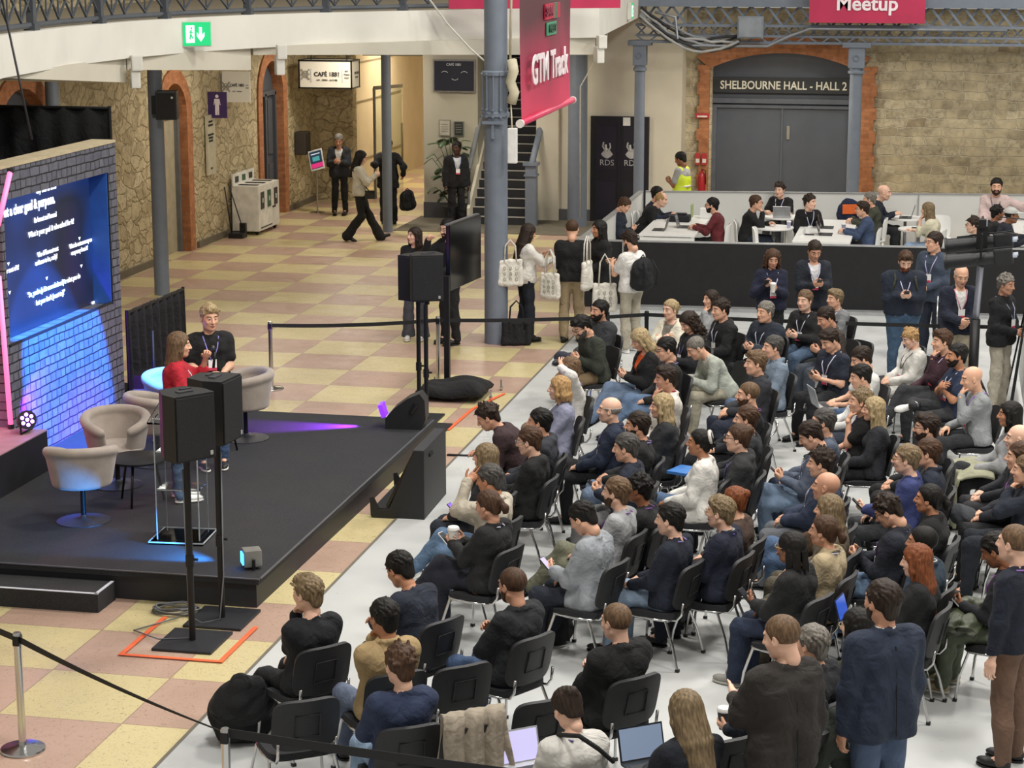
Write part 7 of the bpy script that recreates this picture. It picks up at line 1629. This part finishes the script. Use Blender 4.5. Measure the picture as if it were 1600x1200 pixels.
stander(-9.88, 41.5, PI + .5, 'standing in black suit with name badge beside plant', hair='short', hc='blk', sk='d', top='#121317', kind='blazer', inner='#c9ccd4', hem=.14, arms='down', bot='#121317', lany='#9ab0d8', look=(-35, 4))
stander(-7.55, 29.1, PI - .05, 'standing behind far loudspeakers with long dark hair, wide grey jeans', hair='long', hc='dk', fem=1, sk='p', top='#1a1b1e', kind='sweater', arms='front', bot='#4c4e54', wide=2, shoe='#d0ccc4', sole='#dedad2', look=(-35, -4), sc=.97)
stander(-6.98, 28.9, PI - .7, 'standing behind television in black with glasses, hand raised', hair='short', hc='blk', sk='p', top='#1c1d20', kind='sweater', arms='front', bot='#16171a', glasses='#2a2420', beard='blk', look=(10, 8), sc=1.06, wr=(None, (.1, .28, .52, 'fist')))
stander(-5.05, 40.2, 1.2, 'in yellow hi-vis vest behind the lounge, looking at phone', hair='short', hc='blk', sk='b', top='#9a9a98', kind='tee', sleeve=.6, arms='sphone', bot='#1a1b20', look=(0, 20))
P = bpy.data.objects[sorted(o.name for o in bpy.data.objects if o.name.startswith('person'))[-1]]
v_ = F(.04)
for s_ in (-1, 1): v_.cone((s_ * .085, 0, .95), (s_ * .07, 0, 1.2), .145, .138).cone((s_ * .07, 0, 1.2), (s_ * .12, 0, 1.37), .14, .092)
V, Q = v_.mesh(.02, extra=lambda D, G: np.maximum(D, np.maximum(.84 - G[2] + 0 * G[0] + 0 * G[1], -(np.sqrt(G[0] ** 2 + (G[1] - .03) ** 2) - .085 + 0 * G[2]))).astype(np.float32))
for o in bpy.data.objects:
    if o.get('label', '').startswith('person in yellow hi-vis'):
        ob = obj('high_visibility_vest', np_mesh('high_visibility_vest', V, Q, mat('hi_vis', '#c4d830', .6, bump=.3)), o)
        mb = MB(); mb.tube([(.2 * math.cos(a), .155 * math.sin(a), 1.08) for a in np.linspace(0, 2 * PI, 25)[:-1]], .02, 6, closed=True); mb.build('reflective_band', mat('reflective', '#c9c9c6', .3), o, True)
# ---- speakers on the stage
r = stander(-7.38, 19.0, -1.15, 'speaking with microphone on stage in red jacket, long hair', hair='longstraight', hc='lb', fem=1, sk='l', top='#a81c2c', kind='jacket', sleeve=.72, arms='front', bot='#4a668c', shoe='#dcdcd8', sole='#e6e6e2', z=SZ, look=(-4, 4), sc=.99, wr=((-.03, .30, .52, 'grip'), (.12, .26, .2, 'relax')), lany='#d8d8e0', lod=1.)
P, I, M = r; w = I['W'][0] + V3(.03, .07, .0); t = thing('microphone', 'black hand microphone held by person in red jacket', 'microphone', wp(I, M, w)); MB().cyl((0, 0, -.1), (.02, 0, .06), .014, n=10).build('handle', BLACKM, t, True); MB().lathe([(.01, .06), (.026, .08), (.026, .1), (.012, .125)], n=14).build('head', mat('mic_grille', '#3a3a3c', .4, .5), t, True)
stander(-7.5, 20.3, PI + .5 , 'standing on stage in black t-shirt with lanyard and badge', hair='quiff', hc='bl', sk='l', top='#141517', kind='tee', sleeve=.6, arms='front', bot='#34507a', shoe='#1c1c1e', sole='#dcdcd8', z=SZ, look=(10, 6), sc=1.02, lany='#8a80d0', lod=1.)
# ---- lounge
def lounge(px, py, yaw, short, **k):
    ch = k.pop('wc', 1); _seed[0] += 1; lean, neck, sc = k.get('lean', 6), k.get('neck', 22), k.get('sc', 1.); k['lean'] = lean; k['neck'] = neck
    dy, hz = head_offset(lean, neck); h = at(px, py, hz * sc + .006); f = Vector((-math.sin(yaw), math.cos(yaw), 0)); p = h - f * dy * sc; p.z = .006
    k.setdefault('arms', 'table'); P, I = person('person ' + short, p, yaw, seed=_seed[0], lod=1.3, **k); c = p + f * .03
    if ch: wchair(c.x, c.y, yaw, 'white moulded lounge chair under person ' + ' '.join(short.split()[:8]))
    return P, I, Matrix.Translation(p) @ Matrix.Rotation(yaw, 4, 'Z') @ Matrix.Scale(sc, 4)
RI, LE = -PI / 2, PI / 2     # facing right, facing left
r = lounge(976, 321, RI, 'in lounge in navy jacket looking at phone, nearest left', hair='short', hc='br', top='#171f33', kind='blazer', arms='phone', look=(0, 28), bot='#1b2030'); hold_phone(r, 'phone held by leftmost lounge person', both=True, col='#b9b9b9')
lounge(1034, 312, RI - .1, 'in lounge in black suit with thin fair hair, leaning in', hair='receding', hc='sb', sk='p', top='#121315', kind='blazer', hem=.05, lean=28, neck=42, bot='#14151a', arms='knees')
lounge(1028, 303, RI, 'in lounge with black hair behind the black suit', hair='short', hc='blk', top='#1a2038', bot='#1a1b20', lean=10)
lounge(1112, 321, LE, 'in lounge in red sweater and beard typing', hair='short', hc='blk', sk='l', beard='blk', glasses='#2a1c14', top='#6a1820', kind='sweater', bot='#14151a')
lounge(1182, 317, RI, 'in lounge in black sweater with glasses, hand at mouth', hair='short', hc='br', sk='l', glasses='#1c1410', top='#131417', kind='sweater', chinhand='R', bot='#1a2438', lean=12)
lounge(1218, 297, PI - .3, 'in lounge in black t-shirt facing laptop at back', hair='messy', hc='dk', sk='p', top='#121316', kind='tee', sleeve=.5, bot='#3a3c40', lany='#c5c6e8')
lounge(1266, 316, PI - .9 + 1.3, 'in lounge with moustache and black top turning left', hair='messy', hc='dk', sk='p', top='#101113', kind='sweater', arms='lap', bot='#14151a', lany='#c5c6e8', look=(40, 0))
lounge(1347, 327, LE, 'in lounge in blue sweater and glasses typing', hair='sidepart', hc='dk', sk='l', glasses='#101010', top='#34486c', kind='sweater', bot='#22242a')
lounge(1358, 312, LE, 'in lounge with grey hair and olive jacket typing', hair='short', hc='gy', sk='l', top='#3c3f30', kind='jacket', bot='#22242a')
lounge(1382, 301, RI - .1, 'in lounge bald in navy sweater leaning over laptop', hair='bald', sk='p', top='#141c30', kind='sweater', bot='#1c1d22', lean=14, neck=30, sc=1.06)
lounge(1449, 328, LE - .2, 'in lounge with long light brown hair, cream top', hair='longstraight', hc='db', fem=1, sk='p', top='#ccc4a4', kind='tee', sleeve=.7, chinhand='L', bot='#7c98bc')
lounge(1557, 292, PI, 'in lounge in pink shirt with arm stretched along partition', sc=1.15, wr=((-.62, .0, .46, 'relax'), None), hair='short', hc='blk', sk='l', beard='dk', top='#cdb0ac', kind='shirt', bot='#2a2c34', lany='#4a4a60', lean=-4, arms='lap')
lounge(1520, 352, LE + .1, 'in lounge in black t-shirt with glasses behind spotlights', hair='messy', hc='dk', sk='p', glasses='#101010', top='#17181b', kind='sweater', bot='#1c1d22', lany='#c5c6e8', arms='lap', lean=0)
lounge(1559, 333, RI + .4, 'in lounge with black hair behind the grey cap', hair='curlyshort', hc='blk', sk='b', top='#1c1d22', bot='#1c1d22', sc=.98)
lounge(1581, 337, RI + .1, 'in lounge with grey baseball cap and dark hoodie', hair='cap', hc='blk', sk='b', top='#1a2030', kind='jacket', hood=1, bot='#1c1d22')
# things on the lounge tables
laptop((-4.95, 36.3, .74), RI, 'dark laptop standing open on left lounge table', shell='#4a4c50', scr_='#30343c'); laptop((-4.55, 36.75, .74), LE, 'thin laptop before person in red sweater', shell='#5a5c60', scr_='#484c54')
laptop((-2.95, 38.42, .745), PI, 'silver laptop on the back round table', shell='#b4b6ba'); laptop((-2.02, 36.3, .74), LE, 'laptop before person in blue sweater', shell='#3c3e44'); laptop((-2.05, 37.2, .74), LE, 'laptop before person in olive jacket', shell='#3c3e44'); laptop((-.72, 38.85, .745), RI, 'dark laptop before bald lounge person', shell='#3c3e44')
o = tag(MB().box((-4.75, 37.55, .80), (.4, .3, .11), bev=.02).box((-4.72, 37.55, .87), (.2, .16, .04), bev=.01).build('black_pouch', fabric('#1c1d24')), 'black folded bag lying on left lounge table', 'bag')
o = tag(MB().box((-4.6, 38.2, .86), (.03, .22, .24), bev=.004).build('green_card_box', mat('green_box', '#9aa874', .6)), 'pale green card box on far end of left lounge table', 'box'); o2 = tag(MB().box((-4.3, 38.15, .83), (.28, .22, .18), bev=.02).build('white_box', WHITEP), 'white box on far end of left lounge table', 'box')
cup((-2.72, 37.0, .745), 'lilac paper cup on the front round table', col='#a9a8c8'); cup((-1.75, 36.9, .74), 'grey paper cup on middle lounge table', col='#8a8ca4'); cup((1.4, 37.3, .74), 'dark cup on right edge lounge table', col='#3a3c44')
o = tag(MB().box((-2.3, 36.2, .75), (.16, .07, .02), bev=.005).build('glasses_case', BLACKP), 'small black case lying on middle lounge table', 'case'); o = tag(MB().box((-.5, 37.45, .752), (.15, .08, .012), bev=.004).build('smartphone', BLACKP), 'phone lying on right round lounge table', 'phone')
for x, y, w_, lb in ((-3.05, 36.2, RI, 'empty white chair turned to the round table, nearest'), (-2.62, 36.3, LE, 'empty white chair between round table and middle table'), (-.1, 38.3, PI, 'empty white chair near back partition, right')): wchair(x, y, w_, lb)
t = thing('draped_chair', 'chair with navy and orange jacket hung over its back', 'jacket', (-1.75, 38.9, 0), .3); f = F(.03); f.ell((0, 0, .78), (.24, .07, .3)); V, Q = f.mesh(.018, fold=.01); obj('jacket_body', np_mesh('jacket_body', V, Q, fabric('#1c2648')), t); MB().box((0, -.075, .88), (.3, .02, .18), bev=.008).build('orange_panel', mat('orange_cloth', '#d8662c', .7), t)
for s_ in (-1, 1): MB().cyl((s_ * .18, .1, 0), (s_ * .16, .05, .8), .014, n=8).build('leg', WHITEP, t)
# ---- empty chairs and things among the audience
def echair(px, py, tgt, label, z=.70):
    h = at(px, py, z); yw = yaw_to(h.x, h.y, *tgt); f = Vector((-math.sin(yw), math.cos(yw), 0)); p = h + f * .24; return chair(p.x, p.y, yw, label), p, yw
echair(478, 1125, (-9.5, 20.5), 'empty black chair, leftmost of the second nearest row'); echair(722, 1070, (-9.5, 20.5), 'empty black chair between the blue sweater and black jacket')
_, p, yw = echair(740, 1165, (-9.5, 20.5), 'black chair with beige coat hung over its back'); echair(850, 1125, (-9, 20.5), 'empty black chair beside the beige coat'); echair(1150, 1185, (-9, 20.5), 'empty black chair at the bottom, right of long hair')
echair(1345, 553, (-11, 17), 'empty black chair behind the dark brown knit sweater'); echair(1430, 560, (-12, 19), 'empty black chair right of the white jacket row')
def coat_fn(u, v):
    x = (u - .5) * .44 * (1 + .18 * abs(v - .42)); s_ = v * 1.15
    if s_ < .35: y, z = -.165 - .04 * s_ / .35, .56 + s_
    elif s_ < .50: a = (s_ - .35) / .15 * PI; y, z = -.245 - .048 * -math.cos(PI - a) * -1 - .0, .91 + .03 * math.sin(a)
    else: y, z = -.31 - .05 * (s_ - .5), .90 - (s_ - .5)
    fo_ = .016 * math.sin(x * 46 + 4 * v) + .012 * math.sin(x * 90 + 9 * v)
    return (x + .02 * math.sin(9 * v), y - (fo_ + .01 if s_ > .45 else -fo_ * .6), z - (.09 * (u - .3) ** 2 + .02 * math.sin(u * 11) if v > .9 else 0))
mb = MB(); sheet(mb, coat_fn, 30, 40, .012)
t = tag(mb.build('beige_coat', fabric('#9a8c78'), None, True), 'beige coat hung over the back of an empty chair', 'coat'); t.location = (p.x, p.y, .006); t.rotation_euler = (0, 0, yw)
m, nt, b, v = nodemat('green_padded_nylon', .5); nt.links.new(ramp(nt, noise(nt, v, 3, 2.), (.3, '#33392a'), (.7, '#434a34')), b.inputs['Base Color'])
w_ = N(nt, 'ShaderNodeTexWave', Scale=4.5, wave_profile='SIN'); w_.bands_direction = 'Z'; nt.links.new(v, w_.inputs['Vector']); bump(nt, b, w_.outputs['Fac'], 1., .03)
def lapcoat(r, m_, label, name, quilt=0., x0=-.3, x1=.28, drop=.5, th=.02):
    P, I, M = r
    def fn(u, v):
        x = x0 + (x1 - x0) * u; s_ = v * (.34 + drop); z0 = .62 + .03 * math.sin(7 * x + 1)
        if s_ < .34: y, z = .16 + s_, z0 + .02 * math.sin(s_ * 12)
        else: a = s_ - .34; y, z = .52 + .03 * min(a * 8, 1) + .03 * math.sin(6 * x), z0 - a
        q = quilt * abs(math.sin(s_ * 22)) + .018 * math.sin(x * 24 + 3 * s_)
        return (x * (1 + .12 * math.sin(s_ * 4)), y + (q if s_ > .3 else 0), z + (q if s_ <= .3 else 0) - (.05 * math.sin(5 * u) if v > .95 else 0))
    mb = MB(); sheet(mb, fn, 26, 44, th); o = tag(mb.build(name, m_, None, True), label, 'coat'); o.matrix_world = M; return o
lapcoat(r64, m, 'dark green quilted coat lying over knees at bottom right', 'padded_coat', .035, -.42, .22, .38, .05)
lapcoat(r60, fabric('#8f8f72'), 'pale olive coat on the lap of grey denim jacket person', 'folded_coat', 0., -.28, .3, .52)
q = at(375, 1150, 0); backpack((q.x, q.y, 0), .5, 'large black crumpled backpack on floor at lower left', s=1.45, tilt=.5, fold=.03)
q = at(866, 1005, 0); backpack((q.x, q.y, 0), .3, 'black backpack on floor under light grey blazer chair', s=.9)
q = at(1520, 825, .48); backpack((q.x, q.y, .52), 1.2, 'grey backpack with brown label on a lap at right', col='#3a3d44', s=.7, tilt=-1.2)
q = at(985, 730, 0); q = at(1000, 715, 0); tote((q.x, q.y, 0), 1.4, 'black bag on floor beside the blond person chair', col='#17181a', w=.36, h=.3, strap=.12, prints=False)
q = at(835, 1000, 0); q = at(1185, 1010, 0); backpack((q.x, q.y, 0), 1.2, 'grey backpack on floor beside the flared jeans', col='#4a4b4e', s=.85)
q = at(676, 985, 0); t = thing('water_bottle', 'clear blue plastic water bottle on floor below chair', 'bottle', (q.x, q.y, .006)); m = bpy.data.materials.new('blue_plastic'); m.use_nodes = True; b = m.node_tree.nodes['Principled BSDF']; b.inputs['Base Color'].default_value = (.45, .62, .85, 1); b.inputs['Transmission Weight'].default_value = .7; b.inputs['Roughness'].default_value = .15
MB().lathe([(.03, 0), (.034, .02), (.034, .13), (.03, .15), (.014, .19), (.014, .2)], n=20).build('bottle_body', m, t, True, ang=50); MB().lathe([(.016, .195), (.016, .22)], n=14).build('cap', mat('blue_cap', '#2c5cc0', .4), t)
q = at(1068, 735, .62); tag(MB().box((q.x, q.y, q.z), (.3, .22, .03), 1.2, bev=.005).build('folder', mat('blue_folder', '#3f78c0', .5)), 'bright blue folder on the lap of white blazer person', 'folder')
laptop(at(822, 1205, .55), yaw_to(-2.6, 12.2, -9, 20.5), 'laptop with pale lilac screen at the bottom edge', shell='#c4c6c8', scr_='#b4b0d8', es=.8)
P = None
q = at(905, 1150, 1.0)
tag(MB().tube([at(872, 1148, 1.05), at(905, 1150, 1.12), at(935, 1170, 1.0), at(958, 1190, .86)], .016, 6).build('bag_strap', fabric('#17181a'), None, True), 'black shoulder strap across back of white fuzzy sweater', 'strap')
